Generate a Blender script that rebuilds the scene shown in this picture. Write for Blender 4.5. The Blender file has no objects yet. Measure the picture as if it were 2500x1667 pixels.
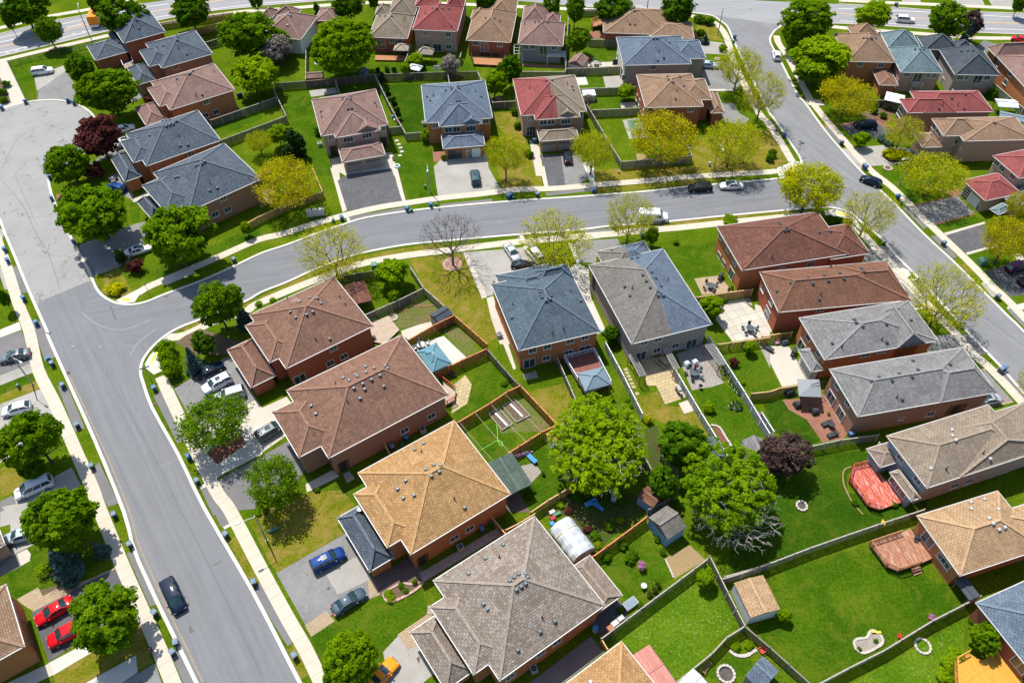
import bpy, bmesh, math, random
import numpy as np
from mathutils import Vector, Matrix
from mathutils.bvhtree import BVHTree
R = math.radians
SC = bpy.context.scene
COL = SC.collection
rnd = random.Random(7)

# ---------------------------------------------------------------- camera, sky, sun, exposure
CAM_H, CAM_F, CAM_P = 98.0, 1920.0, R(49)          # drone height (m), focal length (px of a 2500 px frame), pitch below horizon
cam = bpy.data.cameras.new('camera')
cam.sensor_width = 36.0
cam.lens = CAM_F / 2500 * 36
cam.clip_start, cam.clip_end = 0.5, 4000
camo = bpy.data.objects.new('camera', cam)
COL.objects.link(camo)
camo.location = (0, 0, CAM_H)
camo.rotation_euler = (R(90) - CAM_P, 0, 0)
SC.camera = camo

SUN_ELEV, SUN_AZ = 61.0, 122.5                       # azimuth counter-clockwise from +x
W = bpy.data.worlds.new('World')
SC.world = W
W.use_nodes = True
_nt = W.node_tree
_sky = _nt.nodes.new('ShaderNodeTexSky')
_sky.sky_type = 'NISHITA'
_sky.sun_disc = False
_sky.sun_elevation = R(SUN_ELEV)
_sky.sun_rotation = R(90 - SUN_AZ)
_nt.links.new(_sky.outputs[0], _nt.nodes['Background'].inputs[0])
_nt.nodes['Background'].inputs[1].default_value = 0.13
sl = bpy.data.lights.new('sun', 'SUN')
sl.energy = 4.6
sl.angle = R(0.55)
sl.color = (1.0, 0.955, 0.88)
so = bpy.data.objects.new('sun', sl)
COL.objects.link(so)
_d = Vector((math.cos(R(SUN_ELEV)) * math.cos(R(SUN_AZ)), math.cos(R(SUN_ELEV)) * math.sin(R(SUN_AZ)), math.sin(R(SUN_ELEV))))
so.rotation_euler = _d.to_track_quat('Z', 'Y').to_euler()
so.location = (0, 60, 150)
SC.view_settings.view_transform = 'Standard'
SC.view_settings.look = 'None'
SC.view_settings.exposure = 0.46
SC.view_settings.gamma = 1.0
SC.cycles.max_bounces = 6
SC.cycles.transparent_max_bounces = 4

# ---------------------------------------------------------------- survey: photo point -> place on the ground (or at height z)
TX, TY, TS = (0, 620, 1240, 1860), (0, 410, 820, 1237), 640 / 2334.0
_cp, _sp = math.cos(CAM_P), math.sin(CAM_P)
def ray(t, X, Y):
    u = (TX[t // 10] + X * TS - 1250) / CAM_F
    v = (833.5 - (TY[t % 10] + Y * TS)) / CAM_F
    return Vector((u, _cp + v * _sp, -_sp + v * _cp))
def at(t, X, Y, z=0.0):
    d = ray(t, X, Y)
    k = (z - CAM_H) / d.z
    return Vector((d.x * k, d.y * k, z))
def toks(s):
    t = None
    for w in s.split():
        if ',' in w:
            x, y = w.split(',')
            yield t, float(x), float(y)
        else:
            t = int(w)
def P(s, z=0.0):
    return [at(t, x, y, z) for t, x, y in toks(s)]
def P1(s, z=0.0):
    return P(s, z)[0]
# ---------------------------------------------------------------- materials
MATS = {}
def nodes(name):
    m = bpy.data.materials.new(name)
    m.use_nodes = True
    nt = m.node_tree
    b = nt.nodes['Principled BSDF']
    return m, nt, b
def N(nt, typ, **kw):
    n = nt.nodes.new(typ)
    for k, v in kw.items():
        if k.startswith('i_'):
            n.inputs[k[2:].replace('_', ' ')].default_value = v
        else:
            setattr(n, k, v)
    return n
def c4(c):
    return (c[0], c[1], c[2], 1.0)
def ramp(nt, src, stops):
    r = nt.nodes.new('ShaderNodeValToRGB')
    e = r.color_ramp.elements
    while len(e) < len(stops):
        e.new(0.5)
    for i, (p, c) in enumerate(stops):
        e[i].position = p
        e[i].color = c4(c) if not isinstance(c, (int, float)) else (c, c, c, 1)
    nt.links.new(src, r.inputs[0])
    return r.outputs[0]
def mix(nt, fac, a, b, mode='MIX'):
    n = nt.nodes.new('ShaderNodeMix')
    n.data_type = 'RGBA'
    n.blend_type = mode
    for s, v in ((n.inputs[0], fac), (n.inputs[6], a), (n.inputs[7], b)):
        if isinstance(v, bpy.types.NodeSocket):
            nt.links.new(v, s)
        elif isinstance(v, (int, float)):
            s.default_value = v
        else:
            s.default_value = c4(v)
    return n.outputs[2]
def coord(nt, kind='Object', scale=(1, 1, 1), rot=(0, 0, 0)):
    t = nt.nodes.new('ShaderNodeTexCoord')
    mp = nt.nodes.new('ShaderNodeMapping')
    mp.inputs['Rotation'].default_value = rot
    nt.links.new(t.outputs[kind], mp.inputs[0])
    if tuple(scale) == (1, 1, 1): return mp.outputs[0]
    m2 = nt.nodes.new('ShaderNodeMapping')
    m2.inputs['Scale'].default_value = scale
    nt.links.new(mp.outputs[0], m2.inputs[0])
    return m2.outputs[0]
def noise(nt, vec, scale, detail=4, rough=0.55, dist=0.0):
    n = N(nt, 'ShaderNodeTexNoise')
    n.inputs['Scale'].default_value = scale
    n.inputs['Detail'].default_value = detail
    n.inputs['Roughness'].default_value = rough
    n.inputs['Distortion'].default_value = dist
    nt.links.new(vec, n.inputs['Vector'])
    return n.outputs[0]
def bump(nt, b, h, strength=0.3, dist=0.05):
    n = N(nt, 'ShaderNodeBump')
    n.inputs['Strength'].default_value = strength
    n.inputs['Distance'].default_value = dist
    nt.links.new(h, n.inputs['Height'])
    nt.links.new(n.outputs[0], b.inputs['Normal'])
def mul(c, k):
    return tuple(min(1, x * k) for x in c)

def plain(name, c, rough=0.6, var=0.12, scale=3.0, metal=0.0, coat=0.0, spec=0.5):
    if name in MATS: return MATS[name]
    m, nt, b = nodes(name)
    n = noise(nt, coord(nt), scale, 5)
    nt.links.new(ramp(nt, n, [(0.3, mul(c, 1 - var)), (0.7, mul(c, 1 + var))]), b.inputs['Base Color'])
    b.inputs['Roughness'].default_value = rough
    b.inputs['Metallic'].default_value = metal
    b.inputs['Coat Weight'].default_value = coat
    b.inputs['Coat Roughness'].default_value = 0.06
    b.inputs['Specular IOR Level'].default_value = spec
    MATS[name] = m
    return m

def shingle(name, c1, c2, c3=None, row=0.27, wid=0.52):
    """asphalt shingles in courses: UV is in metres, u along the eave, v up the slope"""
    if name in MATS: return MATS[name]
    m, nt, b = nodes(name)
    uv = coord(nt, 'UV')
    br = N(nt, 'ShaderNodeTexBrick', offset=0.5, offset_frequency=2)
    br.inputs['Scale'].default_value = 1.0
    br.inputs['Brick Width'].default_value = wid
    br.inputs['Row Height'].default_value = row
    br.inputs['Mortar Size'].default_value = 0.03
    br.inputs['Mortar Smooth'].default_value = 0.4
    br.inputs['Bias'].default_value = -0.1
    br.inputs['Color1'].default_value = c4(c1)
    br.inputs['Color2'].default_value = c4(c2)
    br.inputs['Mortar'].default_value = c4(mul(c1, 0.62))
    nt.links.new(uv, br.inputs['Vector'])
    base = br.outputs['Color']
    if c3:
        br2 = N(nt, 'ShaderNodeTexBrick', offset=0.37, offset_frequency=3)
        br2.inputs['Scale'].default_value = 1.0
        br2.inputs['Brick Width'].default_value = wid * 0.55
        br2.inputs['Row Height'].default_value = row
        br2.inputs['Mortar Size'].default_value = 0.0
        br2.inputs['Bias'].default_value = -0.35
        br2.inputs['Color1'].default_value = (0, 0, 0, 1)
        br2.inputs['Color2'].default_value = (1, 1, 1, 1)
        nt.links.new(uv, br2.inputs['Vector'])
        f = ramp(nt, br2.outputs['Color'], [(0.55, 0.0), (0.85, 0.75)])
        base = mix(nt, f, base, c3)
    nz = noise(nt, uv, 2.2, 6, 0.75)
    base = mix(nt, 0.65, base, ramp(nt, nz, [(0.28, 0.35), (0.72, 1.0)]), 'MULTIPLY')
    n3 = noise(nt, coord(nt, 'UV', (1.6, 0.12, 1)), 1.0, 4, 0.7)
    base = mix(nt, 0.8, base, ramp(nt, n3, [(0.3, 0.80), (0.7, 1.15)]), 'MULTIPLY')
    n2 = noise(nt, uv, 0.35, 3)
    base = mix(nt, 1.0, base, ramp(nt, n2, [(0.3, 0.86), (0.75, 1.12)]), 'MULTIPLY')
    nt.links.new(base, b.inputs['Base Color'])
    b.inputs['Roughness'].default_value = 0.93
    b.inputs['Specular IOR Level'].default_value = 0.08
    bump(nt, b, br.outputs['Fac'], 0.9, -0.03)
    MATS[name] = m
    return m

def brick(name, c1, c2, mort=(0.35, 0.31, 0.28)):
    if name in MATS: return MATS[name]
    m, nt, b = nodes(name)
    uv = coord(nt, 'UV')
    br = N(nt, 'ShaderNodeTexBrick')
    br.inputs['Scale'].default_value = 1.0
    br.inputs['Brick Width'].default_value = 0.26
    br.inputs['Row Height'].default_value = 0.09
    br.inputs['Mortar Size'].default_value = 0.008
    br.inputs['Color1'].default_value = c4(c1)
    br.inputs['Color2'].default_value = c4(c2)
    br.inputs['Mortar'].default_value = c4(mort)
    nt.links.new(uv, br.inputs['Vector'])
    nz = noise(nt, uv, 3.5, 6, 0.8)
    base = mix(nt, 0.7, br.outputs['Color'], ramp(nt, nz, [(0.25, 0.5), (0.7, 1.0)]), 'MULTIPLY')
    nt.links.new(base, b.inputs['Base Color'])
    b.inputs['Roughness'].default_value = 0.9
    b.inputs['Specular IOR Level'].default_value = 0.08
    bump(nt, b, br.outputs['Fac'], 0.4, -0.01)
    MATS[name] = m
    return m

def glass(name, c=(0.02, 0.035, 0.045), rough=0.06):
    if name in MATS: return MATS[name]
    m, nt, b = nodes(name)
    n = noise(nt, coord(nt), 0.7, 2)
    nt.links.new(ramp(nt, n, [(0.35, c), (0.7, mul(c, 2.2))]), b.inputs['Base Color'])
    b.inputs['Roughness'].default_value = rough
    b.inputs['Specular IOR Level'].default_value = 0.9
    MATS[name] = m
    return m

def leaf(name, c1, c2, c3, trans=0.35, scale=0.55):
    if name in MATS: return MATS[name]
    m, nt, b = nodes(name)
    vec = coord(nt)
    n1 = noise(nt, vec, scale, 3)
    n2 = noise(nt, vec, 4.0, 2)
    base = ramp(nt, n1, [(0.32, c1), (0.5, c2), (0.68, c3)])
    base = mix(nt, 1.0, base, ramp(nt, n2, [(0.25, 0.62), (0.75, 1.35)]), 'MULTIPLY')
    tr = N(nt, 'ShaderNodeBsdfTranslucent')
    ms = N(nt, 'ShaderNodeMixShader')
    ms.inputs[0].default_value = trans
    nt.links.new(base, b.inputs['Base Color'])
    nt.links.new(mix(nt, 1.0, base, (1.0, 1.0, 0.55), 'MULTIPLY'), tr.inputs[0])
    b.inputs['Roughness'].default_value = 0.55
    b.inputs['Specular IOR Level'].default_value = 0.0
    nt.links.new(b.outputs[0], ms.inputs[1])
    nt.links.new(tr.outputs[0], ms.inputs[2])
    nt.links.new(ms.outputs[0], nt.nodes['Material Output'].inputs[0])
    MATS[name] = m
    return m

def grass(name, c1, c2, c3, dry=None, dryf=0.6, fleck=None):
    if name in MATS: return MATS[name]
    m, nt, b = nodes(name)
    vec = coord(nt)
    a = noise(nt, vec, 0.16, 5, 0.6, 0.6)
    f = noise(nt, vec, 2.6, 6, 0.8)
    s = noise(nt, vec, 9.0, 3, 0.8)
    base = ramp(nt, a, [(0.28, c1), (0.5, c2), (0.72, c3)])
    base = mix(nt, 1.0, base, ramp(nt, f, [(0.32, 0.5), (0.68, 1.5)]), 'MULTIPLY')
    base = mix(nt, 1.0, base, ramp(nt, s, [(0.3, 0.5), (0.7, 1.5)]), 'MULTIPLY')
    if dry:
        d = noise(nt, vec, 0.33, 5, 0.7, 1.2)
        base = mix(nt, ramp(nt, d, [(dryf - 0.12, 0.0), (dryf + 0.08, 0.85)]), base, dry)
        base = mix(nt, 0.6, base, ramp(nt, s, [(0.3, 0.5), (0.7, 1.2)]), 'MULTIPLY')
    if fleck:
        w = N(nt, 'ShaderNodeTexVoronoi', feature='F1')
        w.inputs['Scale'].default_value = 3.6
        nt.links.new(vec, w.inputs['Vector'])
        k = ramp(nt, w.outputs['Distance'], [(0.12, 1.0), (0.2, 0.0)])
        pm = ramp(nt, noise(nt, vec, 0.25, 2), [(0.42, 0.0), (0.55, 1.0)])
        base = mix(nt, mix(nt, 1.0, k, pm, 'MULTIPLY'), base, fleck)
    nt.links.new(base, b.inputs['Base Color'])
    b.inputs['Roughness'].default_value = 1.0
    b.inputs['Specular IOR Level'].default_value = 0.0
    bump(nt, b, mix(nt, 0.5, f, s), 0.9, 0.12)
    MATS[name] = m
    return m

def paving(name, c, crack=0.0, speck=0.12, blotch=0.1, track=None, rough=0.9, slab=None, crackw=0.012, cscale=0.16, tone=None):
    """asphalt / concrete: speckle, blotches, optional cracks, tyre-worn streaks and joints"""
    if name in MATS: return MATS[name]
    m, nt, b = nodes(name)
    vec = coord(nt)
    a = noise(nt, vec, 0.22, 5, 0.65, 0.4)
    s = noise(nt, vec, 7.0, 5, 0.85)
    base = ramp(nt, a, [(0.3, mul(c, 1 - blotch)), (0.7, mul(c, 1 + blotch))])
    base = mix(nt, 1.0, base, ramp(nt, s, [(0.28, 1 - speck * 2), (0.72, 1 + speck * 2)]), 'MULTIPLY')
    if tone:
        st = noise(nt, vec, 0.9, 6, 0.7, 1.5)
        base = mix(nt, ramp(nt, st, [(0.52, 0.0), (0.72, 0.8)]), base, tone)
    if track is not None:
        tv = coord(nt, 'Object', (0.03, 0.9, 1), (0, 0, -track))
        tn = noise(nt, tv, 1.2, 5, 0.7, 0.15)
        base = mix(nt, 1.0, base, ramp(nt, tn, [(0.3, 0.86), (0.7, 1.1)]), 'MULTIPLY')
    if crack > 0:
        v2 = N(nt, 'ShaderNodeTexVoronoi', feature='DISTANCE_TO_EDGE')
        v2.inputs['Scale'].default_value = cscale
        w = N(nt, 'ShaderNodeVectorMath', operation='ADD')
        nn = N(nt, 'ShaderNodeTexNoise')
        nn.inputs['Scale'].default_value = 0.5
        nn.inputs['Detail'].default_value = 6
        nt.links.new(vec, nn.inputs['Vector'])
        sc = N(nt, 'ShaderNodeVectorMath', operation='SCALE')
        sc.inputs['Scale'].default_value = 5.0
        nt.links.new(nn.outputs['Color'], sc.inputs[0])
        nt.links.new(vec, w.inputs[0])
        nt.links.new(sc.outputs[0], w.inputs[1])
        nt.links.new(w.outputs[0], v2.inputs['Vector'])
        br = noise(nt, vec, 0.3, 3)
        f = ramp(nt, v2.outputs['Distance'], [(0.0, crack), (crackw, 0.0)])
        f = mix(nt, 1.0, f, ramp(nt, br, [(0.4, 0.0), (0.55, 1.0)]), 'MULTIPLY')
        base = mix(nt, f, base, mul(c, 0.25))
    if slab:
        bk = N(nt, 'ShaderNodeTexBrick', offset=slab[3] if len(slab) > 3 else 0.0)
        bk.inputs['Scale'].default_value = 1.0
        bk.inputs['Brick Width'].default_value = slab[0]
        bk.inputs['Row Height'].default_value = slab[1]
        bk.inputs['Mortar Size'].default_value = slab[4] if len(slab) > 4 else 0.03
        bk.inputs['Color1'].default_value = (1, 1, 1, 1)
        bk.inputs['Color2'].default_value = (0.86, 0.84, 0.82, 1)
        bk.inputs['Mortar'].default_value = (0.45, 0.43, 0.4, 1)
        nt.links.new(coord(nt, 'UV' if len(slab) > 5 else 'Object', rot=(0, 0, -slab[2])), bk.inputs['Vector'])
        base = mix(nt, 1.0, base, bk.outputs['Color'], 'MULTIPLY')
    nt.links.new(base, b.inputs['Base Color'])
    b.inputs['Roughness'].default_value = rough
    b.inputs['Specular IOR Level'].default_value = 0.085
    bump(nt, b, s, 0.25, 0.02)
    MATS[name] = m
    return m

def boards(name, c1, c2, wid=0.15, axis=0, fade=None):
    """timber boards: stripes across UV u (axis 0) or v (axis 1), metres"""
    if name in MATS: return MATS[name]
    m, nt, b = nodes(name)
    uv = coord(nt, 'UV', rot=(0, 0, R(90) * axis))
    br = N(nt, 'ShaderNodeTexBrick', offset=0.5)
    br.inputs['Scale'].default_value = 1.0
    br.inputs['Brick Width'].default_value = wid
    br.inputs['Row Height'].default_value = 6.0
    br.inputs['Mortar Size'].default_value = 0.012
    br.inputs['Color1'].default_value = c4(c1)
    br.inputs['Color2'].default_value = c4(c2)
    br.inputs['Mortar'].default_value = c4(mul(c1, 0.35))
    nt.links.new(uv, br.inputs['Vector'])
    base = br.outputs['Color']
    nz = noise(nt, coord(nt, 'UV', (5, 1, 1), (0, 0, R(90) * axis)), 1.2, 5, 0.7)
    base = mix(nt, 0.7, base, ramp(nt, nz, [(0.3, 0.55), (0.7, 1.1)]), 'MULTIPLY')
    if fade:
        n3 = noise(nt, coord(nt, 'UV', (6, 0.8, 1), (0, 0, R(90) * axis)), 0.9, 4, 0.75, 0.4)
        base = mix(nt, ramp(nt, n3, [(0.5, 0.0), (0.64, 0.9)]), base, fade)
    nt.links.new(base, b.inputs['Base Color'])
    b.inputs['Roughness'].default_value = 0.85
    b.inputs['Specular IOR Level'].default_value = 0.08
    MATS[name] = m
    return m

# ---------------------------------------------------------------- mesh builder
class MB:
    def __init__(s):
        s.v, s.f, s.m = [], [], []
        s.mats = []
    def slot(s, mat):
        if mat is None: return 0
        if mat not in s.mats: s.mats.append(mat)
        return s.mats.index(mat)
    def face(s, pts, mat=None):
        i = len(s.v)
        s.v += [Vector(p) for p in pts]
        s.f.append(tuple(range(i, i + len(pts))))
        s.m.append(s.slot(mat))
    def mesh(s, vs, fs, mat=None):
        i = len(s.v)
        s.v += [Vector(p) for p in vs]
        k = s.slot(mat)
        for f in fs:
            s.f.append(tuple(i + q for q in f)); s.m.append(k)
    def box(s, c, sz, M=None, mat=None, taper=1.0):
        hx, hy, hz = sz[0] / 2, sz[1] / 2, sz[2] / 2
        vs = []
        for z, k in ((-hz, 1.0), (hz, taper)):
            for x, y in ((-hx, -hy), (hx, -hy), (hx, hy), (-hx, hy)):
                p = Vector((x * k, y * k, z))
                if M is not None: p = M @ p
                vs.append(p + Vector(c))
        s.mesh(vs, [(3, 2, 1, 0), (4, 5, 6, 7), (0, 1, 5, 4), (1, 2, 6, 5), (2, 3, 7, 6), (3, 0, 4, 7)], mat)
    def bar(s, a, b, w, h, mat=None, up=Vector((0, 0, 1))):
        a, b = Vector(a), Vector(b)
        d = (b - a)
        L = d.length
        if L < 1e-6: return
        d /= L
        y = up.cross(d)
        if y.length < 1e-3: y = Vector((0, 1, 0)).cross(d)
        y.normalize()
        z = d.cross(y)
        M = Matrix((d, y, z)).transposed()
        s.box((a + b) / 2, (L, w, h), M, mat)
    def tube(s, pts, rads, n=6, mat=None, cap=True):
        i = len(s.v)
        k = s.slot(mat)
        pts = [Vector(p) for p in pts]
        for j, p in enumerate(pts):
            d = (pts[min(j + 1, len(pts) - 1)] - pts[max(j - 1, 0)])
            d.normalize()
            x = d.cross(Vector((0.13, 0.31, 0.94))) if abs(d.z) < 0.9 else d.cross(Vector((1, 0.1, 0)))
            x.normalize()
            y = d.cross(x)
            for q in range(n):
                a = 2 * math.pi * q / n
                s.v.append(p + (x * math.cos(a) + y * math.sin(a)) * rads[j])
        for j in range(len(pts) - 1):
            for q in range(n):
                a, b = i + j * n + q, i + j * n + (q + 1) % n
                s.f.append((a, b, b + n, a + n)); s.m.append(k)
        if cap:
            s.f.append(tuple(i + q for q in range(n))[::-1]); s.m.append(k)
            s.f.append(tuple(i + (len(pts) - 1) * n + q for q in range(n))); s.m.append(k)
    def cyl(s, c, r, h, n=12, mat=None, r2=None):
        c = Vector(c)
        s.tube([c, c + Vector((0, 0, h))], [r, r if r2 is None else r2], n, mat)
    def prism(s, poly, z0, z1, mat=None):
        n = len(poly)
        a = sum(poly[i][0] * poly[(i + 1) % n][1] - poly[(i + 1) % n][0] * poly[i][1] for i in range(n))
        if a < 0: poly = poly[::-1]
        vs = [(p[0], p[1], z0) for p in poly] + [(p[0], p[1], z1) for p in poly]
        fs = [tuple(range(n))[::-1], tuple(range(n, 2 * n))] + [(i, (i + 1) % n, (i + 1) % n + n, i + n) for i in range(n)]
        s.mesh(vs, fs, mat)
    def build(s, name, mat, parent=None, inv=None, smooth=False, link=True):
        me = bpy.data.meshes.new(name)
        vs = [inv @ p for p in s.v] if inv is not None else s.v
        me.from_pydata([tuple(p) for p in vs], [], s.f)
        ms = s.mats if s.mats else [mat]
        for q in ms: me.materials.append(q if q is not None else mat)
        if len(ms) > 1:
            me.polygons.foreach_set('material_index', s.m)
        autouv(me)
        if smooth: me.polygons.foreach_set('use_smooth', [True] * len(me.polygons))
        me.update()
        o = bpy.data.objects.new(name, me)
        if link: COL.objects.link(o)
        if parent is not None: o.parent = parent
        return o
def autouv(me):
    uv = me.uv_layers.new(name='UVMap')
    up = Vector((0, 0, 1))
    dat = np.zeros(len(me.loops) * 2, dtype=np.float32)
    V = me.vertices
    for p in me.polygons:
        n = p.normal
        if abs(n.z) > 0.995:
            u, v = Vector((1, 0, 0)), Vector((0, 1, 0))
        else:
            u = up.cross(n).normalized()
            v = n.cross(u)
        for li in p.loop_indices:
            co = V[me.loops[li].vertex_index].co
            dat[li * 2] = co.dot(u)
            dat[li * 2 + 1] = co.dot(v)
    uv.data.foreach_set('uv', dat)

def tag(o, label=None, cat=None, group=None, kind=None):
    if label: o['label'] = label
    if cat: o['category'] = cat
    if group: o['group'] = group
    if kind: o['kind'] = kind
    return o
def empty(name, loc, rz=0.0, label=None, cat=None, group=None):
    o = bpy.data.objects.new(name, None)
    o.empty_display_size = 0.5
    COL.objects.link(o)
    o.location = loc
    o.rotation_euler = (0, 0, rz)
    return tag(o, label, cat, group)
def copy_tree(o, parent=None):
    c = o.copy()
    COL.objects.link(c)
    c.parent = parent
    for ch in o.children: copy_tree(ch, c)
    return c
def rotz(a):
    return Matrix.Rotation(a, 3, 'Z')
def xf(loc, rz):
    return Matrix.Translation(Vector(loc)) @ Matrix.Rotation(rz, 4, 'Z')
# ---------------------------------------------------------------- ground, roads, pavements
M_GRASS = grass('turf', (0.050, 0.100, 0.004), (0.080, 0.135, 0.005), (0.125, 0.165, 0.009), (0.17, 0.165, 0.02), 0.72)
M_LAWN = grass('lush_turf', (0.031, 0.082, 0.003), (0.049, 0.108, 0.004), (0.077, 0.136, 0.006), (0.115, 0.14, 0.012), 0.62)
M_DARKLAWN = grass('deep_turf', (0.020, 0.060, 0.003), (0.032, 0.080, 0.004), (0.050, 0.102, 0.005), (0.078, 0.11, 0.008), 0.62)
M_DRY = grass('dry_turf', (0.095, 0.130, 0.006), (0.145, 0.155, 0.010), (0.20, 0.175, 0.02), (0.27, 0.19, 0.05), 0.56)
M_WILD = grass('wild_turf', (0.050, 0.115, 0.004), (0.075, 0.145, 0.006), (0.11, 0.175, 0.010), None, 0.6, (0.42, 0.44, 0.20))
M_NEWASPH = paving('new_asphalt', (0.180, 0.184, 0.192), speck=0.10, blotch=0.05, track=R(124.5))
M_CRESC = paving('street_asphalt', (0.172, 0.177, 0.188), speck=0.10, blotch=0.06, track=R(12), tone=(0.20, 0.20, 0.205))
M_RSTREET = paving('side_street_asphalt', (0.20, 0.203, 0.208), speck=0.10, blotch=0.07, track=R(120), crack=0.35, crackw=0.008)
M_OLDASPH = paving('old_asphalt', (0.275, 0.272, 0.262), crack=0.85, speck=0.12, blotch=0.08, crackw=0.012, cscale=0.14)
M_ART = paving('arterial_asphalt', (0.27, 0.272, 0.275), speck=0.08, blotch=0.05, track=R(10), crack=0.3, crackw=0.006)
M_KERB = paving('kerb_concrete', (0.54, 0.51, 0.455), speck=0.06, blotch=0.08)
M_CONC = paving('walk_concrete', (0.47, 0.43, 0.36), speck=0.06, blotch=0.07)
M_WHITEC = paving('pale_concrete', (0.50, 0.475, 0.42), speck=0.05, blotch=0.05)
M_DRIVE = paving('driveway_asphalt', (0.20, 0.198, 0.192), speck=0.13, blotch=0.14, crack=0.6, cscale=0.3, tone=(0.26, 0.255, 0.245))
M_DDRIVE = paving('dark_driveway', (0.095, 0.095, 0.10), speck=0.12, blotch=0.15, tone=(0.17, 0.17, 0.175))
M_APRON = paving('apron_asphalt', (0.165, 0.16, 0.158), speck=0.12, blotch=0.1)
M_LDRIVE = paving('light_driveway', (0.32, 0.305, 0.275), speck=0.1, blotch=0.12, crack=0.55, cscale=0.3)
M_PAVER = paving('tan_pavers', (0.44, 0.34, 0.23), speck=0.08, blotch=0.1, slab=(0.42, 0.24, R(35), 0.5))
M_BRICKP = paving('brick_pavers', (0.33, 0.16, 0.11), speck=0.08, blotch=0.12, slab=(0.40, 0.24, R(10), 0.5))
M_DARKP = paving('dark_pavers', (0.17, 0.13, 0.115), speck=0.08, blotch=0.12, slab=(0.42, 0.24, R(35), 0.5))
M_STONEP = paving('grey_pavers', (0.34, 0.31, 0.28), speck=0.08, blotch=0.12, slab=(0.55, 0.40, R(15), 0.5))
M_FLAG = paving('flagstone', (0.48, 0.39, 0.23), speck=0.08, blotch=0.2, slab=(0.75, 0.65, R(20), 0.5), tone=(0.55, 0.40, 0.17))
M_PATIO = paving('patio_slabs', (0.50, 0.47, 0.40), speck=0.05, blotch=0.06, slab=(1.6, 1.6, R(20), 0.0))
M_SOIL = plain('soil', (0.115, 0.078, 0.045), 0.95, 0.35, 3.0)
M_WEEDSOIL = grass('weedy_soil', (0.14, 0.11, 0.05), (0.17, 0.14, 0.06), (0.12, 0.15, 0.03), (0.09, 0.16, 0.02), 0.55)
M_DARKBED = grass('dark_weedy_bed', (0.06, 0.05, 0.025), (0.085, 0.075, 0.03), (0.06, 0.08, 0.015), (0.05, 0.10, 0.01), 0.52)  # weedy soil in a darker tone of its own
M_MULCH = plain('mulch', (0.16, 0.06, 0.035), 0.95, 0.4, 5.0)
M_STRAW = plain('dry_leaf_litter', (0.27, 0.19, 0.09), 0.95, 0.3, 6.0)
M_YPAINT = plain('yellow_tile', (0.78, 0.50, 0.02), 0.6, 0.08)
M_WPAINT = plain('white_paint', (0.72, 0.72, 0.70), 0.6, 0.08)
M_OPAINT = plain('orange_line_paint', (0.72, 0.36, 0.05), 0.6, 0.1)
M_DEBRIS = plain('gutter_debris', (0.28, 0.215, 0.14), 0.95, 0.4, 6.0)
M_PATCH = plain('tar_patch', (0.10, 0.10, 0.10), 0.8, 0.15, 3.0)

GX0, GY0, GC, GNX, GNY = -330.0, -20.0, 0.35, 1900, 1100
GZ = np.zeros((GNX, GNY), dtype=np.float32)
def layer_z(poly):
    """stack each sheet 4 mm above whatever it overlaps"""
    q = (np.array([(p[0], p[1]) for p in poly]) - (GX0, GY0)) / GC
    i0, j0 = np.maximum(np.floor(q.min(0)).astype(int) - 1, 0); i1, j1 = np.minimum(np.ceil(q.max(0)).astype(int) + 2, (GNX, GNY))
    if i1 <= i0 or j1 <= j0: return 0.004, None
    X, Y = np.meshgrid(np.arange(i0, i1), np.arange(j0, j1), indexing='ij')
    ins = np.zeros(X.shape, bool)
    n = len(q)
    for k in range(n):
        (xa, ya), (xb, yb) = q[k], q[(k + 1) % n]
        if ya != yb:
            ins ^= ((ya > Y) != (yb > Y)) & (X < (xb - xa) * (Y - ya) / (yb - ya) + xa)
        m = int(max(abs(xb - xa), abs(yb - ya)) * 2) + 2
        t = np.linspace(0, 1, m)
        ii = np.clip(np.round(xa + (xb - xa) * t).astype(int) - i0, 0, X.shape[0] - 1); jj = np.clip(np.round(ya + (yb - ya) * t).astype(int) - j0, 0, X.shape[1] - 1)
        ins[ii, jj] = True
    d = ins.copy(); d[1:] |= ins[:-1]; d[:-1] |= ins[1:]; d[:, 1:] |= ins[:, :-1]; d[:, :-1] |= ins[:, 1:]
    sub = GZ[i0:i1, j0:j1]
    z = float(sub[d].max()) + 0.004
    sub[d] = np.maximum(sub[d], z)
    return z, None
def nextz(poly):
    return layer_z(poly)[0]
def smooth_line(pts, sub=4):
    if len(pts) < 3: return pts
    out = []
    for i in range(len(pts) - 1):
        p0, p1, p2, p3 = pts[max(i - 1, 0)], pts[i], pts[i + 1], pts[min(i + 2, len(pts) - 1)]
        for k in range(sub):
            t = k / sub
            out.append(0.5 * ((2 * p1) + (p2 - p0) * t + (2 * p0 - 5 * p1 + 4 * p2 - p3) * t * t + (3 * p1 - p0 - 3 * p2 + p3) * t ** 3))
    out.append(pts[-1])
    return out
def sheet(name, s, mat, kind='structure', z=None, pts=None):
    pts = P(s) if pts is None else pts
    z = nextz(pts) if z is None else z
    bm = bmesh.new()
    vs = [bm.verts.new((p.x, p.y, z)) for p in pts]
    f = bm.faces.new(vs)
    f.normal_update()
    if f.normal.z < 0: f.normal_flip()
    bmesh.ops.triangulate(bm, faces=[f])
    me = bpy.data.meshes.new(name)
    bm.to_mesh(me); bm.free()
    me.materials.append(mat)
    autouv(me)
    o = bpy.data.objects.new(name, me)
    COL.objects.link(o)
    return tag(o, kind=kind)
def offset(pts, d):
    out = []
    for i, p in enumerate(pts):
        a = pts[max(i - 1, 0)]; b = pts[min(i + 1, len(pts) - 1)]
        t = (b - a); t.z = 0; t.normalize()
        out.append(p + Vector((-t.y, t.x, 0)) * d)
    return out
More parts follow.
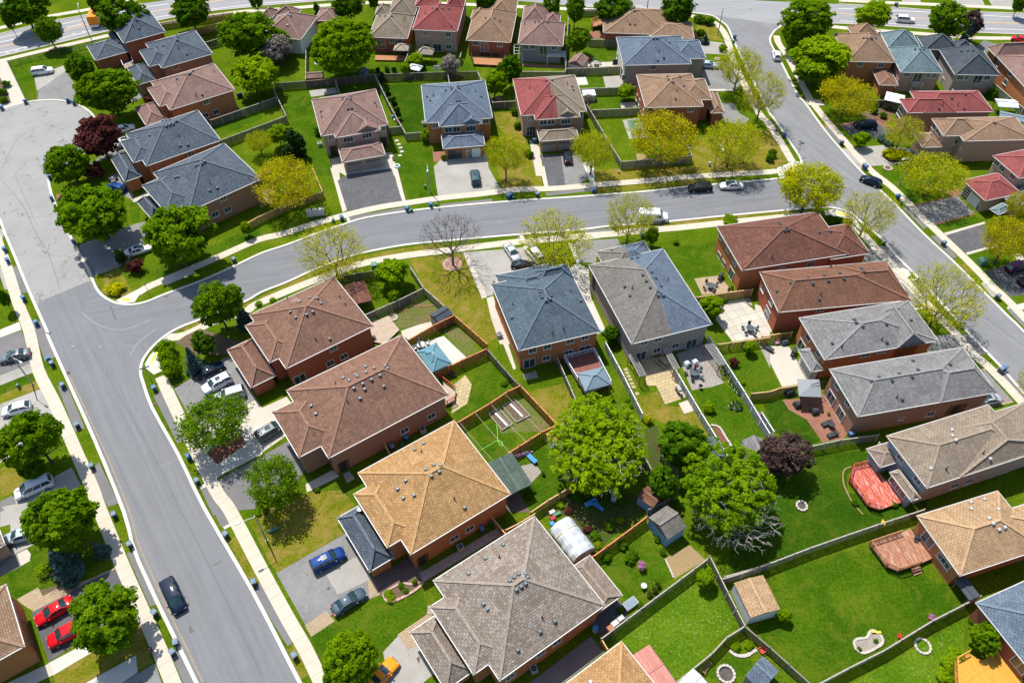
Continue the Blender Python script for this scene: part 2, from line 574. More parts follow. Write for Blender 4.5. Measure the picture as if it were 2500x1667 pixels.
def strip(name, s, w, mat, off=0.0, h=0.0, sub=4, pts=None, kind='structure'):
    """a ribbon of constant width along a line; h > 0 makes a raised kerb"""
    pts = smooth_line(P(s) if pts is None else pts, sub)
    L, Rr = offset(pts, off + w / 2), offset(pts, off - w / 2)
    z = nextz(L + Rr[::-1]) if h <= 0 else 0
    mb = MB()
    n = len(pts)
    if h <= 0:
        mb.mesh([(p.x, p.y, z) for p in L] + [(p.x, p.y, z) for p in Rr], [(i + n, i + n + 1, i + 1, i) for i in range(n - 1)])
    else:
        vs = [(p.x, p.y, zz) for zz, row in ((0, L), (h, L), (h, Rr), (0, Rr)) for p in row]
        fs = []
        for i in range(n - 1):
            for k in range(3):
                fs.append((i + k * n, i + (k + 1) * n, i + 1 + (k + 1) * n, i + 1 + k * n))
        fs = [f[::-1] for f in fs]
        fs += [(0, n, 2 * n, 3 * n), (n - 1, 4 * n - 1, 3 * n - 1, 2 * n - 1)]
        mb.mesh(vs, fs)
    o = mb.build(name, mat)
    return tag(o, kind=kind)
def dashes(name, s, n, duty, w, mat):
    a, b = P(s)
    mb = MB(); z = nextz([a, b, b + Vector((.1, .1, 0))])
    d = (b - a) / n
    t = d.normalized(); q = Vector((-t.y, t.x, 0)) * w / 2
    for i in range(n):
        p0 = a + d * i; p1 = p0 + d * duty
        mb.face([(p.x, p.y, z) for p in (p0 - q, p1 - q, p1 + q, p0 + q)])
    return tag(mb.build(name, mat), kind='structure')

_g = MB()
_g.face([(-2500, -1500, 0), (2500, -1500, 0), (2500, 3000, 0), (-2500, 3000, 0)])
tag(_g.build('ground', M_GRASS), kind='structure')

# lawns of different care, drawn lot by lot
for mat, s in (
    (M_LAWN, '00 75,560 950,350 830,400 850,530 600,600 560,570 490,600 300,690 320,900 240,900'),
    (M_LAWN, '10 195,830 730,770 1090,730 1130,860 1190,1120 1270,1240 700,1420 800,1568 570,1568 480,1430 300,1060'),
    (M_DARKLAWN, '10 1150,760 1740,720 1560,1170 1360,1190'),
    (M_LAWN, '11 1270,0 1600,0 1640,260 1350,290 1270,60'),
    (M_LAWN, '10 1350,1280 1580,1250 1610,1568 1290,1568 1250,1300'),
    (M_LAWN, '00 1870,1120 2334,960 2334,1060 1940,1230'),
    (M_LAWN, '10 490,560 1900,560 2000,640 1500,670 600,700'),
    (M_LAWN, '20 640,690 860,690 870,780 640,785'), (M_LAWN, '20 780,880 1130,870 1180,960 740,975'),
    (M_LAWN, '20 660,440 970,430 960,560 680,590'),
    (M_GRASS, '20 820,1080 1040,1060 1150,1420 1000,1440'),
    (M_DRY, '21 730,20 2334,-60 2334,40 750,180'),
    (M_LAWN, '21 1380,720 1850,655 1900,920 1660,980 1730,1130 1690,1145'),
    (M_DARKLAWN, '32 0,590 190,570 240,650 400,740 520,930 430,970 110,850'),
    (M_LAWN, '22 2000,150 2200,110 2334,290 2334,490 2170,510 1960,300'),
    (M_LAWN, '32 -30,140 30,180 160,450 -30,500'),
    (M_LAWN, '22 1640,480 1920,420 2100,560 2320,870 2230,950 2060,1010 1990,960 1900,820'),
    (M_DRY, '22 1130,540 1330,490 1400,620 1650,640 1780,890 1500,820 1200,700'),
    (M_DRY, '22 190,500 500,420 600,570 640,700 500,830 440,790 110,440'),
    (M_LAWN, '22 20,1060 340,990 560,1340 200,1568 -60,1568 -60,1420 210,1310'),
    (M_LAWN, '12 1870,860 2334,700 2334,1020 2130,1120'),
    (M_LAWN, '12 1770,680 1940,400 2090,220 2330,450 1810,760'),
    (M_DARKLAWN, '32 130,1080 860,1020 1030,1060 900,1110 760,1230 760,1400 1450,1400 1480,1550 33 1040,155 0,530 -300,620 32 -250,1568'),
    (M_LAWN, '33 -30,640 960,330 1400,600 1640,690 1800,850 520,1568 430,1568 0,1180 -60,1060 120,980'),
    (M_WILD, '23 1830,1190 2040,1040 1950,900 1850,700 1780,480 840,1180 1020,1220 1130,1290 1350,1390 1500,1560 1700,1420'),
    (M_LAWN, '23 830,520 1240,220 1400,480 1480,630 1060,840'),
    (M_WILD, '33 800,1568 1500,1180 1800,1000 1800,1300 1600,1350 1620,1568'),
    (M_LAWN, '23 1760,1500 1960,1300 2200,1380 2120,1480 1900,1568'),
    (M_LAWN, '13 510,1150 1150,790 1500,690 1540,950 1280,1130 1150,1280 1100,1568 580,1568 560,1280'),
    (M_DRY, '12 110,1540 460,1390 520,1390 780,1370 900,1500 13 880,0 740,180 800,235 200,590 130,480 -40,130'),
    (M_DRY, '02 0,530 360,380 385,455 0,605'), (M_LAWN, '02 0,430 330,320 360,370 0,520'),
    (M_DRY, '02 0,1230 160,1170 210,1260 200,1370 0,1440'),
    (M_DRY, '03 480,1500 920,1230 940,1130 1230,1000 1360,1380 1220,1460 740,1568 500,1568'),
    (M_LAWN, '03 0,630 270,490 270,380 420,380 1010,430 550,700 150,800 0,740'),
    (M_LAWN, '01 1150,300 1260,260 1240,480 1170,490'), (M_LAWN, '01 1850,700 2334,510 2334,640 1900,790 1380,1010 1420,800'),
    (M_DRY, '01 840,990 1060,890 1180,1100 1020,1170 900,1100'),
    (M_DRY, '11 1380,810 1860,760 2030,1160 2100,1240 2180,1500 2070,1568 1780,1310 1510,1060 1430,900'),
    (M_LAWN, '31 1560,510 1890,420 1985,470 1620,575'), (M_LAWN, '31 1830,775 2100,690 2260,830 1970,910'),
    (M_LAWN, '31 1040,10 1290,10 1800,130 1640,230 1370,330 1150,130'),
    (M_LAWN, '30 2150,770 2334,900 2334,1000 2280,860'),
    (M_DRY, '20 1640,1240 2060,1190 2334,1150 30 110,1190 230,1440 150,1490 20 2334,1500 1640,1530'),
    (M_LAWN, '30 1000,840 1060,890 940,890'), (M_LAWN, '30 1270,820 1440,810 1450,850 1290,850'),
    (M_DRY, '20 1690,190 1840,220 1920,370 1660,330'),
    (M_LAWN, '21 1830,1500 1950,1440 1990,1568 1860,1568'),
    (M_DRY, '10 2130,1000 2334,1010 2334,1300 2150,1100'), (M_DRY, '20 0,1000 140,1200 290,1568 -60,1568'),
    (M_DRY, '11 2160,-20 2334,-20 2334,150 2210,200'), (M_DRY, '21 0,0 270,0 320,180 0,210'),
):
    sheet('lawn', s, mat)

# dry verges
for s in ('01 1640,1450 1900,1340 2200,1228 11 70,1170 300,1062 550,944 800,857 1000,802 1350,737 1700,697', '21 950,553 1350,524 1800,472 2334,422 31 300,405', '03 2080,270 2230,560 13 40,660', '13 330,1230 470,1500', '31 1790,850 1900,960', '21 780,205 1300,160 1900,95'):
    strip('verge', s, 1.5, M_DRY)

# roads
sheet('street_road', '00 -350,1400 -200,1080 0,995 60,965 250,915 340,902 500,898 620,920 760,975 860,1090 850,1200 780,1340 620,1470 440,1568 01 430,60 440,200 490,340 580,540 700,770 790,940 800,1020 370,1200 330,1225 240,1020 150,800 60,590 0,440 -250,0', M_OLDASPH)
sheet('street_road', '01 330,1228 355,1150 370,1182 790,1008 840,1060 900,1140 1000,1200 1090,1222 02 1500,-10 1390,80 1320,160 1275,240 1265,330 1290,420 1370,640 1600,1050 03 1830,0 13 0,740 430,1568 600,1880 03 1950,1900 1770,1568 1250,480 02 1120,1568 860,930 620,400 440,0', M_NEWASPH)
sheet('street_road', '01 700,1300 840,1060 900,1140 1000,1200 1090,1222 1200,1222 1300,1200 1390,1165 1500,1120 1800,1010 2090,880 2334,765 11 300,690 560,590 800,510 1000,450 1350,395 1700,355 2334,300 21 600,265 1240,215 1560,180 2000,140 2334,110 31 200,92 270,70 900,100 1010,590 900,510 830,440 760,395 650,365 550,358 400,368 70,398 21 1800,448 1350,493 930,523 650,558 70,603 11 1700,658 1350,693 1000,757 800,813 550,908 300,1023 70,1113 01 2200,1190 1900,1310 1740,1375 1620,1420 1500,1490 1400,1568 1100,1568', M_CRESC)
sheet('street_road', '20 1640,100 1820,140 1900,190 1960,240 2010,350 2070,480 2321,980 30 100,1040 200,1180 300,1330 345,1400 360,1440 350,1490 320,1540 31 270,75 650,365 760,395 830,440 900,510 1010,590 1090,670 1200,800 1350,950 1500,1110 1700,1330 1900,1550 32 2100,260 2334,530 2900,1150 31 2900,2050 2334,1450 2200,1320 1950,1070 1700,820 1450,590 1200,330 1050,190 850,-10 30 720,1340 600,1200 500,1070 400,930 330,850 250,700 180,560 100,420 80,370 85,330 120,280 190,228 190,100', M_RSTREET)
sheet('arterial_road', '00 -600,640 0,508 930,288 1420,183 1830,108 2334,58 10 650,8 1300,-14 20 70,8 700,66 1150,70 1350,86 1640,112 30 190,228 650,212 1150,238 1400,256 1900,292 2334,308 3200,360 3200,150 2334,123 2000,113 1500,94 1170,68 680,40 0,10 20 1000,-120 10 0,-120 00 1480,5 1260,36 800,130 420,200 0,305 -600,450', M_ART)
for s in ('00 -600,430 0,338 420,245 800,165 1250,75 1500,38', '00 -600,600 0,475 500,355 940,248 1530,135 2080,62 2334,40', '30 680,78 1500,112 2334,162', '30 700,190 1150,212 1700,245 2334,270', '10 0,38 650,-8', '20 700,48 1200,56'):
    strip('lane_line', s, 0.16, M_WPAINT)
for s in ('00 -600,520 0,420 420,318 800,215 1250,125 1500,85', '00 2334,-40 1870,20 1500,82', '30 180,80 700,122 1350,160 2000,200 2334,212'):
    strip('centre_line', s, 0.22, M_OPAINT)
dashes('lane_dashes', '00 -40,500 390,390', 5, 0.42, 0.2, M_WPAINT)
dashes('lane_dashes', '00 0,380 880,185', 3, 0.5, 0.2, M_WPAINT)
dashes('lane_dashes', '00 640,305 900,250', 3, 0.4, 0.18, M_WPAINT)

# kerbs
KERBS = ('01 -160,120 0,440 60,590 150,800 240,1020 330,1228 440,1470 02 440,0 620,400 860,930 1120,1568 03 1250,480 1770,1568 1900,1850',
         '13 600,1880 430,1568 0,740 03 1830,0 02 1600,1050 1370,640 1290,420 1265,330 1275,240 1320,160 1390,80 1500,-10 01 1620,1420 1740,1375 1900,1310 2200,1190 11 70,1113 300,1023 550,908 800,813 1000,757 1350,693 1700,658 21 70,603 650,558 930,523 1350,493 1800,448 31 70,398 400,368 550,358 650,365 760,395 830,440 900,510 1010,590 1090,670 1200,800 1350,950 1500,1110 1700,1330 1900,1550 32 2100,260 2334,530 2900,1150',
         '31 2900,2050 2334,1450 2200,1320 1950,1070 1700,820 1450,590 1200,330 1050,190 850,-10 30 720,1340 600,1200 500,1070 400,930 330,850 250,700 180,560 100,420 80,370 85,330 120,280 190,228',
         '00 -350,1400 -200,1080 0,995 60,965 250,915 340,902 500,898 620,920 760,975 860,1090 850,1200 780,1340 620,1470 440,1568 01 440,200 490,340 580,540 700,770 790,940 840,1060 900,1140 1000,1200 1090,1222 1200,1222 1300,1200 1390,1165 1500,1120 1800,1010 2090,880 2334,765 11 300,690 560,590 800,510 1000,450 1350,395 1700,355 2334,300 21 600,265 1240,215 1560,180 2000,140 2334,110 31 200,92 270,70 320,35 30 350,1490 360,1440 345,1400 300,1330 200,1180 100,1040 20 2321,980 2070,480 2010,350 1960,240 1900,190 1820,140 1640,112')
for s in KERBS:
    strip('kerb', s, 0.46, M_KERB, off=-0.20 if s.startswith('01 -160') else 0.2 if s.startswith('13') else 0.2, h=0.10, sub=3)
for s in ('00 -600,640 0,508 930,288 1420,183 1830,108 2334,58', '10 80,52 650,8', '20 700,66 1150,70 1640,112', '30 190,228 650,212 1150,238 1400,256 1900,292 2334,308', '00 -600,450 0,305 420,200 800,130 1260,36', '30 680,40 1170,68 1500,94 2000,113 2334,123'):
    strip('kerb', s, 0.35, M_CONC, h=0.1)
# winter grit and leaf debris lying in the left gutter
strip('gutter_debris', '02 590,330 700,560 850,880 960,1120 1140,1568 03 1270,460 1790,1568', 0.2, M_DEBRIS, off=0.22, kind='stuff')
strip('gutter_debris', '01 700,800 800,990 830,1030', 0.25, M_DEBRIS, off=0.0, kind='stuff')

# driveways and their aprons
for mat, s in (
    (M_APRON, '01 80,885 150,875 245,1110 170,1115'), (M_APRON, '01 285,1385 365,1365 500,1680 400,1720'), (M_APRON, '02 510,445 610,470 755,820 670,855'),
    (M_APRON, '02 810,1205 880,1120 1060,1490 960,1520'), (M_APRON, '03 1130,415 1215,370 1430,860 1335,885'), (M_APRON, '03 1510,1290 1600,1270 1760,1568 1640,1580'),
    (M_LDRIVE, '01 0,540 40,560 20,660 0,660'), (M_LDRIVE, '01 0,880 60,890 110,1090 40,1080 0,960'), (M_WHITEC, '01 0,1510 0,1440 170,1370 190,1440'),
    (M_APRON, '01 0,1568 0,1510 190,1450 240,1568 02 300,230 0,345 -60,150'), (M_LDRIVE, '02 0,350 300,232 330,310 0,440'),
    (M_LDRIVE, '02 -50,625 380,465 500,740 520,800 -50,1160'), (M_DRY, '02 0,1180 140,1130 160,1170 0,1230'),
    (M_LDRIVE, '02 120,1440 640,1170 720,1330 500,1568 0,1700 0,1500'), (M_APRON, '02 0,1470 110,1420 150,1500 0,1568'),
    (M_LDRIVE, '03 20,0 300,-60 820,20 830,60 330,320 100,440 90,100'), (M_CONC, '03 150,420 240,375 275,420 265,480 180,530'),
    (M_APRON, '03 0,490 150,420 190,530 0,620'),
    (M_PAVER, '03 150,820 340,715 380,790 560,690 780,650 1020,540 1030,570 300,930 190,860'), (M_DDRIVE, '03 280,940 610,770 760,680 1030,550 1110,740 1120,900 440,1380 330,1080'),
    (M_WHITEC, '03 430,1390 900,1140 925,1230 470,1500 440,1420'), (M_CONC, '03 60,1568 440,1390 480,1490 320,1568'), (M_WHITEC, '03 760,1568 900,1490 1210,1320 1225,1470 1080,1568'),
    (M_DRIVE, '03 1080,1568 1380,1390 1440,1568'),
    # right side of the left street
    (M_APRON, '02 1365,530 1430,490 1660,915 1580,955'), (M_APRON, '02 1780,1350 1880,1312 2010,1560 1900,1600'), (M_APRON, '03 1880,0 1985,-10 2065,140 1975,185'),
    (M_APRON, '13 -5,750 65,655 375,1180 300,1240'), (M_WHITEC, '02 1770,1340 1850,1300 1870,1330 1790,1360'), (M_WHITEC, '03 1985,180 2060,140 2075,160 2000,200'),
    (M_DRIVE, '02 1550,470 1720,365 2000,195 2090,190 2280,560 2130,640 1830,830 1700,735'),
    (M_CONC, '02 1700,740 1840,830 2140,640 2280,565 2334,640 12 290,540 400,690 270,900 70,1040 0,1085 02 2334,1055 2190,960 2140,855 1870,1010 1850,1050 1770,1090 1680,930'),
    (M_WHITEC, '02 1765,1090 1850,1055 1935,1140 2190,960 2150,870 2334,760 2334,1050 1970,1240 1865,1295'),
    (M_MULCH, '02 1855,1020 2140,855 2195,960 1935,1145 1880,1090'),
    (M_APRON, '02 1880,1315 2334,1070 12 330,920 480,1150 380,1310 130,1460 0,1540 02 2030,1560'),
    (M_CONC, '12 460,1320 700,1190 760,1250 520,1370 470,1390'), (M_STONEP, '12 790,1230 850,1200 900,1270 830,1310'),
    (M_DRIVE, '13 200,590 840,220 950,420 1045,640 1130,780 460,1055'), (M_LDRIVE, '13 640,600 930,430 1050,640 745,780'), (M_PAVER, '13 455,1055 640,920 720,1015 510,1155'), (M_PAVER, '13 1010,660 1050,640 1130,780 1030,810'),
    (M_DARKP, '13 1050,640 1420,420 1510,570 1510,680 1300,690 1130,785'), (M_STONEP, '13 1470,590 1560,540 2160,190 2200,250 1510,670'),
    (M_LDRIVE, '13 1100,1568 1180,1450 1150,1290 1290,1140 1370,1270 1480,1215 1620,1470 1400,1650 1100,1700'), (M_PAVER, '13 1280,1135 1540,955 1600,970 1490,1210 1370,1275'),
    (M_STONEP, '13 1550,870 1590,900 1590,960 1540,950'),
    # around the court
    (M_LDRIVE, '00 305,690 500,610 565,585 585,640 330,810'), (M_DRIVE, '00 340,805 585,635 700,800 660,890 560,900 500,895 335,900'),
    (M_CONC, '00 0,540 60,545 240,920 80,965 0,990'), (M_DRIVE, '00 1080,970 1215,800 1285,860 1100,945'), (M_DRIVE, '00 780,1470 1040,1300 1120,1340 860,1440'),
    (M_DRIVE, '01 700,690 1200,500 1290,480 1330,700 1060,885 860,955 780,900'), (M_APRON, '01 745,790 830,870 860,955 835,975'),
    (M_CONC, '01 1180,280 1340,200 1350,235 1190,310'), (M_DRIVE, '01 960,80 1060,40 1110,120 1180,290 1020,200'), (M_LDRIVE, '01 1090,140 1130,120 1200,290 1180,300'),
    (M_BRICKP, '01 500,240 560,225 570,250 510,300'),
    # north side of the crescent
    (M_CONC, '10 680,1420 850,1370 1230,1360 1270,1500 1270,1568 820,1568 700,1500'), (M_CONC, '11 680,0 760,0 765,110 840,370 790,395'), (M_CONC, '11 1235,0 1275,0 1350,290 1315,300'),
    (M_DDRIVE, '11 745,115 830,60 1225,5 1322,300 830,385'), (M_APRON, '11 840,440 1340,350 1355,392 860,485'), (M_WHITEC, '11 820,445 845,440 865,485 840,495'), (M_WHITEC, '11 1340,350 1355,345 1375,388 1350,395'),
    (M_BRICKP, '10 1590,1350 1720,1350 1720,1440 1600,1440'), (M_LDRIVE, '11 1600,-10 1725,-130 2070,-130 2090,0 2205,205 1925,240 1640,262'), (M_APRON, '11 1660,325 2120,275 2130,308 1670,352'),
    (M_CONC, '20 190,1240 280,1310 320,1568 250,1568'), (M_CONC, '21 285,0 330,-20 360,170 325,175'), (M_DDRIVE, '20 280,1385 470,1370 510,1568 21 510,150 360,168 325,-10'), (M_DRIVE, '20 470,1375 600,1350 640,1380 720,1568 21 725,80 640,145 510,152'),
    (M_WHITEC, '21 665,-40 760,-70 775,130 735,140'), (M_APRON, '21 330,225 740,165 750,205 350,250'), (M_WHITEC, '21 740,165 775,155 780,205 745,215'),
    (M_DRIVE, '20 1680,610 1850,550 1990,560 2110,700 2030,800 1780,805 1720,665'), (M_WHITEC, '20 1775,795 2010,795 2020,812 1775,812'), (M_DRIVE, '20 1900,1015 1890,920 2010,920 2060,1010 2150,1060 2100,1120 1900,1080'),
    (M_LDRIVE, '20 1640,350 1690,355 1910,385 1960,410 1960,490 1760,480 1700,470'), (M_BRICKP, '20 1630,300 1700,345 1690,360 1630,350'),
    # south side of the crescent
    (M_LDRIVE, '11 1900,750 2334,715 21 240,690 330,860 340,960 0,1100 11 2130,1000 2130,1130 2060,1145'), (M_CONC, '11 1862,755 1900,750 2075,1150 2030,1165'), (M_APRON, '11 1855,700 2334,640 21 100,595 130,645 11 1860,745'),
    (M_WHITEC, '21 100,600 130,597 160,640 125,645'), (M_WHITEC, '21 540,670 600,680 640,860 720,900 735,1140 870,1440 800,1480 600,1000 540,900 610,850'), (M_DRIVE, '21 600,655 970,630 1010,680 1000,720 800,740 780,850 640,835'),
    (M_APRON, '21 640,560 920,538 930,570 660,597'), (M_WHITEC, '21 620,600 920,572 925,608 650,650'), (M_WHITEC, '21 510,575 545,570 560,620 530,625'),
    (M_CONC, '11 2070,1160 2130,1140 2200,1380 2300,1568 2190,1568 2110,1330'), (M_CONC, '12 2190,0 2240,0 2334,290 2310,300'),
    # west side of the right street
    (M_DRIVE, '31 800,790 880,730 1060,700 1180,800 1250,890 1110,915 900,820'), (M_APRON, '31 1060,700 1110,690 1310,910 1260,920'), (M_WHITEC, '31 1110,915 1260,890 1310,915 1330,950 1290,980 1120,960'),
    (M_DRIVE, '31 1140,1035 1270,1015 1420,1200 1400,1235 1090,1265 1100,1150'), (M_APRON, '31 1340,1005 1390,990 1500,1130 1450,1170'), (M_WHITEC, '31 1090,1270 1440,1235 1470,1250 1100,1285'), (M_WHITEC, '31 1130,1010 1370,985 1380,1000 1140,1035'),
    (M_DRIVE, '32 1440,60 1500,0 1730,-20 1860,130 1830,150 1480,150'), (M_APRON, '32 1760,0 1860,-30 2000,150 1950,170'), (M_DRIVE, '32 1850,320 1980,295 2230,575 1920,640 1800,600'), (M_APRON, '32 2070,290 2120,280 2334,490 2334,570'),
    (M_PAVER, '32 1840,610 1920,640 2230,575 2240,590 1920,665'), (M_PAVER, '32 1860,315 2070,275 2080,290 1870,330'),
    # east side of the right street
    (M_CONC, '30 375,885 520,890 560,940 420,940'), (M_DDRIVE, '30 690,1110 1000,1090 1170,1150 1150,1190 1000,1230 850,1260'), (M_APRON, '30 560,1135 640,1115 740,1260 690,1290'), (M_BRICKP, '30 540,1120 700,1105 1010,1050 1180,1140 1160,1200 1150,1150 1000,1095 690,1115 570,1135'),
    (M_LDRIVE, '30 710,1325 900,1310 1070,1295 1330,1330 1320,1460 980,1480 860,1510'),
    (M_DRIVE, '31 1370,335 1740,245 1890,400 1540,500'), (M_BRICKP, '31 1620,235 1660,190 1760,180 1760,240 1740,252'), (M_APRON, '31 1250,355 1290,345 1480,525 1440,545'), (M_BRICKP, '31 1360,325 1740,240 1745,252 1375,338'), (M_BRICKP, '31 1535,495 1890,400 1900,410 1550,510'),
    (M_DDRIVE, '31 1640,600 1970,500 2120,690 1820,765'), (M_CONC, '31 1620,580 1980,480 1990,495 1640,600'), (M_CONC, '31 1815,755 2100,680 2110,695 1830,775'), (M_APRON, '31 1500,610 1570,600 1740,795 1700,805'),
    (M_DDRIVE, '31 1990,920 2120,880 2334,820 2334,1130 2210,1145'), (M_WHITEC, '31 2180,1240 2334,1200 2334,1260 2200,1270'), (M_APRON, '31 2180,1260 2230,1240 2334,1350 2334,1420'),
    (M_LDRIVE, '31 1950,1030 2050,1150 2090,1140 1990,1000'), (M_CONC, '31 2240,770 2300,760 2334,800 2334,830 2270,820'),
    # across the arterial
    (M_LDRIVE, '30 680,0 860,0 900,20 690,20'), (M_LDRIVE, '30 1230,-20 1390,-30 1420,25 1260,30'), (M_LDRIVE, '30 1680,40 1720,-30 1950,-30 1990,60'), (M_LDRIVE, '30 2060,70 2000,-30 2260,-30 2290,80'),
    (M_LDRIVE, '00 0,0 40,0 60,80 0,110'), (M_LDRIVE, '10 1430,-10 1480,-10 1440,110 1400,120'),
    (M_DRIVE, '30 1060,330 1380,350 1450,420 1040,400'), (M_DRIVE, '30 1380,350 1560,320 1500,380 1440,400'), (M_APRON, '30 1880,440 1980,360 2100,400 1980,480'),
):
    sheet('driveway' if mat not in (M_WHITEC, M_CONC) else 'concrete_path', s, mat)

# pavements
WALK = (('01 -60,560 60,880 160,1200 260,1450 02 340,300 470,560 600,850 700,1080 820,1350 03 880,0 960,200 1080,500 1180,730 1300,1000 1420,1270 1540,1568 1660,1840', 1.75),
        ('02 1430,360 1560,640 1700,930 1830,1200 1950,1420 03 2030,0 2150,220 2270,450 13 110,640 300,990 450,1250 590,1540 720,1800', 1.75),
        ('01 1230,1115 1350,1045 1700,900 2000,770 2300,640 11 250,590 500,510 800,425 1100,355 1350,315 1700,265 2000,235 2334,195 21 400,185 750,155 1250,115 1700,75 2334,37 31 150,15', 1.6),
        ('30 270,1440 200,1320 130,1210 60,1100 20 2230,1000 2110,760 2000,520 1960,370 1910,270 1830,200 1700,155 1500,130 1400,120', 1.6),
        ('02 1420,90 1480,20 01 1640,1490 1900,1370 2200,1270 11 0,1225 300,1095 600,978 800,905 1000,843 1350,780 1700,738 21 0,668 300,640 650,608 930,588 1250,555 1500,535 1860,497 2334,450 31 300,425 450,413', 1.6),
        ('31 790,470 830,520 900,590 1000,700 1150,860 1300,1030 1450,1190 1600,1350 1750,1500 32 1850,130 2000,260 2150,410 2334,610 2700,1010', 1.6),
        ('30 130,320 150,390 230,510 310,660 420,870 540,1030 660,1170 800,1330 970,1520 31 1150,165 1300,310 1450,460 1600,605 1800,795 1950,945 2050,1050 2200,1190 2334,1330 2800,1800', 1.6),
        ('00 -600,680 0,545 500,425 950,322 1430,215 2080,115 10 70,95 400,70 700,45 1000,28 1450,26 1900,42 20 0,58 300,72 700,88 1400,105', 1.6),
        ('30 230,200 300,225 560,235 720,250 1100,280 1450,305 1900,340 2334,348 3000,400', 1.6),
        ('00 -600,380 0,250 420,150 850,75 1250,-15', 1.6), ('30 700,5 1200,30 1650,48 2334,82 3000,120', 1.6))
WJ = paving('walk_slabs', (0.50, 0.45, 0.36), speck=0.05, blotch=0.06)
for s, w in WALK:
    strip('pavement', s, w, WJ, sub=3)
# score lines between the pavement slabs, as thin dark joints
_j = MB()
M_JOINT = plain('slab_joint', (0.30, 0.265, 0.215), 0.95)
for s, w in WALK:
    pts = smooth_line(P(s), 4)
    _zj = nextz(offset(pts, w / 2) + offset(pts, -w / 2)[::-1])
    acc = 0.0
    for a, b in zip(pts, pts[1:]):
        d = b - a; L = d.length
        if L < 1e-4: continue
        t = d / L; q = Vector((-t.y, t.x, 0)) * w / 2
        while acc < L:
            p = a + t * acc
            _j.face([(p + q * k + t * e)[:2] + (_zj,) for k, e in ((-1, -0.02), (1, -0.02), (1, 0.02), (-1, 0.02))])
            acc += 1.7
        acc -= L
tag(_j.build('pavement_joints', M_JOINT), kind='structure')

# kerb ramps with yellow tactile plates
for s in ('01 1030,1180 1270,1060 1350,1045 1250,1120 1200,1195 1090,1210', '02 1470,70 1400,100 1330,180 1290,250 1300,290 1370,345 1450,310 1440,230 1430,160', '30 130,1500 270,1440 330,1440 345,1480 320,1530 250,1568 150,1568', '31 560,385 640,368 760,400 830,450 900,560 830,560 780,500 720,470 560,430',
          '01 1410,1020 1700,900 1740,935 1480,1045'):
    sheet('kerb_ramp', s, M_WHITEC)
for s in ('01 1085,1160 1165,1163 1155,1188 1075,1183', '02 1400,118 1422,132 1355,245 1333,245', '30 300,1465 322,1472 268,1540 245,1530', '31 655,388 765,415 755,432 650,402'):
    sheet('tactile_plate', s, M_YPAINT)

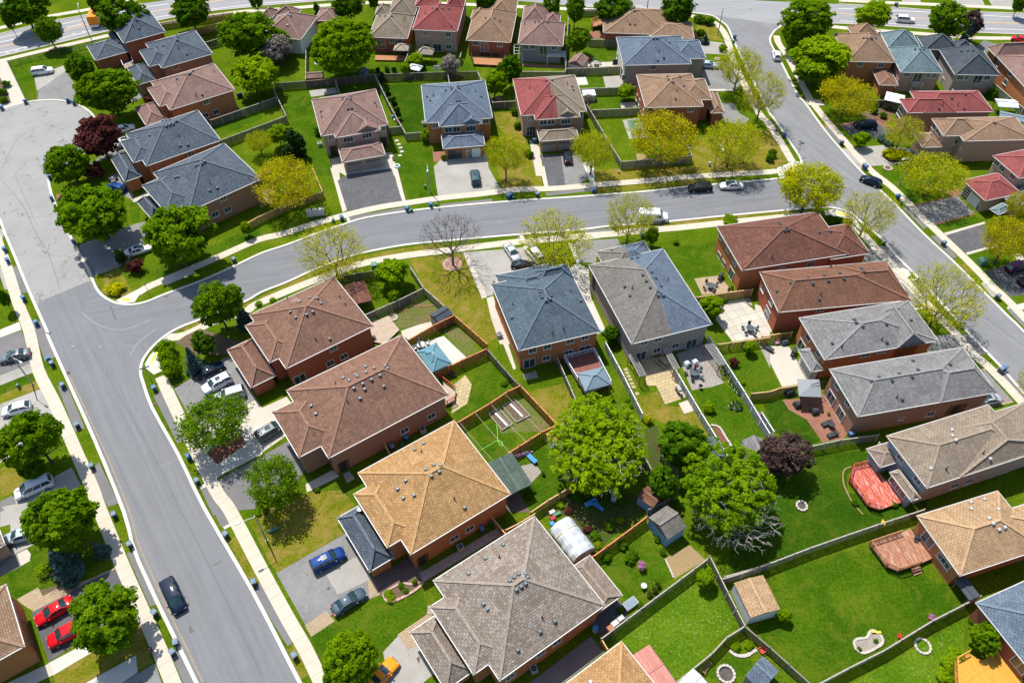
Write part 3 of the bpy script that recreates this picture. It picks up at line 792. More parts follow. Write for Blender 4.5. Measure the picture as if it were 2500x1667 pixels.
# patios, beds and bare soil
for nm, mat, s in (
    ('patio', M_PATIO, '21 1885,1230 2090,1185 2200,1270 2334,1460 2334,1500 2000,1545 1850,1350'), ('patio', M_PATIO, '31 -60,1210 10,1240 110,1450 -60,1500'),
    ('patio', M_STONEP, '21 1955,1190 2150,1155 2180,1230 2090,1195 1960,1225'),
    ('patio', M_PAVER, '21 1658,985 1880,958 2000,1100 1730,1130'), ('patio', M_CONC, '32 0,90 240,90 400,380 330,430 180,452'), ('patio', M_STONEP, '22 2240,90 2334,80 2334,290'),
    ('patio', M_BRICKP, '32 185,570 530,540 600,450 830,760 730,910 540,945 400,745 240,655'),
    ('patio', M_STONEP, '22 1500,160 1790,60 1920,420 1830,450 1640,485'), ('patio', M_FLAG, '22 1180,200 1440,180 1490,390 1600,540 1400,608 1320,440 1240,440'), ('patio', M_CONC, '22 1520,600 1600,570 1655,665 1570,692'),
    ('patio', M_WHITEC, '12 1420,80 1690,0 1890,190 1620,320'), ('patio', M_CONC, '11 1310,1450 1570,1360 1590,1400 1380,1530 1320,1490'),
    ('patio', M_FLAG, '12 1780,430 1880,350 1940,430 1900,600 1760,690'), ('patio', M_STONEP, '22 100,1160 230,1130 300,1210 205,1310'), ('patio', M_STONEP, '22 130,340 250,310 270,370 160,395'),
    ('patio', M_DARKP, '22 -60,1568 -80,1430 100,1390 200,1568'), ('patio', M_DDRIVE, '23 720,960 960,800 1060,900 1070,1000 830,1160'),
    ('patio', M_APRON, '23 190,1568 740,1150 850,1290 500,1568'),
    ('patio', M_WHITEC, '20 590,695 690,680 715,755 625,760'), ('patio', M_LDRIVE, '20 845,680 1010,672 1030,775 870,780'), ('patio', M_CONC, '20 1000,915 1130,910 1150,950 1010,965'), ('patio', M_PATIO, '20 690,560 980,550 1000,590 700,600'),
    ('patio', M_LDRIVE, '10 490,810 720,780 750,830 510,865'), ('patio', M_WHITEC, '10 540,500 600,490 620,570 540,575'), ('patio', M_BRICKP, '20 730,280 840,280 845,345 735,345'),
    ('patio', M_LDRIVE, '20 1020,1070 1170,1050 1250,1220 1080,1238'), ('sports_court', plain('green_court', (0.06, 0.16, 0.10), 0.7, 0.1), '20 1060,1075 1165,1062 1215,1210 1110,1235'),
    ('patio', M_BRICKP, '20 130,560 500,590 500,615 130,590'), ('patio', M_LDRIVE, '20 480,1100 500,1100 510,1140 480,1140'),
    ('soil_bed', M_WEEDSOIL, '11 1190,1300 1310,1245 1610,1140 1645,1230 1570,1370 1300,1435'), ('soil_bed', M_WEEDSOIL, '11 1680,1450 1800,1410 2010,1568 1800,1568'), ('soil_bed', M_WEEDSOIL, '12 1720,0 1860,0 2000,130 1890,190'),
    ('soil_bed', M_WEEDSOIL, '12 2100,690 2334,560 22 130,548 380,800 300,850 0,860 12 2200,870'),
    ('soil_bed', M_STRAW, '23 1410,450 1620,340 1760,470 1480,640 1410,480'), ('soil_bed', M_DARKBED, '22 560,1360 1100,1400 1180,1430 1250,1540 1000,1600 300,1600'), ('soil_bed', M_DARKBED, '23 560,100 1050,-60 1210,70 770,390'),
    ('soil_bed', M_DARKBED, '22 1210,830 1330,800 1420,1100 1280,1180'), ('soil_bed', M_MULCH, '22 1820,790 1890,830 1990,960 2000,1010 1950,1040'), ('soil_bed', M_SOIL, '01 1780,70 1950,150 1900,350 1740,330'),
    ('soil_bed', M_SOIL, '13 460,580 480,600 480,620'), ('soil_bed', M_SOIL, '30 880,1010 1130,900 1200,990 1110,1090 960,1060'), ('soil_bed', M_MULCH, '30 920,1020 1060,1060 1120,1000 1150,1080 1090,1110 1000,1060'),
    ('soil_bed', M_STRAW, '20 1140,1370 1230,1370 1240,1420 1150,1425'), ('soil_bed', M_SOIL, '00 0,690 60,790 100,920 0,930'), ('soil_bed', M_SOIL, '10 560,80 0,80 0,90'),
    ('soil_bed', M_STRAW, '11 0,230 180,165 170,300 60,360'), ('soil_bed', M_SOIL, '03 360,740 550,690 560,700 390,790'),     ('soil_bed', M_SOIL, '01 1560,1560 1640,1500 1780,1430 2200,1568 02 2080,180 1750,160'),
    ('tar_patch', M_PATCH, '03 1680,1060 1700,1060 1730,1110 1690,1125'), ('tar_patch', M_PATCH, '01 975,1230 990,1228 1040,1350 1025,1360'), ('tar_patch', plain('damp_stain', (0.17, 0.17, 0.17), 0.8), '02 1425,1150 1450,1130 1600,1080 1600,1095 1470,1165 1430,1185'),
    ('oil_stain', plain('oil_stain', (0.08, 0.06, 0.05), 0.7), '13 640,740 660,710 685,715 675,740'), ('oil_stain', MATS['oil_stain'], '13 1445,1350 1470,1325 1480,1350 1470,1395'),
):
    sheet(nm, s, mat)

# worn marks on the streets: construction joints, sealed cracks, tyre-polished arcs
M_SEAM = plain('asphalt_seam', (0.115, 0.115, 0.118), .85, .25, 2.0)
M_POLISH = plain('tyre_polished_asphalt', (0.150, 0.153, 0.160), .8, .12, 1.0)
M_SCUFF = plain('scuffed_asphalt', (0.225, 0.225, 0.225), .9, .12, 1.0)
for s, w_, m_ in (('02 760,20 880,230 1050,520 1330,1000 1560,1450 03 1660,130 2000,800 2330,1500', .10, M_SEAM), ('02 1180,150 1120,330 1160,520 1300,800 1420,1050', .30, M_POLISH), ('02 1010,130 930,330 960,520 1080,760 1260,1120', .30, M_POLISH), ('01 700,1260 860,1390 1080,1440 1330,1360', .22, M_SCUFF), ('01 620,1200 820,1330 1060,1370 1300,1300', .28, M_POLISH),
                  ('02 1390,-60 1230,60 1160,180', .25, M_SCUFF), ('11 0,960 400,800 800,660 1200,560 1800,490 2334,440', .08, M_SEAM), ('21 70,440 800,380 1500,330 2334,270', .08, M_SEAM), ('31 300,150 520,330 800,580 1200,950 1600,1350', .10, M_SEAM), ('31 560,170 900,470 1300,820', .3, M_POLISH), ('30 60,600 220,900 480,1300 700,1560', .09, M_SEAM),
                  ('00 20,1500 150,1250 330,1130', .08, M_SEAM), ('01 20,120 200,330 320,580 430,760 540,1100', .09, M_SEAM), ('01 130,60 250,330 330,520', .07, M_SEAM), ('03 1900,520 1980,480', .2, M_SEAM)):
    strip('road_wear', s, w_, m_, sub=5)
sheet('road_patch', '21 1500,330 1640,320 1660,360 1520,372', M_POLISH); sheet('road_patch', '31 700,180 790,170 850,250 760,270', M_POLISH)
# ---------------------------------------------------------------- houses
RF = dict(
    charcoal=shingle('charcoal_shingle', (0.104, 0.128, 0.159), (0.152, 0.183, 0.220), (0.232, 0.268, 0.305)),
    slate=shingle('slate_shingle', (0.098, 0.134, 0.165), (0.140, 0.189, 0.226), (0.207, 0.262, 0.305)),
    teal=shingle('teal_shingle', (0.159, 0.232, 0.250), (0.232, 0.311, 0.329), (0.122, 0.183, 0.201)),
    dark=shingle('dark_shingle', (0.083, 0.099, 0.116), (0.116, 0.138, 0.154), (0.165, 0.187, 0.209)),
    blue=shingle('blue_grey_shingle', (0.140, 0.183, 0.238), (0.189, 0.238, 0.299), (0.256, 0.305, 0.366)),
    brown=shingle('brown_shingle', (0.245, 0.138, 0.098), (0.335, 0.190, 0.132), (0.42, 0.27, 0.18)),
    rose=shingle('rose_brown_shingle', (0.287, 0.183, 0.152), (0.366, 0.238, 0.201), (0.439, 0.293, 0.244)),
    maroon=shingle('speckled_maroon_shingle', (0.183, 0.083, 0.061), (0.238, 0.112, 0.081), (0.439, 0.293, 0.220)),
    rust=shingle('rust_shingle', (0.215, 0.108, 0.070), (0.27, 0.138, 0.090), (0.33, 0.185, 0.125)),
    red=shingle('red_shingle', (0.317, 0.091, 0.085), (0.378, 0.116, 0.107), (0.427, 0.159, 0.146)),
    tan=shingle('tan_shingle', (0.297, 0.237, 0.176), (0.374, 0.303, 0.226), (0.451, 0.374, 0.286)),
    taupe=shingle('taupe_shingle', (0.275, 0.215, 0.171), (0.352, 0.281, 0.226), (0.418, 0.352, 0.297)),
    grey=shingle('grey_shingle', (0.237, 0.231, 0.226), (0.308, 0.299, 0.292), (0.462, 0.451, 0.440)),
    stone=shingle('stone_grey_shingle', (0.209, 0.193, 0.171), (0.270, 0.251, 0.226), (0.341, 0.319, 0.292)),
    gold=shingle('golden_shingle', (0.44, 0.25, 0.105), (0.56, 0.35, 0.165), (0.74, 0.54, 0.30)),
    sand=shingle('sandy_shingle', (0.462, 0.297, 0.165), (0.550, 0.369, 0.215), (0.638, 0.462, 0.286)),
    mixed=shingle('mixed_shingle', (0.27, 0.215, 0.17), (0.385, 0.335, 0.285), (0.72, 0.71, 0.67), row=0.30, wid=0.55),
    wood=shingle('chestnut_shingle', (0.311, 0.201, 0.128), (0.384, 0.256, 0.171), (0.464, 0.329, 0.232)),
    green=shingle('green_shingle', (0.099, 0.138, 0.110), (0.127, 0.171, 0.138), (0.154, 0.198, 0.165)),
)
WL = dict(
    orange=brick('orange_brick', (0.442, 0.156, 0.055), (0.546, 0.202, 0.075), (0.468, 0.286, 0.169)),
    red=brick('red_brick', (0.351, 0.098, 0.049), (0.442, 0.130, 0.065), (0.364, 0.195, 0.143)),
    brown=brick('brown_brick', (0.332, 0.176, 0.114), (0.403, 0.215, 0.143), (0.390, 0.286, 0.221)),
    pink=brick('pinkish_brick', (0.436, 0.293, 0.227), (0.507, 0.345, 0.267), (0.468, 0.390, 0.338)),
    greyb=brick('greyish_brick', (0.345, 0.293, 0.254), (0.416, 0.351, 0.305), (0.429, 0.390, 0.351)),
    tan=brick('tan_brick', (0.520, 0.332, 0.163), (0.598, 0.390, 0.202), (0.494, 0.390, 0.260)),
    white=plain('white_siding', (0.68, 0.68, 0.66), 0.7, 0.05),
    grey=plain('grey_siding', (0.22, 0.235, 0.245), 0.7, 0.06),
    bluegrey=plain('blue_grey_siding', (0.23, 0.27, 0.31), 0.7, 0.06),
    cream=plain('cream_siding', (0.60, 0.56, 0.47), 0.7, 0.05),
)
M_TRIM = plain('white_trim', (0.54, 0.53, 0.50), 0.5, 0.04)
M_BTRIM = plain('brown_trim', (0.18, 0.10, 0.06), 0.5, 0.06)
M_GLASS = glass('window_glass')
M_VENT = plain('dark_vent_metal', (0.060, 0.085, 0.10), 0.45, 0.1, metal=0.3)
M_LVENT = plain('light_vent_metal', (0.42, 0.42, 0.41), 0.5, 0.08)
M_BLACK = plain('black_plastic', (0.018, 0.018, 0.02), 0.55, 0.1)
M_GDOOR = plain('taupe_garage_door', (0.27, 0.245, 0.21), 0.55, 0.05)
M_WDOOR = plain('white_garage_door', (0.66, 0.70, 0.70), 0.5, 0.04)
M_BLKDOOR = plain('dark_garage_door', (0.03, 0.03, 0.032), 0.4, 0.1)
M_REDDOOR = plain('maroon_garage_door', (0.16, 0.03, 0.025), 0.5, 0.1)
M_SHADE = plain('recess_shade_tone', (0.10, 0.055, 0.04), 0.95, 0.15)  # entry recess shade put into a dark brown colour
_cache = {}
def cap_of(rm):
    k = rm.name + '_cap'
    if k in MATS: return MATS[k]
    br = next((n for n in rm.node_tree.nodes if n.type == 'TEX_BRICK'), None)
    if br is None or 'shingle' not in rm.name: return rm
    c, d = br.inputs['Color1'].default_value, br.inputs['Color2'].default_value
    return plain(k, tuple((c[i] + d[i]) * 0.40 for i in range(3)), 0.93, 0.22, 2.5, spec=0.2)
def framed(kind, w, h):
    """cached meshes for windows and doors: wall-mounted, x across, z up, +y outward"""
    key = (kind, w, h)
    if key in _cache: return _cache[key]
    f, g = MB(), MB()
    t = 0.11
    if kind in ('w', 'd', 'k'):
        for x in (-w / 2, w / 2): f.box((x, 0.02, 0), (t, 0.14, h + t))
        for z in (-h / 2, h / 2): f.box((0, 0.021, z), (w - t, 0.136, t))
        nm = 1 if w < 1.6 else 2
        if kind == 'd': nm = 1
        for i in range(nm):
            f.box(((i + 1) * w / (nm + 1) - w / 2, 0.02, 0), (0.07, 0.12, h - t))
        if kind == 'k': f.box((0, 0.018, 0), (w - t, 0.11, 0.06))
        if kind != 'd': f.box((0, 0.09, -h / 2 - 0.09), (w + 0.3, 0.16, 0.07))
        g.box((0, 0.0, 0), (w - 0.04, 0.10, h - 0.04))
        ms = (f.build('window', M_TRIM, link=False).data, g.build('pane', M_GLASS, link=False).data)
    elif kind in ('g', 'G', 'K', 'M'):
        f.box((0, 0.0, 0), (w, 0.10, h))
        for i in range(1, 4): f.box((0, 0.045, -h / 2 + i * h / 4), (w - 0.1, 0.03, 0.03), mat=None)
        if kind in 'GK':
            for i in range(4):
                g.box((w * (0.28 if kind == 'G' else -0.3), 0.04, -h / 2 + (i + 0.5) * h / 4), (w * 0.36, 0.05, h / 4 - 0.16))
        else:
            for i in range(4): g.box((-w / 2 + (i + 0.5) * w / 4, 0.035, h * 0.375), (w / 4 - 0.14, 0.045, h / 4 - 0.2))
        mm = {'g': M_GDOOR, 'G': M_WDOOR, 'K': M_BLKDOOR, 'M': M_REDDOOR}[kind]
        ms = (f.build('garage_door', mm, link=False).data, g.build('pane', M_GLASS, link=False).data)
    elif kind == 'e':
        f.box((0, -0.01, 0), (w, 0.06, h))  # flat panel on the wall, coloured dark for a recess's shade
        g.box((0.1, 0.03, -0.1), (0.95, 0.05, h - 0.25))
        ms = (f.build('entry_shade_panel', M_SHADE, link=False).data, g.build('front_door', M_BLACK, link=False).data)
    _cache[key] = ms
    return ms
def vent_mesh(kind):
    if ('v', kind) in _cache: return _cache[('v', kind)]
    b = MB()
    if kind == 'p':
        b.cyl((0, 0, -0.2), 0.075, 0.85, 8); b.cyl((0, 0, -0.1), 0.14, 0.18, 8)
        m = M_BLACK
    else:
        b.box((0, 0, 0.04), (0.3, 0.3, 0.36)); b.box((0, 0, 0.23), (0.46, 0.46, 0.12), taper=0.75)
        m = M_VENT if kind == 'v' else M_LVENT
    me = b.build('roof_vent', m, link=False).data
    _cache[('v', kind)] = me
    return me

class House:
    def __init__(s, name, label, pts, z=5.3, group='houses of the subdivision', cat='house'):
        p = P(pts, z)
        d = p[1] - p[0]
        s.ang = math.atan2(d.y, d.x)
        c = sum(p, Vector()) / len(p)
        s.root = empty(name, (c.x, c.y, 0), s.ang, label, cat, group)
        s.M = xf((c.x, c.y, 0), s.ang)
        s.inv = s.M.inverted()
        s.walls, s.roofs = {}, {}
        s.gut = MB()
        s.wv, s.wf, s.rv, s.rf = [], [], [], []
        s.log = []
    def rect(s, pts, z):
        q = [s.inv @ p for p in P(pts, z)]
        return min(p.x for p in q), max(p.x for p in q), min(p.y for p in q), max(p.y for p in q)
    def vol(s, pts, rm, wm, z=5.3, apex=None, axis=None, rise=None, inset=None, base=0.0, ov=0.42, ends='hh', trim=True, split=None, pitch=0.46, walls=True, wsides=None, kind='hip'):
        s.nv = getattr(s, 'nv', 0) + 1
        u0, u1, v0, v1 = s.rect(pts, z)
        if axis is None: axis = 'u' if (u1 - u0) >= (v1 - v0) else 'v'
        A = (lambda a, b, c: Vector((a, b, c))) if axis == 'u' else (lambda a, b, c: Vector((b, a, c)))
        a0, a1, b0, b1 = (u0, u1, v0, v1) if axis == 'u' else (v0, v1, u0, u1)
        half, bm = (b1 - b0) / 2, (b0 + b1) / 2
        i0 = i1 = None
        if apex:
            C = s.inv @ Vector((0, 0, CAM_H))
            zs = []
            for t, x, y in toks(apex):
                d = s.inv.to_3x3() @ ray(t, x, y)
                cb, db = (C.y, d.y) if axis == 'u' else (C.x, d.x)
                if abs(db) < 0.5 * math.hypot(d.x, d.y):      # ridge runs with the view: take a 45 degree hip instead
                    ca, da = (C.x, d.x) if axis == 'u' else (C.y, d.y)
                    am = (a0 + a1) / 2 + max(0, (a1 - a0) / 2 - half) * (1 if da < 0 else -1)
                    h = C + d * ((am - ca) / da)
                    a = am
                else:
                    h = C + d * ((bm - cb) / db)
                    a = h.x if axis == 'u' else h.y
                zs.append(h.z - z)
                if a - a0 < a1 - a: i0 = a - a0
                else: i1 = a1 - a
            r = sum(zs) / len(zs)
            s.log.append('rise %.2f (%.1f x %.1f)' % (r, a1 - a0, b1 - b0))
            rise = min(max(r, half * 0.41), half * 0.62) if rise is None else rise
        if rise is None: rise = half * pitch
        if i0 is None: i0 = i1 if i1 is not None else (half if inset is None else inset)
        if i1 is None: i1 = i0
        L = a1 - a0
        i0, i1 = max(i0, 0.25 * half), max(i1, 0.25 * half)
        if ends[0] == 'g': i0 = 0.0
        if ends[1] == 'g': i1 = 0.0
        if i0 + i1 > L - 0.1:
            k = (L - 0.1) / (i0 + i1); i0 *= k; i1 *= k
        zt = z + rise
        e = [A(a0, b0, z), A(a1, b0, z), A(a1, b1, z), A(a0, b1, z)]
        r0, r1 = A(a0 + i0, bm, zt), A(a1 - i1, bm, zt)
        fs = [(e[0], e[1], r1, r0), (e[2], e[3], r0, r1), (e[3], e[0], r0), (e[1], e[2], r1)]
        key = id(rm)
        mb = s.roofs.setdefault(key, (rm, MB()))[1] if split is None else MB()
        mb.slot(rm)
        lo = [p - Vector((0, 0, 0.16)) for p in e]
        flip = axis == 'v'
        for f in fs:
            mb.face(f[::-1] if flip else f)
        mb.face(lo if flip else lo[::-1])
        for i in range(4):
            f = (e[i], lo[i], lo[(i + 1) % 4], e[(i + 1) % 4])
            mb.face(f[::-1] if flip else f)
        for f in fs:
            if len(f) == 3 or True:
                n = len(s.rv); s.rv += list(f); s.rf.append(tuple(range(n, n + len(f))))
        # ridge and hip caps
        up = Vector((0, 0, 0.03))
        caps = [(r0, r1)]
        if i0 > 0.1: caps += [(e[0], r0), (e[3], r0)]
        if i1 > 0.1: caps += [(e[1], r1), (e[2], r1)]
        if split is None:
            for p, q in caps: mb.bar(p + up, q + up, 0.36, 0.07, cap_of(rm))
        else:                                   # two owners, two roofs: cut along the party wall
            ax, rm2 = split
            bmh = bmesh.new()
            vs = [bmh.verts.new(p) for p in mb.v]
            for f in mb.f: bmh.faces.new([vs[i] for i in f])
            bmesh.ops.remove_doubles(bmh, verts=bmh.verts[:], dist=0.001)
            co = Vector(((u0 + u1) / 2, (v0 + v1) / 2, 0))
            no = Vector((1, 0, 0)) if ax == 'u' else Vector((0, 1, 0))
            for sg, m in ((1, rm), (-1, rm2)):
                b2 = bmh.copy()
                bmesh.ops.bisect_plane(b2, geom=b2.verts[:] + b2.edges[:] + b2.faces[:], plane_co=co, plane_no=no * sg, clear_outer=True)
                mx = s.roofs.setdefault(id(m), (m, MB()))[1]; mx.slot(m)
                b2.verts.index_update()
                mx.mesh([v.co.copy() for v in b2.verts], [tuple(v.index for v in f.verts) for f in b2.faces])
                for p, q in caps:
                    mid = (p + q) / 2 - co
                    if (r0 - r1).length > 0.2 and (p, q) == caps[0] and abs((r0 - r1).normalized().dot(no)) < 0.5: 
                        if sg == 1: mx.bar(p + up, q + up, 0.36, 0.07, cap_of(m))
                    elif mid.dot(no) * sg < 0: mx.bar(p + up, q + up, 0.36, 0.07, cap_of(m))
        # gutter
        if trim:
            g = 0.10
            for i in range(4):
                p, q = e[i], e[(i + 1) % 4]
                d = (q - p).normalized()
                out = d.cross(Vector((0, 0, 1))) * (-1 if flip else 1)
                o = out * (g / 2 + 0.004) - Vector((0, 0, 0.06))
                s.gut.bar(p + o - d * 0.09, q + o, g, 0.13)
        if walls:
            w0, w1, x0, x1 = u0 + ov, u1 - ov, v0 + ov, v1 - ov
            c = [(w0, x0), (w1, x0), (w1, x1), (w0, x1)]
            names = ('v0', 'u1', 'v1', 'u0')
            for i in range(4):
                p, q = c[i], c[(i + 1) % 4]
                f = [Vector((p[0], p[1], base)), Vector((q[0], q[1], base)), Vector((q[0], q[1], z - 0.02)), Vector((p[0], p[1], z - 0.02))]
                m = (wsides or {}).get(names[i], wm)
                s.walls.setdefault((id(m), s.nv), (m, MB()))[1].face(f)
                n = len(s.wv); s.wv += f; s.wf.append((n, n + 1, n + 2, n + 3))
            for en, aa in ((ends[0], a0 + ov), (ends[1], a1 - ov)):
                if en == 'g':
                    f = [A(aa, b0 + ov, z - 0.1), A(aa, b1 - ov, z - 0.1), A(aa, bm, z + rise * (1 - ov / half) - 0.03)]
                    s.walls.setdefault((id(wm), s.nv), (wm, MB()))[1].face(f)
        return s
    def finish(s, win='', doors='', items=(), vents='', pipes='', vk='v', win_size=(1.25, 1.1)):
        for m, mb in s.walls.values():
            wo = mb.build('wall', m, s.root)
        for m, mb in s.roofs.values():
            ro = mb.build('roof', m, s.root)
        if s.gut.v: s.gut.build('gutter', M_TRIM, ro)
        wt = BVHTree.FromPolygons(s.wv, s.wf) if s.wv else None
        rt = BVHTree.FromPolygons(s.rv, s.rf)
        C = s.inv @ Vector((0, 0, CAM_H))
        R3 = s.inv.to_3x3()
        for k, w, h, st in [('w', *win_size, win), ('d', 1.9, 2.1, doors)] + list(items):
            for t, x, y in toks(st):
                d = (R3 @ ray(t, x, y)).normalized()
                loc, nrm, idx, dist = wt.ray_cast(C, d)
                if loc is None:
                    print('MISS', s.root.name, k, t, x, y); continue
                if nrm.dot(d) > 0: nrm = -nrm
                lz = min(max(loc.z, h / 2 + 0.02), max(v.z for v in (s.wv[i] for i in s.wf[idx])) - h / 2 - 0.06)
                a, b = framed(k, w, h)
                o = bpy.data.objects.new(a.name.split('.')[0] if k != 'd' else 'patio_door', a)
                COL.objects.link(o); o.parent = s.root
                o.location = (loc.x, loc.y, lz); o.rotation_euler = (0, 0, math.atan2(nrm.y, nrm.x) - math.pi / 2)
                g = bpy.data.objects.new(b.name.split('.')[0], b)
                COL.objects.link(g); g.parent = o
        for k, st in ((vk, vents), ('p', pipes)):
            for t, x, y in toks(st):
                d = (R3 @ ray(t, x, y)).normalized()
                loc, nrm, idx, dist = rt.ray_cast(C, d)
                if loc is None:
                    print('MISSV', s.root.name, t, x, y); continue
                o = bpy.data.objects.new('roof_vent' if k != 'p' else 'vent_pipe', vent_mesh(k))
                COL.objects.link(o); o.parent = ro
                o.location = loc
        print(s.root['label'][:40], s.log)
        return s
b = RF; w = WL
# --- the row along the left street
h = House('brick_house', 'brown roofed corner house with three cars parked before its low garage wing', '11 -22,1302 710,970 1040,1415 12 285,287')
h.vol('11 -22,1302 710,970 1040,1415 12 285,287', b['brown'], w['red'], apex='11 480,1222')
h.vol('01 2205,1395 12 140,235 400,90', b['brown'], w['red'])
h.vol('02 2050,112 2235,458 12 190,350', b['brown'], w['red'], z=3.0, rise=1.5)
h.finish('12 705,105 800,180 678,240', '12 410,385', [], '11 325,1285 375,1335 470,1310 525,1285 565,1165 597,1210 410,1195 495,1160 675,1525', '11 300,1165 765,1155 815,1220 550,1525')
h = House('brick_house', 'long brown roofed semi with many roof vents beside the golden roof', '12 300,480 1310,-5 1720,510 665,1085')
h.vol('12 300,480 1310,-5 1720,510 665,1085', b['brown'], w['brown'], apex='12 835,445 1150,295')
h.vol('12 180,670 400,1078 760,880', b['brown'], w['brown'])
h.finish('12 1580,710 1340,840', '', [('e', 1.7, 2.3, '12 805,1170')], '12 890,470 970,430 1047,392 1122,355 987,478 1157,452 945,560 552,697 510,625 795,378 848,400 905,350 920,365 1000,328 995,278 1072,290 1168,270 1188,293', '12 727,425 833,585')
h = House('brick_house', 'orange brick house under a golden roof with a blue grey garage roof', '12 935,1215 1780,755 2270,1395 13 1395,420')
h.vol('12 935,1215 1780,755 2270,1395 13 1395,420', b['gold'], w['orange'], apex='12 1560,1215 1680,1195')
h.vol('12 890,1408 13 1190,357 1450,200', b['gold'], w['orange'])
h.vol('13 745,98 1030,575 1215,400', b['charcoal'], w['orange'], z=3.0, rise=1.6)
h.finish('13 1920,190 1785,275', '', [('e', 1.7, 2.3, '13 1505,480')], '12 1510,960 1430,1015 1600,1150 1530,1190 1660,1155 1650,1210 1580,1250 1350,1290 1280,1365 1425,1420 1330,1445 1875,1530', '12 1493,1033 1785,1450')
h = House('brick_house', 'house with a large speckled tan roof and dark vents around its peak', '13 1600,655 23 235,85 840,860 13 2190,1540')
h.vol('13 1600,655 23 235,85 840,860 13 2190,1540', b['mixed'], w['orange'], apex='13 2310,695 23 135,635')
h.vol('13 1575,885 1940,1462 2250,1280', b['mixed'], w['orange'])
h.vol('13 1405,1105 1690,1600 1960,1450', b['mixed'], w['orange'], z=3.0, rise=1.5)
h.vol('23 590,525 745,450 1005,790 800,920', b['taupe'], w['orange'], z=2.8, rise=0.5, inset=0.8)
h.finish('23 435,1200 290,1300 20,1510', '', [], '23 15,660 55,628 95,600 158,600 175,628 75,740 118,712 157,685 418,1020 285,1112 88,1275 13 2218,340 2060,460 1912,595 2045,865 2078,912', '23 305,985 13 2185,450')
h = House('brick_house', 'golden roofed house cut off by the bottom edge next to the pink corrugated deck roof', '23 1010,1200 400,1660 1420,1745')
h.vol('23 1010,1200 400,1660 1420,1745', b['gold'], w['orange'])
h.finish(vents='23 735,1560', vk='l')
# --- centre
h = House('brick_house', 'orange brick semi with a dark slate roof and two white patio doors at the back', '11 2115,1035 22 95,130 21 820,1450 545,905')
h.vol('11 2115,1035 22 95,130 21 820,1450 545,905', b['slate'], w['orange'], apex='21 345,1140')
h.vol('11 2150,955 21 405,878 520,1150', b['slate'], w['orange'], z=4.7, rise=2.0)
h.vol('21 270,1050 400,880 560,920', b['slate'], w['orange'], rise=1.5)
h.finish('22 218,125 350,92 553,42 685,10 340,195 540,145', '22 190,255 683,135', [], '21 290,1110 297,1135 305,1155 370,1098 378,1118 385,1140 343,1185 375,1170 35,1335 645,1188 245,1063', '21 45,1218 395,1475 495,1440 558,1100')
h = House('brick_house', 'grey brick semi whose roof is half stone grey and half blue', '21 1380,720 1815,1390 1100,1560 725,870')
h.vol('21 1380,720 1815,1390 1100,1560 725,870', b['stone'], w['greyb'], apex='21 1215,905 1325,1075', split=('v', b['blue']))
h.vol('21 785,745 1215,662 1265,745 1290,900', b['stone'], w['tan'], z=4.0, rise=1.9, axis='v', split=('v', b['blue']))
h.finish('22 1213,55 1338,25 1325,125 1490,85', '22 1180,180 1630,75', [('e', 1.4, 3.6, '21 765,1010')], '21 1200,957 1230,1010 1267,1068 1040,1060 1085,1140 1335,1140 1382,1140 1103,810 925,740 1315,982 1280,930 1362,1053 1155,800', '21 1105,1070 1425,1000')
# --- the row along the right street
h = House('brick_house', 'orange brick corner house with a speckled maroon roof beside the crescent', '21 1860,522 2075,892 31 705,775 515,418')
h.vol('21 1860,522 2075,892 31 705,775 515,418', b['maroon'], w['orange'], apex='31 210,522')
h.vol('31 430,548 775,508 845,778', b['maroon'], w['red'], z=5.0, rise=1.9)
h.finish('21 1880,780 1920,850 31 185,862 430,853', '21 1980,970', [('w', 1.2, 0.6, '21 1893,612 1960,730 2022,845')], '31 155,495 168,512 203,560 235,555 513,578 610,570', '31 90,800')
h = House('brick_house', 'red brick house with a rust brown roof between maroon and grey roofs', '31 -8,948 150,1283 1145,1138 1110,830')
h.vol('31 -8,948 150,1283 1145,1138 1110,830', b['rust'], w['red'], apex='31 285,1015 850,935')
h.vol('31 830,1180 1146,1140 1109,828', b['rust'], w['red'], axis='v', rise=2.15, inset=2.5, ov=0.46, trim=False)
h.finish('31 35,1320 530,1237', '21 2225,1205 2300,1320', [('w', 1.2, 0.8, '31 10,1080 85,1195')], '31 257,1028 452,1033 590,1008 730,990 615,885 692,940 553,960 415,978 133,1100 510,1172 885,900 905,927', '31 522,1130')
h = House('brick_house', 'red brick house with a grey roof and small bay over a stone patio', '31 335,1335 32 560,210 1455,60 31 1400,1310')
h.vol('31 335,1335 32 560,210 1455,60 31 1400,1310', b['grey'], w['orange'], apex='31 895,1395')
h.vol('31 1000,1300 1240,1262 32 1455,60', b['grey'], w['orange'], rise=1.9, inset=0.8, axis='u')
h.vol('32 335,125 440,115 520,290 440,318', b['grey'], w['cream'], z=3.0, rise=0.7)
h.finish('', '32 350,95', [('w', 1.2, 0.9, '32 415,15 505,160 31 415,1510'), ('w', 1.5, 0.6, '32 920,168 1070,135'), ('d', 1.4, 1.4, '32 370,265 405,320')], '31 820,1355 838,1380 897,1415 1107,1392 1325,1360 1112,1553 32 625,70 1110,62', '31 1065,1530 32 710,105')
h = House('brick_house', 'brown brick house under a long grey roof behind the square patio parasol', '32 605,297 855,715 1945,515 1850,185')
h.vol('32 605,297 855,715 1945,515 1850,185', b['grey'], w['brown'], apex='32 995,395 1600,285')
h.vol('32 1590,590 1945,515 1850,185', b['grey'], w['brown'], axis='v', rise=2.1, inset=2.5, ov=0.46, trim=False)
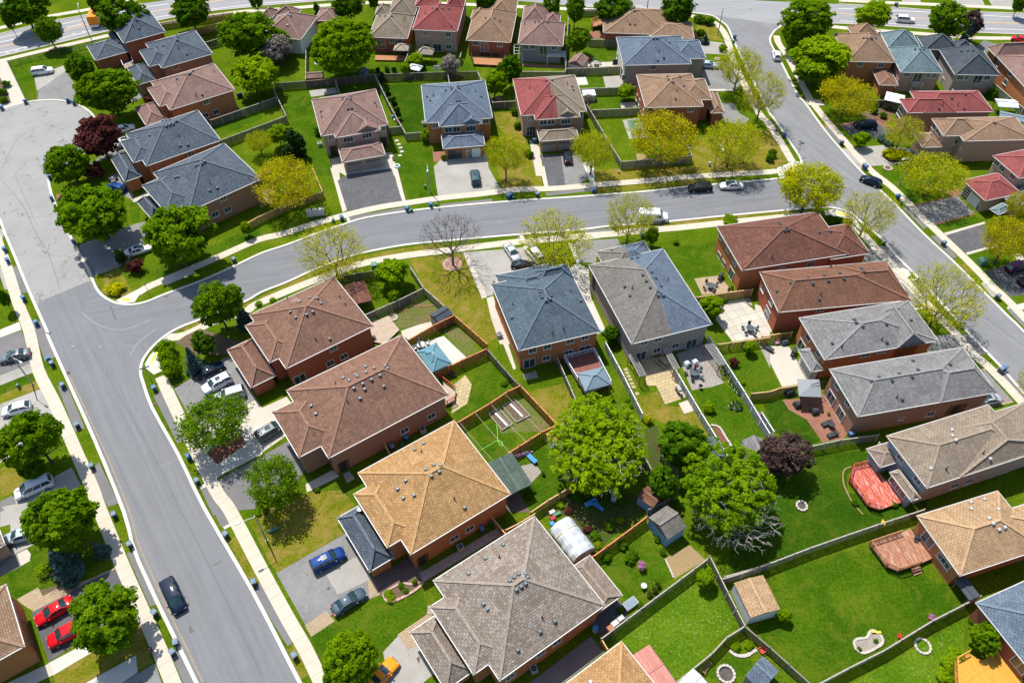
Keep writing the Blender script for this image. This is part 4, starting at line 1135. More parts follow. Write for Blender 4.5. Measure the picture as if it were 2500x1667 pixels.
h.finish('32 1500,690', '32 610,560 695,700', [('w', 1.1, 0.9, '32 672,445 767,600'), ('w', 0.8, 0.6, '32 1240,732'), ('e', 3.0, 2.4, '32 1730,650')], '32 975,407 1157,397 1335,367 1220,340 1043,370 1388,305 1343,225 1672,257 1248,570', '32 1200,550')
h = House('brick_house', 'tan roofed house with blue grey rear siding above the red deck', '32 1115,890 1470,1350 2400,1040')
h.vol('32 1115,890 1470,1350 2400,1040', b['tan'], w['pink'], rise=2.0, wsides={'u0': w['pink'], 'v0': w['bluegrey'], 'v1': w['bluegrey']} )
h.vol('32 1760,1250 2055,682 2650,930', b['tan'], w['pink'], rise=1.9, inset=0.8, axis='u')
h.vol('32 1150,1215 1220,1190 1390,1430 1330,1465', b['tan'], w['bluegrey'], z=2.9, rise=0.6)
h.vol('32 1010,1105 1130,945 1160,1000 1080,1160', b['taupe'], w['bluegrey'], z=2.8, rise=0.6)
h.finish('32 1840,1290 1715,1330', '', [('d', 1.9, 1.6, '32 1185,1310 1240,1380'), ('w', 1.3, 0.8, '32 1235,1090 1385,1285')], '32 1688,840 1692,892 1722,930 2030,1095 1500,1183', '32 1968,1045 1640,1190', vk='l')
h = House('brick_house', 'sandy roofed house at the right edge behind the brown octagonal deck', '33 1385,80 1765,610 2500,355')
h.vol('33 1385,80 1765,610 2500,355', b['sand'], w['orange'], z=4.0, rise=2.1)
h.vol('33 2100,100 2334,-20 2700,250', b['sand'], w['orange'], z=4.0, rise=1.6)
h.finish('', '33 1480,290', [('w', 2.2, 1.0, '33 1620,480')], '33 2018,105 2055,150 2108,205 2160,185 2100,25 1860,20 32 1977,1455 1857,1483', '', vk='l')
h = House('brick_house', 'dark brick house with a blue grey roof by the yellow deck', '33 1970,930 2420,1490 2650,520')
h.vol('33 1970,930 2420,1490 2650,520', b['blue'], w['red'], z=4.0)
h.finish('', '33 2300,1400')
# --- left edge of the frame
h = House('brick_house', 'brown brick house at the left edge facing the two red cars', '03 50,690 215,1237 -300,1500')
h.vol('03 50,690 215,1237 -300,1500', b['wood'], w['orange'])
h.finish('03 95,870 125,975 150,1060', '', [('M', 4.0, 2.1, '03 275,1150')])
h = House('brick_house', 'brick house corner with a taupe roof peeking in at the left edge', '03 40,335 -40,120 -300,460')
h.vol('03 40,335 -40,120 -300,460', b['taupe'], w['pink'], z=3.2)
h.finish()
# --- the houses around the court
h = House('brick_house', 'northernmost dark roofed red brick house by the court with a low garage wing', '00 970,190 1330,95 1470,285 1105,380')
h.vol('00 970,190 1330,95 1470,285 1105,380', b['charcoal'], w['red'], apex='00 1185,125 1207,190', axis='v')
h.vol('00 775,405 1050,340 1140,460 850,540', b['charcoal'], w['red'], z=3.0, rise=1.5)
h.vol('00 965,305 1030,292 1100,400', b['charcoal'], w['red'], z=3.0, rise=0.9)
h.finish('', '', [], '00 1103,173 1132,226 1205,135 1210,155 1215,185 1240,258', '00 1187,242')
h = House('brick_house', 'charcoal roofed brown brick house just south of the northernmost one by the court', '00 1735,270 1890,475 1455,605 1300,395')
h.vol('00 1735,270 1890,475 1455,605 1300,395', b['charcoal'], w['brown'], apex='00 1580,350')
h.vol('00 1240,455 1335,590 1560,530', b['charcoal'], w['brown'])
h.vol('00 1135,610 1290,565 1370,710 1235,755', b['charcoal'], w['brown'], z=3.0, rise=1.3)
h.finish('00 1565,598', '', [], '00 1575,318 1585,335 1580,362 1453,413 1662,487', '00 1593,433')
h = House('brick_house', 'orange brick house with a brown roof in the middle of the court row', '00 1345,730 1900,565 2085,795 1520,980')
h.vol('00 1345,730 1900,565 2085,795 1520,980', b['rose'], w['orange'], apex='00 1675,650')
h.vol('00 1325,785 1420,950 1640,875', b['rose'], w['orange'])
h.vol('00 1205,960 1385,905 1480,1060 1300,1118', b['rose'], w['orange'], z=3.0, rise=1.3)
h.finish('00 1835,905 1830,1028 1922,997', '', [], '00 1575,708 1655,670 1685,662 1720,637 1650,627 1703,655 1800,848', '00 1745,855 1908,640')
h = House('brick_house', 'orange brick house with a slate blue roof behind the purple maple', '00 1135,1185 1760,980 1950,1255 1300,1475')
h.vol('00 1135,1185 1760,980 1950,1255 1300,1475', b['charcoal'], w['orange'], apex='00 1450,1110 1590,1085')
h.vol('00 1080,1258 1190,1450 1420,1370', b['charcoal'], w['orange'])
h.vol('00 1000,1420 1130,1360 01 1110,125', b['charcoal'], w['orange'], z=3.0, rise=1.4)
h.finish('00 1700,1365', '', [], '00 1333,1210 1483,1130 1513,1118 1545,1110 1450,1082 1480,1075 1515,1070 1572,1082 1605,1302 1675,1295', '00 1595,1215')
h = House('brick_house', 'slate blue roofed pinkish brick house at the corner of court and crescent', '01 1365,45 1650,357 2255,130 00 2030,1310')
h.vol('01 1365,45 1650,357 2255,130 00 2030,1310', b['charcoal'], w['brown'], apex='00 1790,1430')
h.vol('01 1305,140 1480,400 1720,250', b['charcoal'], w['brown'])
h.vol('01 1225,310 1330,255 1420,420', b['charcoal'], w['brown'], z=3.0, rise=1.3)
h.finish('01 1980,255 1915,412 2025,370', '', [], '00 1742,1480 1772,1470 1800,1462 1823,1443 01 1563,88 1587,83 1868,205 1937,182', '01 1870,135')
# --- north side of the crescent
h = House('brick_house', 'rose brown roofed house with twin taupe garage doors on the crescent', '10 515,887 1080,795 1195,1110 610,1210')
h.vol('10 515,887 1080,795 1195,1110 610,1210', b['rose'], w['pink'], apex='10 835,862')
h.vol('10 725,1228 1105,1152 1040,950', b['rose'], w['pink'], apex='10 880,1000', axis='v')
h.vol('10 900,1190 1110,1150 1080,1030', b['rose'], w['pink'], axis='v', rise=1.3, ends='gh')
h.vol('10 755,1330 1130,1262 1165,1380 790,1440', b['rose'], w['pink'], z=3.0, rise=1.1)
h.finish('10 690,1230', '', [('w', 2.0, 1.2, '10 840,1240 1005,1205'), ('w', 1.3, 1.1, '10 1140,1147'), ('g', 2.9, 2.15, '10 900,1500 1065,1465'), ('e', 1.6, 2.3, '10 715,1365 1160,1290')], '10 790,875 795,890 860,870 867,888 837,972 870,968 597,997 1075,920', '10 603,1043 1095,955')
h = House('brick_house', 'slate blue roofed house with one black and one white garage door on the crescent', '10 1490,757 2035,717 2125,1050 1555,1090')
h.vol('10 1490,757 2035,717 2125,1050 1555,1090', b['blue'], w['orange'], apex='10 1810,792')
h.vol('10 1650,1130 2030,1087 1990,920', b['blue'], w['orange'], apex='10 1815,900', axis='v')
h.vol('10 1840,1112 2030,1090 2010,990', b['blue'], w['bluegrey'], axis='v', rise=1.2, ends='gh')
h.vol('10 1675,1205 2035,1185 2050,1290 1685,1325', b['blue'], w['orange'], z=3.0, rise=1.1)
h.finish('10 1615,1118 2065,1080', '', [('w', 1.5, 1.2, '10 1730,1155 1805,1150'), ('w', 2.0, 1.2, '10 1930,1145'), ('K', 2.9, 2.15, '10 1790,1390'), ('G', 2.9, 2.15, '10 1955,1378'), ('e', 1.6, 2.3, '10 1630,1290')], '10 1755,782 1760,797 1820,770 1825,790 1708,808 1540,865 1570,900 1805,905 1833,905 2025,862', '10 1597,855 1975,820')
h = House('brick_house', 'crescent house with a roof half red and half tan', '20 45,705 580,670 700,990 140,1030')
h.vol('20 45,705 580,670 700,990 140,1030', b['red'], w['pink'], apex='20 375,725', split=('u', b['tan']))
h.vol('20 245,1068 622,1035 585,850', b['red'], w['brown'], apex='20 405,845', axis='v', split=('u', b['tan']))
h.vol('20 430,1045 620,1030 605,950', b['tan'], w['bluegrey'], axis='v', rise=1.2, ends='gh')
h.vol('20 260,1160 605,1140 620,1235 285,1255', b['tan'], w['brown'], z=3.0, rise=1.1)
h.finish('20 200,1050 640,1020', '', [('w', 1.5, 1.2, '20 315,1090 385,1085'), ('w', 2.0, 1.2, '20 515,1080'), ('g', 2.9, 2.15, '20 365,1325 515,1300'), ('k', 1.9, 2.3, '20 205,1195')], '20 340,725 395,720 385,860 572,775 583,805', '20 195,790 527,755')
h = House('brick_house', 'red brick house with a chestnut roof whose yard holds the green sports court', '20 1145,667 1610,657 1740,948 1250,957')
h.vol('20 1145,667 1610,657 1740,948 1250,957', b['wood'], w['red'], apex='20 1460,722')
h.vol('20 1480,715 1750,700 1805,888', b['wood'], w['red'])
h.vol('20 1780,820 1845,815 1930,1005 1810,1008', b['wood'], w['red'], z=3.0, rise=1.0)
h.finish('20 1630,975', '', [('w', 0.9, 1.3, '20 1150,870 1172,910 1205,1000')], '20 1420,690 1430,715 1470,738 1530,690 1565,770 1492,885', '20 1505,815')
h = House('brick_house', 'grey brick house with a blue roof and pale rear wall above the chestnut roof', '20 965,332 1520,320 1635,570 1062,580')
h.vol('20 965,332 1520,320 1635,570 1062,580', b['blue'], w['greyb'], apex='20 1290,335', wsides={'u0': w['cream']})
h.vol('20 1420,370 1700,357 1762,522', b['blue'], w['greyb'])
h.finish('20 1293,600', '', [('w', 0.9, 1.2, '20 975,500 1035,690'), ('d', 1.8, 2.1, '20 1015,640')], '20 1297,350 1325,348 1350,347 1440,385 1388,520 1333,543', '20 1345,465')
# --- houses whose fronts face the arterial road
h = House('bungalow', 'wide brown roofed brick bungalow at the junction with the arterial road', '20 845,65 850,262 1440,312', 3.6)
h.vol('20 845,65 850,262 1440,312', b['wood'], w['red'], z=3.6, apex='20 1125,95')
h.vol('20 1250,190 1632,195 1625,345', b['wood'], w['red'], z=3.6, rise=1.2)
h.vol('20 1180,95 1410,88 1410,180', b['wood'], w['red'], z=3.6, rise=1.2)
h.finish('20 1270,300', '20 1165,300', [], '20 1095,65 1097,78 1100,92 1125,103 1085,220 1130,222')
h = House('backsplit_house', 'grey sided backsplit house with a rose roof and a white pergola', '20 90,395 490,412 500,205', 4.6)
h.vol('20 90,395 490,412 500,205', b['rose'], w['grey'], z=4.6, apex='20 240,193 360,196')
h.vol('20 125,200 345,200 350,70', b['rose'], w['grey'], z=4.6, axis='v', rise=2.4)
h.vol('20 330,200 460,200 470,130', b['rose'], w['grey'], z=4.6, axis='v', rise=1.4)
h.finish('20 158,420 222,420 410,427', '20 315,450', [], '20 243,203 277,203 318,204 355,204', '20 148,222 440,360')
h = House('backsplit_house', 'brown roofed brick backsplit with a bright cedar deck behind it', '10 1890,360 2285,380 2330,100', 4.0)
h.vol('10 1890,360 2285,380 2330,110', b['wood'], w['red'], z=4.0, apex='10 2050,155 2170,160')
h.vol('10 2070,150 2320,155 2330,-10', b['wood'], w['red'], z=4.0, axis='v', rise=2.4)
h.vol('10 1930,170 2060,165 2055,90', b['wood'], w['red'], z=4.0, axis='v', rise=1.4)
h.finish('10 1975,385 2190,397', '10 2050,420', [], '10 2063,165 2140,170 2190,190')
h = House('brick_house', 'two storey house with a deep red roof facing the arterial road', '10 1410,265 1808,282 1868,60', 5.6)
h.vol('10 1410,265 1808,282 1868,60', b['red'], w['pink'], z=5.6, apex='10 1560,58 1750,75')
h.vol('10 1430,60 1640,60 1640,-60', b['red'], w['pink'], z=5.6, axis='v', rise=2.2)
h.vol('10 1710,60 1868,60 1885,-60', b['red'], w['pink'], z=5.6, axis='v', rise=2.2)
h.finish('10 1530,300 1730,308 1540,405 1735,417', '10 1635,435', [], '10 1590,78 1632,80 1677,82 1737,85', '10 1480,90 1525,128 1468,152 1757,243')
h = House('backsplit_house', 'tan roofed backsplit with a hard top gazebo in its yard', '10 1020,333 1365,345 1425,140', 4.0)
h.vol('10 1020,333 1365,345 1425,140', b['tan'], w['red'], z=4.0, apex='10 1110,138 1400,138')
h.vol('10 1190,130 1430,135 1440,-30', b['tan'], w['red'], z=4.0, axis='v', rise=2.6)
h.vol('10 1075,135 1195,132 1200,60', b['tan'], w['red'], z=4.0, axis='v', rise=1.6)
h.finish('10 1230,365 1300,362', '10 1135,395', [], '10 1122,148 1170,148 1225,150', '10 1335,185 1348,170')
h = House('backsplit_house', 'brown roofed backsplit with a white sided rear wall behind the big trees', '10 70,320 415,355 405,130', 4.0)
h.vol('10 70,320 415,355 405,130', b['rose'], w['white'], z=4.0, apex='10 110,135 310,130')
h.vol('10 185,130 390,128 385,85', b['rose'], w['white'], z=4.0, axis='v', rise=1.7)
h.vol('10 60,150 185,130 180,90', b['rose'], w['white'], z=4.0, axis='v', rise=1.4)
h.finish(vents='10 143,160 233,155 273,145 318,140 298,230', pipes='10 185,158 335,155', vk='l')
h = House('bungalow', 'rose roofed bungalow half hidden behind the biggest bright green maple', '10 545,185 735,190 725,75', 3.6)
h.vol('10 545,185 735,190 725,75', b['rose'], w['red'], z=3.6)
h.finish()
# --- east of the right street
h = House('brick_house', 'orange brick house with a brown roof and low rear wing behind green trees', '30 760,548 1190,556 1040,310')
h.vol('30 760,548 1190,556 1040,310', b['wood'], w['orange'], apex='30 895,325 1030,325')
h.vol('30 810,335 1020,330 1000,240', b['wood'], w['orange'], axis='v', rise=2.2)
h.vol('30 1000,620 1145,625 1210,755 1050,758', b['brown'], w['orange'], z=3.0, rise=0.7)
h.finish('30 1060,580 875,570', '', [], '30 905,345 935,348 977,348 1013,348')
h = House('brick_house', 'brick house with a pale teal roof and a small rear balcony', '30 1240,645 1618,652 1480,430')
h.vol('30 1240,645 1618,652 1480,430', b['teal'], w['pink'], z=5.0, apex='30 1335,425 1450,430')
h.vol('30 1125,420 1400,420 1340,300', b['teal'], w['pink'], z=5.0, axis='v', rise=2.6)
h.finish('30 1290,662', '30 1385,690', [('w', 0.8, 1.2, '30 1480,672 1535,674')], '30 1362,445 1408,447 1440,447')
h = House('brick_house', 'charcoal roofed house east of the teal roof with a cluttered back porch', '30 1720,665 2115,672 1970,450')
h.vol('30 1720,665 2115,672 1970,450', b['dark'], w['greyb'], z=5.0, apex='30 1800,455 1940,455')
h.vol('30 1450,440 1745,440 1690,340', b['dark'], w['greyb'], z=5.0, axis='v', rise=2.4)
h.vol('30 1720,440 1870,440 1850,380', b['dark'], w['greyb'], z=5.0, axis='v', rise=1.5)
h.finish('30 1765,690 2005,693', '30 1920,705', [('w', 0.8, 1.2, '30 1820,690')], '30 1775,462 1833,460 1878,460 1920,460')
h = House('brick_house', 'orange brick house with a brown roof at the top right edge', '30 2085,495 2420,860 2700,490')
h.vol('30 2085,495 2420,860 2760,490', b['rose'], w['orange'])
h.vol('30 2010,425 2095,500 2500,470', b['rose'], w['orange'], rise=2.0)
h.finish('30 2100,565 2215,655 2170,730')
h = House('brick_house', 'long brick house with a brick red roof and a white bay window', '30 1440,1003 2065,995 1905,808')
h.vol('30 1440,1003 2065,995 1905,808', b['red'], w['brown'], rise=2.0)
h.vol('30 1300,1005 1700,1000 1640,880', b['red'], w['brown'], rise=1.6, pitch=0.4)
h.finish('', '', [('k', 2.4, 1.8, '30 1235,1000')], '30 1565,880 1690,880 1810,845 1577,973 1800,973', '30 1608,940 1745,935')
h = House('brick_house', 'grey brick house with a brown roof and white upper windows below the red roof', '30 1800,1257 2420,1244 2230,1040')
h.vol('30 1800,1257 2420,1244 2230,1040', b['wood'], w['pink'], apex='30 2075,1085')
h.vol('30 1640,1208 1950,1205 1515,1058', b['wood'], w['pink'], rise=1.9)
h.vol('30 1350,1185 1500,1182 1590,1285 1440,1312', b['wood'], w['pink'], z=3.0, rise=0.9)
h.finish('30 1535,1125 1740,1262', '', [('w', 2.0, 1.3, '30 1580,1170')], '30 2073,1100')
h = House('brick_house', 'brick house with a red roof and a white double garage door', '30 2060,1388 2500,1300 31 2450,60')
h.vol('30 2060,1388 2500,1300 31 2450,60', b['red'], w['pink'])
h.vol('31 1790,108 2110,50 2260,222 2000,290', b['red'], w['pink'], z=3.2, apex='31 2040,125')
h.finish('30 2095,1450 2140,1500 31 2235,75', '', [('G', 4.6, 2.2, '31 1855,262')])
h = House('brick_house', 'house with a pale blue grey porch roof at the right edge by the dark driveway', '31 2155,265 2205,297 2500,230')
h.vol('31 2155,265 2205,297 2500,230', b['blue'], w['pink'], z=3.0, rise=0.6)
h.vol('31 2042,362 2150,312 2220,362 2092,407', b['teal'], w['pink'], z=2.8, rise=0.4, walls=False)
h.finish()
# ---------------------------------------------------------------- trees and shrubs
LF = dict(
    maple=leaf('maple_leaf', (0.0690, 0.1518, 0.0028), (0.1242, 0.2438, 0.0046), (0.2024, 0.3312, 0.0074), 0.48),
    deep=leaf('deep_green_leaf', (0.0414, 0.1150, 0.0037), (0.0782, 0.1794, 0.0055), (0.1334, 0.2530, 0.0083), 0.45),
    lime=leaf('lime_leaf', (0.15, 0.27, 0.004), (0.24, 0.375, 0.006), (0.35, 0.47, 0.010), 0.5),
    bright=leaf('bright_leaf', (0.1080, 0.2250, 0.0027), (0.1755, 0.3105, 0.0045), (0.2610, 0.3960, 0.0072), 0.5),
    fresh=leaf('fresh_leaf', (0.11, 0.23, 0.004), (0.18, 0.32, 0.006), (0.28, 0.42, 0.010), 0.5),
    gold=leaf('yellow_bud_leaf', (0.33, 0.37, 0.003), (0.44, 0.47, 0.005), (0.55, 0.54, 0.010), 0.5),
    olive=leaf('olive_bud_leaf', (0.38, 0.4, 0.003), (0.5, 0.5, 0.005), (0.62, 0.58, 0.01), 0.5),
    amber=leaf('amber_bud_leaf', (0.36, 0.34, 0.003), (0.47, 0.43, 0.005), (0.58, 0.51, 0.010), 0.5),
    purple=leaf('purple_leaf', (0.055, 0.016, 0.016), (0.095, 0.026, 0.024), (0.16, 0.05, 0.035), 0.25),
    plum=leaf('plum_leaf', (0.045, 0.026, 0.026), (0.075, 0.044, 0.038), (0.12, 0.085, 0.065), 0.2),
    spruce=leaf('spruce_needle', (0.035, 0.075, 0.055), (0.060, 0.115, 0.088), (0.10, 0.165, 0.13), 0.1),
    cedar=leaf('cedar_foliage', (0.012, 0.035, 0.008), (0.022, 0.055, 0.010), (0.04, 0.08, 0.014), 0.15),
    blossom=leaf('pale_blossom', (0.20, 0.17, 0.17), (0.30, 0.24, 0.25), (0.20, 0.22, 0.10), 0.3, 2.0),
    pink=leaf('pink_flower', (0.35, 0.10, 0.30), (0.50, 0.20, 0.42), (0.42, 0.13, 0.33), 0.2, 2.0),
)
M_BARK = plain('bark', (0.085, 0.062, 0.045), 0.95, 0.3, 4.0)
M_GBARK = plain('grey_bark', (0.085, 0.07, 0.055), 0.95, 0.25, 4.0)
M_PALEBARK = plain('pale_bark', (0.36, 0.33, 0.29), 0.95, 0.2, 4.0)

def leaf_quads(pos, nrm, size, rng):
    n = len(pos)
    nrm = nrm / (np.linalg.norm(nrm, axis=1, keepdims=True) + 1e-9)
    a = rng.normal(size=(n, 3))
    t = np.cross(nrm, a); t /= (np.linalg.norm(t, axis=1, keepdims=True) + 1e-9)
    bt = np.cross(nrm, t)
    s = size * rng.uniform(0.6, 1.3, (n, 1))
    w = s * rng.uniform(0.45, 0.8, (n, 1))
    q = np.stack([pos - t * s, pos - bt * w + nrm * s * 0.12, pos + t * s, pos + bt * w + nrm * s * 0.12], axis=1)
    return q.reshape(-1, 3)
def quad_mesh(name, verts, mat):
    n = len(verts) // 4
    me = bpy.data.meshes.new(name)
    me.vertices.add(n * 4); me.loops.add(n * 4); me.polygons.add(n)
    me.vertices.foreach_set('co', verts.astype(np.float32).ravel())
    me.loops.foreach_set('vertex_index', np.arange(n * 4, dtype=np.int32))
    me.polygons.foreach_set('loop_start', np.arange(0, n * 4, 4, dtype=np.int32))
    me.materials.append(mat)
    me.update(calc_edges=True)
    return me
def clump_crown(name, Rr, H, z0, nc, nl, size, mat, seed, profile='round', rc=0.24, uneven=0.16, shell=0.5):
    """a crown of many leaf clumps filling an uneven volume from z0 to z0 + H"""
    rng = np.random.default_rng(seed)
    lobes = rng.normal(size=(9, 3)); lobes /= np.linalg.norm(lobes, axis=1, keepdims=True)
    amp = rng.uniform(-uneven, uneven * 1.1, 9)
    P_, N_ = [], []
    k = 0
    while k < nc:
        if profile == 'cone':
            f = rng.uniform(0, 1) ** 1.5
            a = rng.uniform(0, 2 * math.pi)
            rr = Rr * (1 - f) * rng.uniform(0.45, 1.0) + 0.05
            c = np.array([rr * math.cos(a), rr * math.sin(a), z0 + H * f * 0.95 - rr * 0.15])
            d = np.array([math.cos(a), math.sin(a), 0.5])
            rad = rc * Rr * (1.1 - 0.7 * f) * rng.uniform(0.7, 1.2)
        elif profile == 'column':
            f = rng.uniform(0, 1); a = rng.uniform(0, 2 * math.pi)
            rr = Rr * (math.sin(math.pi * (0.12 + 0.8 * f)) ** 0.6) * rng.uniform(0.5, 0.9)
            c = np.array([rr * math.cos(a), rr * math.sin(a), z0 + H * f]); d = np.array([math.cos(a), math.sin(a), 0.4])
            rad = rc * Rr * rng.uniform(0.7, 1.2)
        else:
            d = rng.normal(size=3); d /= np.linalg.norm(d)
            if d[2] < -0.62: continue
            f = 1 + float(np.sum(amp * np.clip(lobes @ d, 0, 1) ** 3))
            r = rng.uniform(shell, 1.0) ** 0.7 * f
            low = 0.8 if d[2] < 0 else 1.0
            c = np.array([Rr * r * d[0] * low, Rr * r * d[1] * low, z0 + H * 0.45 + H * (0.55 if d[2] > 0 else 0.45) * r * d[2]]) * np.array([0.86, 0.86, 1])
            rad = rc * Rr * rng.uniform(0.6, 1.25)
        m = max(8, int(nl * rng.uniform(0.7, 1.3)))
        u = rng.normal(size=(m, 3)); u /= np.linalg.norm(u, axis=1, keepdims=True)
        u[:, 2] = np.where(u[:, 2] < -0.3, -u[:, 2], u[:, 2])
        rad3 = np.array([1, 1, 0.72]) * rad
        P_.append(c + u * rad3 * (rng.uniform(0.25, 1.0, (m, 1)) ** 0.5))
        N_.append(u * 0.7 + np.array([0, 0, 0.45]) + d * 0.35 + rng.normal(size=(m, 3)) * 0.45)
        k += 1
    pos, nrm = np.concatenate(P_), np.concatenate(N_)
    return quad_mesh(name, leaf_quads(pos, nrm, size, rng), mat)
def skeleton(seed, h, Rr, trunk_h, limbs=9, levels=4, r0=0.16, spread=1.0, droop=0.0):
    """limbs fanning out of a short trunk; returns tube segments and twig points"""
    rg = random.Random(seed)
    segs, tips = [], []
    top = Vector((rg.uniform(-.1, .1), rg.uniform(-.1, .1), trunk_h))
    segs.append(([Vector((0, 0, -0.1)), Vector((0, 0, trunk_h * 0.5)), top], [r0 * 1.25, r0, r0 * 0.9], 8))
    segs.append(([top, Vector((top.x, top.y, trunk_h + (h - trunk_h) * 0.45))], [r0 * 0.8, r0 * 0.4], 6))
    cz, rz = (trunk_h + h) / 2, (h - trunk_h) / 2
    def grow(p, d, L, r, lev):
        q = [p]
        for i in range(3):
            d = (d + Vector((rg.gauss(0, .13), rg.gauss(0, .13), rg.gauss(0.04 - droop * (lev > 1), .1)))).normalized()
            q.append(q[-1] + d * L / 3)
        segs.append((q, [r, r * 0.85, r * 0.68, r * 0.5], 5 if lev < 2 else 3))
        if lev >= 2: tips.extend(q[1:])
        if lev >= levels:
            tips.append(q[-1]); return
        n = 3 if lev < 2 else rg.choice((2, 3, 3))
        for i in range(n):
            ax = Vector((rg.gauss(0, 1), rg.gauss(0, 1), rg.gauss(0, .6))).normalized()
            ang = rg.uniform(0.25, 0.75)
            nd = (Matrix.Rotation(ang, 3, ax) @ d)
            s0 = q[3] if i == 0 else q[rg.choice((1, 2, 2, 3))]
            k = ((s0.x / Rr) ** 2 + (s0.y / Rr) ** 2 + ((s0.z - cz) / rz) ** 2) ** 0.5
            nl = L * rg.uniform(0.58, 0.82) * (1.05 if k < 0.75 else 0.6 if k < 1 else 0.3)
            nd = (nd + Vector((s0.x, s0.y, (s0.z - cz) * 0.8)).normalized() * 0.28).normalized()
            grow(s0, nd, nl, max(r * 0.55, 0.012), lev + 1)
    for i in range(limbs):
        a = 2 * math.pi * (i + rg.uniform(-.3, .3)) / limbs
        el = rg.uniform(0.25, 1.25)
        d = Vector((math.cos(a) * math.cos(el) * spread, math.sin(a) * math.cos(el) * spread, math.sin(el))).normalized()
        z = trunk_h + (h - trunk_h) * 0.35 * max(0, el - 0.5) * rg.uniform(0.3, 1)
        grow(Vector((top.x, top.y, z)), d, math.hypot(Rr * math.cos(el), (h - trunk_h) * math.sin(el)) * 0.52, r0 * 0.5, 1)
    return segs, tips
def fan(seed, h, Rr, trunk_h, n=420, bal=0.62, r0=0.17, low=0.12):
    """a street tree's limbs: points filling a rounded crown, each joined to the branch that reaches it most directly"""
    rng = np.random.default_rng(seed)
    H = h - trunk_h
    A = []
    while len(A) < n:
        p = rng.uniform(-1, 1, 3)
        r = np.linalg.norm(p)
        if r > 1 or r < 0.3 or rng.uniform() > r ** 1.5: continue
        if p[2] < -0.75: continue
        w = 1.0 if p[2] > -0.1 else 0.9
        A.append((p[0] * Rr * w, p[1] * Rr * w, trunk_h + H * (low + (1 - low) * (p[2] + 1) / 2)))
    A = np.array(A)
    top = np.array([0, 0, trunk_h])
    A = A[np.argsort(np.linalg.norm(A - top, axis=1))]
    pos = [np.array([0, 0, -0.1]), np.array([0.03, 0.02, trunk_h * 0.6]), top, np.array([0.05, 0, trunk_h + H * 0.12]), np.array([-0.03, 0.06, trunk_h + H * 0.25])]
    par = [-1, 0, 1, 2, 3]
    cost = [0, 0, 0, H * 0.12, H * 0.25]
    tips = []
    for a in A:
        P0 = np.array(pos[2:]); c = np.array(cost[2:])
        d = np.linalg.norm(P0 - a, axis=1)
        back = np.linalg.norm(P0 - top, axis=1) > np.linalg.norm(a - top) * 0.97
        j = int(np.argmin(d + bal * c + back * 3 + (P0[:, 2] > a[2] + 0.3) * 1.2)) + 2
        L = float(np.linalg.norm(a - pos[j])); k = max(1, int(round(L / 0.8)))
        p0 = pos[j]; side = rng.normal(size=3) * 0.05 * L
        for i in range(1, k + 1):
            t = i / k
            pos.append(p0 + (a - p0) * t + side * math.sin(math.pi * t) + np.array([0, 0, -0.06 * L * math.sin(math.pi * t)]) + rng.normal(size=3) * 0.025)
            par.append(j); cost.append(cost[j] + L / k); j = len(pos) - 1
        tips.append(j)
        for q in range(2):                      # fine twigs at the end
            v = (a - top) / (np.linalg.norm(a - top) + 1e-6) + rng.normal(size=3) * 0.55
            v /= np.linalg.norm(v)
            pos.append(a + v * rng.uniform(0.35, 0.8)); par.append(j); cost.append(cost[j] + 9); tips.append(len(pos) - 1)
    w = np.zeros(len(pos))
    for t in tips: w[t] += 1
    for i in range(len(pos) - 1, 0, -1): w[par[i]] += w[i]
    rad = np.maximum(r0 * (w / w[0]) ** 0.46, 0.011)
    mb = MB()
    for i in range(1, len(pos)):
        j = par[i]
        mb.tube([pos[j], pos[i]], [min(rad[j], rad[i] * 1.5), rad[i]], 6 if rad[i] > 0.05 else 3, cap=False)
    return mb, [Vector(pos[t]) for t in tips]
def trunk_mesh(segs, mat):
    mb = MB()
    for pts, rr, n in segs: mb.tube(pts, rr, n, cap=n > 3)
    o = mb.build('trunk', mat, link=False)
    return o.data
def tip_leaves(tips, per, size, spread, mat, seed):
    rng = np.random.default_rng(seed)
    T = np.array([tuple(t) for t in tips])
    pos = np.repeat(T, per, axis=0)
    pos = pos + rng.normal(size=pos.shape) * spread
    nrm = rng.normal(size=pos.shape) + np.array([0, 0, 0.9])
    return quad_mesh('crown', leaf_quads(pos, nrm, size, rng), mat)

TP = {}          # prototypes: name -> list of (trunk mesh, crown mesh, R0, h0)
def dense_proto(key, Rr, h, trunk_h, nc, nl, size, mat, bark, seeds, limbs=0, **kw):
    TP[key] = []
    for sd in seeds:
        cm = clump_crown('crown', Rr, h - trunk_h, trunk_h, nc, nl, size, mat, sd, **kw)
        sg, _ = skeleton(sd, h * 0.92, Rr * 0.8, trunk_h * 1.1, 7, 2, 0.14 + 0.01 * Rr)
        tm = fan(sd, h * 0.93, Rr * 0.80, trunk_h, limbs, r0=0.3)[0].build('trunk', bark, link=False).data if limbs else trunk_mesh(sg, bark)
        TP[key].append((tm, cm, Rr, h))
def twig_proto(key, Rr, h, trunk_h, mat, bark, seeds, per, size, spread, n=420, keep=1.0, r0=0.18, **kw):
    TP[key] = []
    for sd in seeds:
        mb, tips = fan(sd, h, Rr, trunk_h, n, r0=r0, **kw)
        rg = random.Random(sd)
        tips = [t for t in tips if rg.random() < keep]
        TP[key].append((mb.build('trunk', bark, link=False).data, tip_leaves(tips, per, size, spread, mat, sd) if per else None, Rr, h))
dense_proto('maple', 4.2, 9.0, 1.6, 300, 32, 0.26, LF['maple'], M_BARK, (1, 2, 3, 50, 51), uneven=0.28, rc=0.15)
dense_proto('deep', 4.0, 8.5, 1.5, 300, 32, 0.26, LF['deep'], M_BARK, (4, 5, 52), uneven=0.28, rc=0.15)
